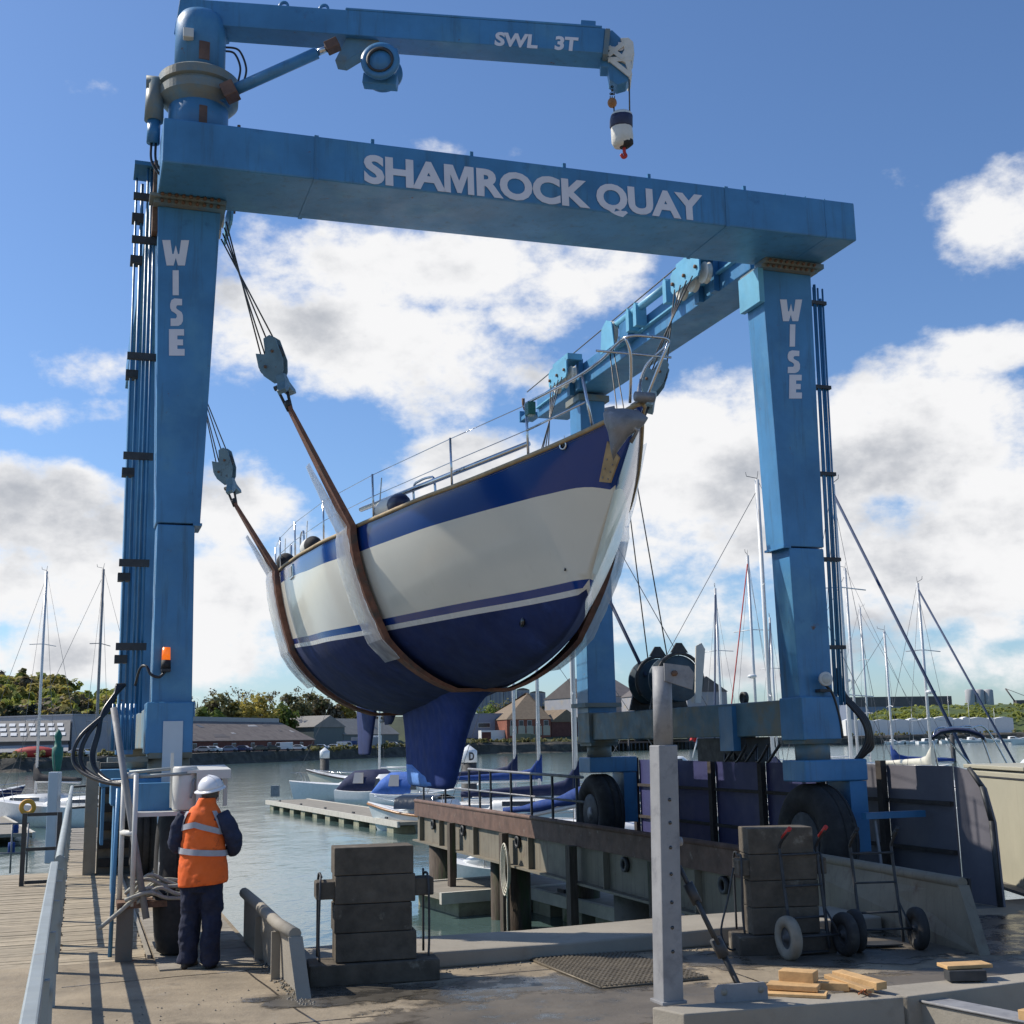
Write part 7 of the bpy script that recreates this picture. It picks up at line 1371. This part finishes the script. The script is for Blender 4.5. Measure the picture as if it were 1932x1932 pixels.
# pale concrete tower blocks on the hill
for k, (x0, x1, yt) in enumerate(((900, 925, 1302), (926, 950, 1300), (951, 974, 1299), (975, 1000, 1301), (1001, 1030, 1306))):
    a = onY(x0, 1345, 620); b = onY(x1, 1345, 620); z = onY((x0 + x1) / 2, yt, 620)[2]; t = thing('concrete_block', 'pale concrete silo bay on the hill, number %s from the left' % ('one', 'two', 'three', 'four', 'five')[k], 'silo block', a, 'row of concrete silo bays on the hill'); d = b - a
    MB().prism([(0, 0), (1, 0), (1, 1), (.75, 1.05), (.5, 1.07), (.25, 1.05), (0, 1)], a, d, ZA * (z - a.z), YA * 30).build('wall', 'block_concrete', t); MB().prism([(0, 1.001), (1, 1.001), (.75, 1.053), (.5, 1.075), (.25, 1.053)], a - YA * .4, d, ZA * (z - a.z), YA * 2).build('roof', 'shed_dark', t)
    for q in range(3): MB().prism([(.1 + .3 * q, .2), (.16 + .3 * q, .2), (.16 + .3 * q, .9), (.1 + .3 * q, .9)], a - YA * .5, d, ZA * (z - a.z), YA * .4).build('rib', 'clad_blue', t)
t, W, ln, h = house('dark_shed', 'dark roofed industrial shed behind the rear right hoist leg', 'shed', 1130, 1215, 150, 150, 1314, 40, 'clad_grey', 'shed_dark', 9, 'gable')
t, W, ln, h = house('gabled_hall', 'tall grey hall with a dark brown gable between the winch drums and the right leg', 'hall', 1300, 1376, 60, 60, 1305, 60, 'clad_grey', 'shed_dark', 6.2, 'end')
t, W, ln, h = house('long_shed', 'very long dark shed on the skyline above the grass bank', 'shed', 1604, 1802, 420, 420, 1322, 40, 'clad_blue', 'shed_dark', 3, 'gable')
MB().prism([(0, 0), (ln, 0), (ln, 7), (0, 7)], W(0, -.3, h - 4), UX(W), ZA, (W(0, 1, 0) - W(0, 0, 0)) * .3).build('dark_band', 'shed_dark', t)
for k, x in enumerate((1832, 1850, 1867)):
    p = onY(x, 1336, 900); z = onY(x, 1300, 900)[2]; t = thing('storage_silo', 'round concrete silo on the right skyline, %s of three' % ('left', 'middle', 'right')[k], 'silo', p, 'three round silos'); MB().lathe([(3.4, -6), (3.4, z - p.z - 1), (2.4, z - p.z - .2), (.6, z - p.z)], p, ZA, 20).build('tank', 'block_concrete', t)
p = onY(1905, 1332, 900); cn = thing('dock_crane', 'thin distant crane jib on the right skyline', 'crane', p); Tube('jib', 'shed_dark', cn, [p + Vv((6, 0, 0)), onY(1897, 1299, 900)], .6, 4); Tube('stay', 'shed_dark', cn, [onY(1897, 1299, 900), p + Vv((14, 0, 6)), p + Vv((6, 0, 0))], .25, 4); Box('cab', 'shed_dark', cn, p + Vv((8, 0, 1)), (8, 6, 6))
# white wrapped boats and sheds ashore, right bank
ORD = 'first second third fourth fifth sixth seventh eighth ninth tenth eleventh twelfth thirteenth fourteenth fifteenth sixteenth seventeenth eighteenth'.split()
rr = random.Random(21); x = 1598; k = 0
while x < 1912:
    wd = rr.choice((14, 18, 24, 34)); a = fq(x, 60); b = fq(x + wd, 60); a.z = b.z = 1.0; zt = fz(x, 1356 + rr.uniform(-2, 3) - (x - 1600) * .018, 60); d = (b - a)
    t = thing('white_store', 'white sheeted store below the grass bank, %s from the left of its row' % ORD[k], 'store', a, 'row of white sheeted stores below the grass bank')
    MB().prism([(0, 0), (.985, 0), (.985, .92), (.5, 1.0), (0, .92)], a, d, ZA * (zt - a.z), YA * 6).build('shell', 'white_sheet', t); x += wd; k += 1
# timber jetty with yellow plant to the right of the brick store
ja, jb = fq(1140, -12), fq(1330, -8); ja.z = jb.z = fz(1180, 1399, -12); jt = thing('timber_jetty', 'dark timber jetty on piles across the river under the sill beam', 'jetty', ja); d = (jb - ja).normalized(); ln = (jb - ja).length
MB().prism([(0, 0), (ln, 0), (ln, 10), (0, 10)], ja - ZA * .6, d, Vv((-d.y, d.x, 0)), ZA * .6).build('deck', 'girder_rust', jt)
for k in range(26): Cyl('pile', 'pile_black', jt, ja + d * (ln * (k + .5) / 26) + ZA * -.6, Vv((*(ja + d * (ln * (k + .5) / 26))[:2], WL - 1)), .28, n=6)
pk = thing('digger', 'yellow excavating plant parked on the timber jetty', 'digger', ja + d * ln * .35 + Vv((0, 4, 0))); c = ja + d * ln * .35 + Vv((0, 4, 0))
Box('body', 'plant_yellow', pk, c + ZA * 2.0, (7, 3, 2.4), (d, YA, ZA), .2); Box('cab', 'plant_yellow', pk, c + d * -1 + ZA * 4.0, (2.2, 2.2, 2.0), (d, YA, ZA), .1); Tube('boom', 'plant_yellow', pk, [c + d * 2 + ZA * 2.6, c + d * 5 + ZA * 5.2, c + d * 9 + ZA * 1.6], .4, 6); Box('track', 'black_rubber', pk, c + ZA * .5, (6, 3.2, 1.0), (d, YA, ZA), .2)
for x, m, lb, w_, hh in ((988, 'container_green', 'pale green container on the far bank below the brick store', 5, 2.6), (1003, 'container_green', 'dull green container right of the pale one below the brick store', 6, 2.4), (660, 'container_blue', 'blue skip beside the brick warehouse end', 4, 2.2), (690, 'clad_grey', 'grey container left of the yacht rudder', 8, 3.0), (918, 'brick_dark', 'stack of crates in front of the blue grey building', 3, 3.2), (700, 'white_sheet', 'white lorry body right of the parked cars', 6, 3.4)):
    p = fq(x, 10); t = thing('container', lb, 'container', p); Box('body', m, t, p + ZA * (hh / 2 + .15), (w_, 2.4, hh), WAX, .05)
    for q in range(4): Box('rib', m, t, p + Vv((-w_ / 2 + w_ * (q + .5) / 4, -1.23, hh / 2 + .15)), (.12, .06, hh * .9))
# parked cars
CP = {}
def car(label, x, back, paint, yaw, van=False):
    key = (paint, van)
    p = fq(x, back)
    if key not in CP:
        c0_ = thing('parked_car' if not van else 'parked_van', label, 'car' if not van else 'van', (0, 0, 0), 'cars parked on the far quay'); pm = 'car_paint_%d' % paint
        if not van:
            prof = [(-2.1, .35), (-2.1, .85), (-1.9, .98), (-1.3, 1.02), (-.7, 1.45), (.75, 1.48), (1.5, 1.05), (2.05, .9), (2.12, .4)]; gl = [(-1.15, 1.0), (-.68, 1.38), (.70, 1.41), (1.28, 1.03)]
        else: prof = [(-2.4, .4), (-2.4, 1.1), (-1.9, 1.25), (-1.5, 2.1), (2.4, 2.15), (2.4, .4)]; gl = [(-1.82, 1.25), (-1.48, 1.95), (-.6, 1.95), (-.6, 1.25)]
        bd_ = MB().prism(prof, (0, -.85, 0), XA, ZA, YA * 1.7).build('body', pm, c0_, None, .08)
        for y in (-.872, .852): MB().prism(gl, (0, y, 0), XA, ZA, YA * .02).build('side_window', 'window_dark', bd_)
        for wx in (-1.3, 1.35):
            for y in (-.88, .68): Cyl('wheel', 'black_rubber', c0_, (wx, y, .33), (wx, y + .2, .33), .33, n=14)
        CP[key] = (c0_, snapshot(c0_)); c0_.location = p; c0_.rotation_euler = (0, 0, R(yaw)); return
    c0_, tr_ = CP[key]; copy_tree(c0_, p, R(yaw), None, label, tr_)
for a in (('grey hatchback nearest the left hoist leg', 386, 7, 4, 175), ('pale silver estate third from the left hoist leg', 402, 5, 0, 178), ('blue car between the silver estate and the navy car', 432, 8, 6, 10), ('dark navy saloon left of the black estate', 459, 5, 2, 172), ('black saloon half hidden by the black estate', 489, 8, 3, 20), ('black estate in front of the white van', 514, 4.5, 3, 185), ('silver blue saloon right of the white van', 563, 6, 0, 178), ('black hatchback behind the silver blue saloon', 589, 9, 3, 15), ('pale blue saloon left of the mooring pile', 606, 6, 1, 175), ('silver hatchback right of the mooring pile', 630, 8, 0, 170), ('white pick up at the far left bank', 149, 6, 0, 170), ('red hatchback by the left hoses', 312, 8, 5, 160), ('dark car beside the left warehouse', 165, 10, 4, 30), ('grey car beyond the yacht rudder', 742, 9, 4, 175)): car(*a)
car('white box van parked among the cars on the far quay', 534, 7, 0, 0, True); car('white van at the right end of the parked cars', 652, 9, 0, 180, True)
bs_ = thing('upturned_boat', 'red hull lying ashore at the far left', 'boat', fq(66, 8)); MB().ell(fq(66, 8) + ZA * .9, (4.2, 1.4, 1.2)).build('hull', 'furl_red', bs_)
# ---------------------------------------------------------------- trees
def crown_mesh(mb, c, rx, rz, n, size, rng, dens=1.0):
    clumps = []
    for _ in range(max(6, int(n / 26))):
        a = rng.uniform(0, 6.283); e = math.asin(rng.uniform(-.55, 1)); q = rng.uniform(.55, 1.0); clumps.append((Vv((math.cos(a) * math.cos(e) * rx * q, math.sin(a) * math.cos(e) * rx * q, math.sin(e) * rz * q)), rng.uniform(.22, .42) * rx))
    for i in range(n):
        cc_, cr_ = clumps[i % len(clumps)]; d = Vv((rng.gauss(0, 1), rng.gauss(0, 1), rng.gauss(0, 1))).normalized(); p = c + cc_ + d * cr_ * rng.random() ** .4
        nn_ = (d + Vv((0, 0, .5)) + Vv((rng.gauss(0, .4), rng.gauss(0, .4), rng.gauss(0, .4)))).normalized(); e1 = nn_.orthogonal().normalized(); e2 = nn_.cross(e1); s = size * rng.uniform(.6, 1.3); an = rng.uniform(0, 3.14); u_ = e1 * math.cos(an) + e2 * math.sin(an); w_ = nn_.cross(u_)
        mb.add([p - u_ * s - w_ * s * .4, p + u_ * s * .2 - w_ * s * .8, p + u_ * s + w_ * s * .3, p - u_ * s * .3 + w_ * s * .8], [(0, 1, 2, 3)])
def tree(label, x, ytop, Y, leaf, width, bare=False, group='trees behind the brick warehouse', seed=0, zb=2.0):
    rng = random.Random(seed * 17 + int(x)); Y = bk(x)[1] + 55 + (Y - 300) * .6 + (40 if x > 800 else 0); base = onY(x, 1400, Y); base.z = zb; top = onY(x, ytop, Y).z; hgt = max(4, top - zb); t = thing('tree', label, 'tree', base, group)
    tk_ = MB(); tk_.tube([base, base + ZA * hgt * .35 + XA * rng.uniform(-.3, .3), base + ZA * hgt * .8 + XA * rng.uniform(-.5, .5)], [hgt * .03, hgt * .022, hgt * .006], 7); tk_.build('trunk', 'bark', t)
    for k in range(9 if bare else 5):
        z = hgt * rng.uniform(.3, .7); a = rng.uniform(0, 6.28); l_ = width * rng.uniform(.5, .9); d = Vv((math.cos(a), math.sin(a), 0)); Tube('limb', 'bark', t, [base + ZA * z, base + ZA * (z + l_ * .45) + d * l_ * .5, base + ZA * min(hgt * .97, z + l_ * 1.1) + d * l_ * .85], [hgt * .012, hgt * .008, hgt * .003], 5)
    m = MB(); crown_mesh(m, base + ZA * hgt * .62, width, hgt * .37, 260 if bare else 800, .34 if bare else .62, rng); m.build('crown', leaf, t, fix=False)
for i, (x, yt, Y, leaf, w_, bare, lb) in enumerate(((371, 1302, 330, 'leaf_brown', 4.5, True, 'dark bare tree against the left hoist leg'), (396, 1300, 325, 'leaf_brown', 4, True, 'thin bare tree second from the left hoist leg'), (415, 1308, 318, 'leaf_olive', 5, False, 'brown olive tree with a broad crown above the warehouse left end'), (395, 1335, 300, 'leaf_bright', 4, False, 'light green bush at the left end of the warehouse roof'), (447, 1297, 335, 'leaf_brown', 5.5, True, 'tall bare tree above the left third of the warehouse'), (455, 1322, 305, 'leaf_yellow', 5, False, 'yellow green dome shaped tree, left of two'), (488, 1294, 338, 'leaf_brown', 4.5, True, 'tall bare tree above the middle of the warehouse'), (489, 1311, 312, 'leaf_yellow', 7, False, 'yellow green dome shaped tree, larger of two'), (516, 1305, 330, 'leaf_brown', 5, True, 'grey twiggy tree right of the big yellow green tree'), (533, 1325, 305, 'leaf_bright', 4, False, 'small vivid green tree above the warehouse roof'), (551, 1304, 332, 'leaf_olive', 5.5, False, 'olive tree right of the vivid green one'), (574, 1289, 340, 'leaf_brown', 6.5, True, 'tallest twiggy tree left of the hanging hull'), (596, 1300, 332, 'leaf_olive', 5, False, 'olive tree at the right end of the warehouse'), (620, 1310, 325, 'leaf_brown', 5, False, 'brown tree above the green shed'), (642, 1318, 320, 'leaf_yellow', 5, False, 'yellowish tree behind the green shed'), (672, 1328, 330, 'leaf_olive', 5.5, False, 'olive tree left of the yacht rudder'), (700, 1335, 330, 'leaf_brown', 5, False, 'brown tree behind the yacht rudder'), (925, 1328, 420, 'leaf_bright', 8, False, 'light green tree below the concrete silo bays'), (948, 1322, 440, 'leaf_olive', 8, False, 'darker green tree below the concrete silo bays'), (1072, 1322, 470, 'leaf_yellow', 9, False, 'yellow green tree right of the brick store roof'), (1052, 1318, 480, 'leaf_dark', 8, False, 'dark tree behind the brick store ridge'))): tree(lb, x, yt, Y, leaf, w_, bare, seed=i)
# the wooded hill at left: too dense to count
rng = random.Random(77); wood = {k: MB() for k in ('leaf_green', 'leaf_yellow', 'leaf_olive', 'leaf_dark', 'leaf_brown')}
PRX, PRY = [-420, -120, 0, 60, 110, 160, 200, 250, 330, 420], [1268, 1268, 1269, 1266, 1272, 1284, 1292, 1312, 1352, 1380]
for i in range(230):
    x = rng.uniform(-160, 345); f = (i % 19) / 18; Y = 300 + 135 * f; yc = np.interp(x, PRX, PRY); low = 1412
    y = low + (yc - low) * (.25 + .75 * f) + rng.uniform(-4, 6); top = onY(x, y, Y); rx = rng.uniform(4.2, 7.2); k = rng.choices(('leaf_green', 'leaf_yellow', 'leaf_olive', 'leaf_brown'), (4, 4, 2, 1))[0]
    crown_mesh(wood[k], Vv((top.x, top.y, top.z - rx * .75)), rx, rx * .85, 230, 1.05, rng)
for i in range(46):      # a dark belt of conifers at the foot of the hill
    x = rng.uniform(-160, 190); Y = rng.uniform(305, 322); y = 1345 + rng.uniform(-8, 22) + max(0, x - 60) * .08; top = onY(x, y, Y); hgt = max(5, top.z - 1.5)
    for q in range(7): crown_mesh(wood['leaf_dark'], Vv((top.x, top.y, top.z - hgt * (q + .6) / 8)), .7 + hgt * .22 * (q + 1) / 8, 1.6, 46, .95, rng)
for k, m in wood.items(): stuff(m.build('woodland', k, None, fix=False))
# scrub along the far bank
sc_b = MB(); rng = random.Random(31)
for i in range(150):
    x = rng.choice((rng.uniform(-100, 340), rng.uniform(590, 760), rng.uniform(880, 1160), rng.uniform(1600, 2100))); p = fq(x, rng.uniform(3, 8)); crown_mesh(sc_b, p + ZA * .3, rng.uniform(.7, 1.8), rng.uniform(.5, 1.1), 40, .4, rng)
stuff(sc_b.build('bank_scrub', 'leaf_olive', None, fix=False))
gs = MB()
for i in range(420):
    x = rng.uniform(1600, 2150); Y = rng.uniform(640, 720); yb_ = np.interp(x, [1560, 1620, 1660, 1720, 1800, 2100], [1385, 1362, 1345, 1336, 1334, 1330]); f = (Y - 640) / 80; y = 1368 + (yb_ - 1368) * math.sin(f * 1.57) + 1; p = onY(x, y, Y); crown_mesh(gs, p, rng.uniform(1.5, 4), rng.uniform(.8, 2), 26, 1.0, rng)
stuff(gs.build('bank_bushes', 'leaf_green', None, fix=False))
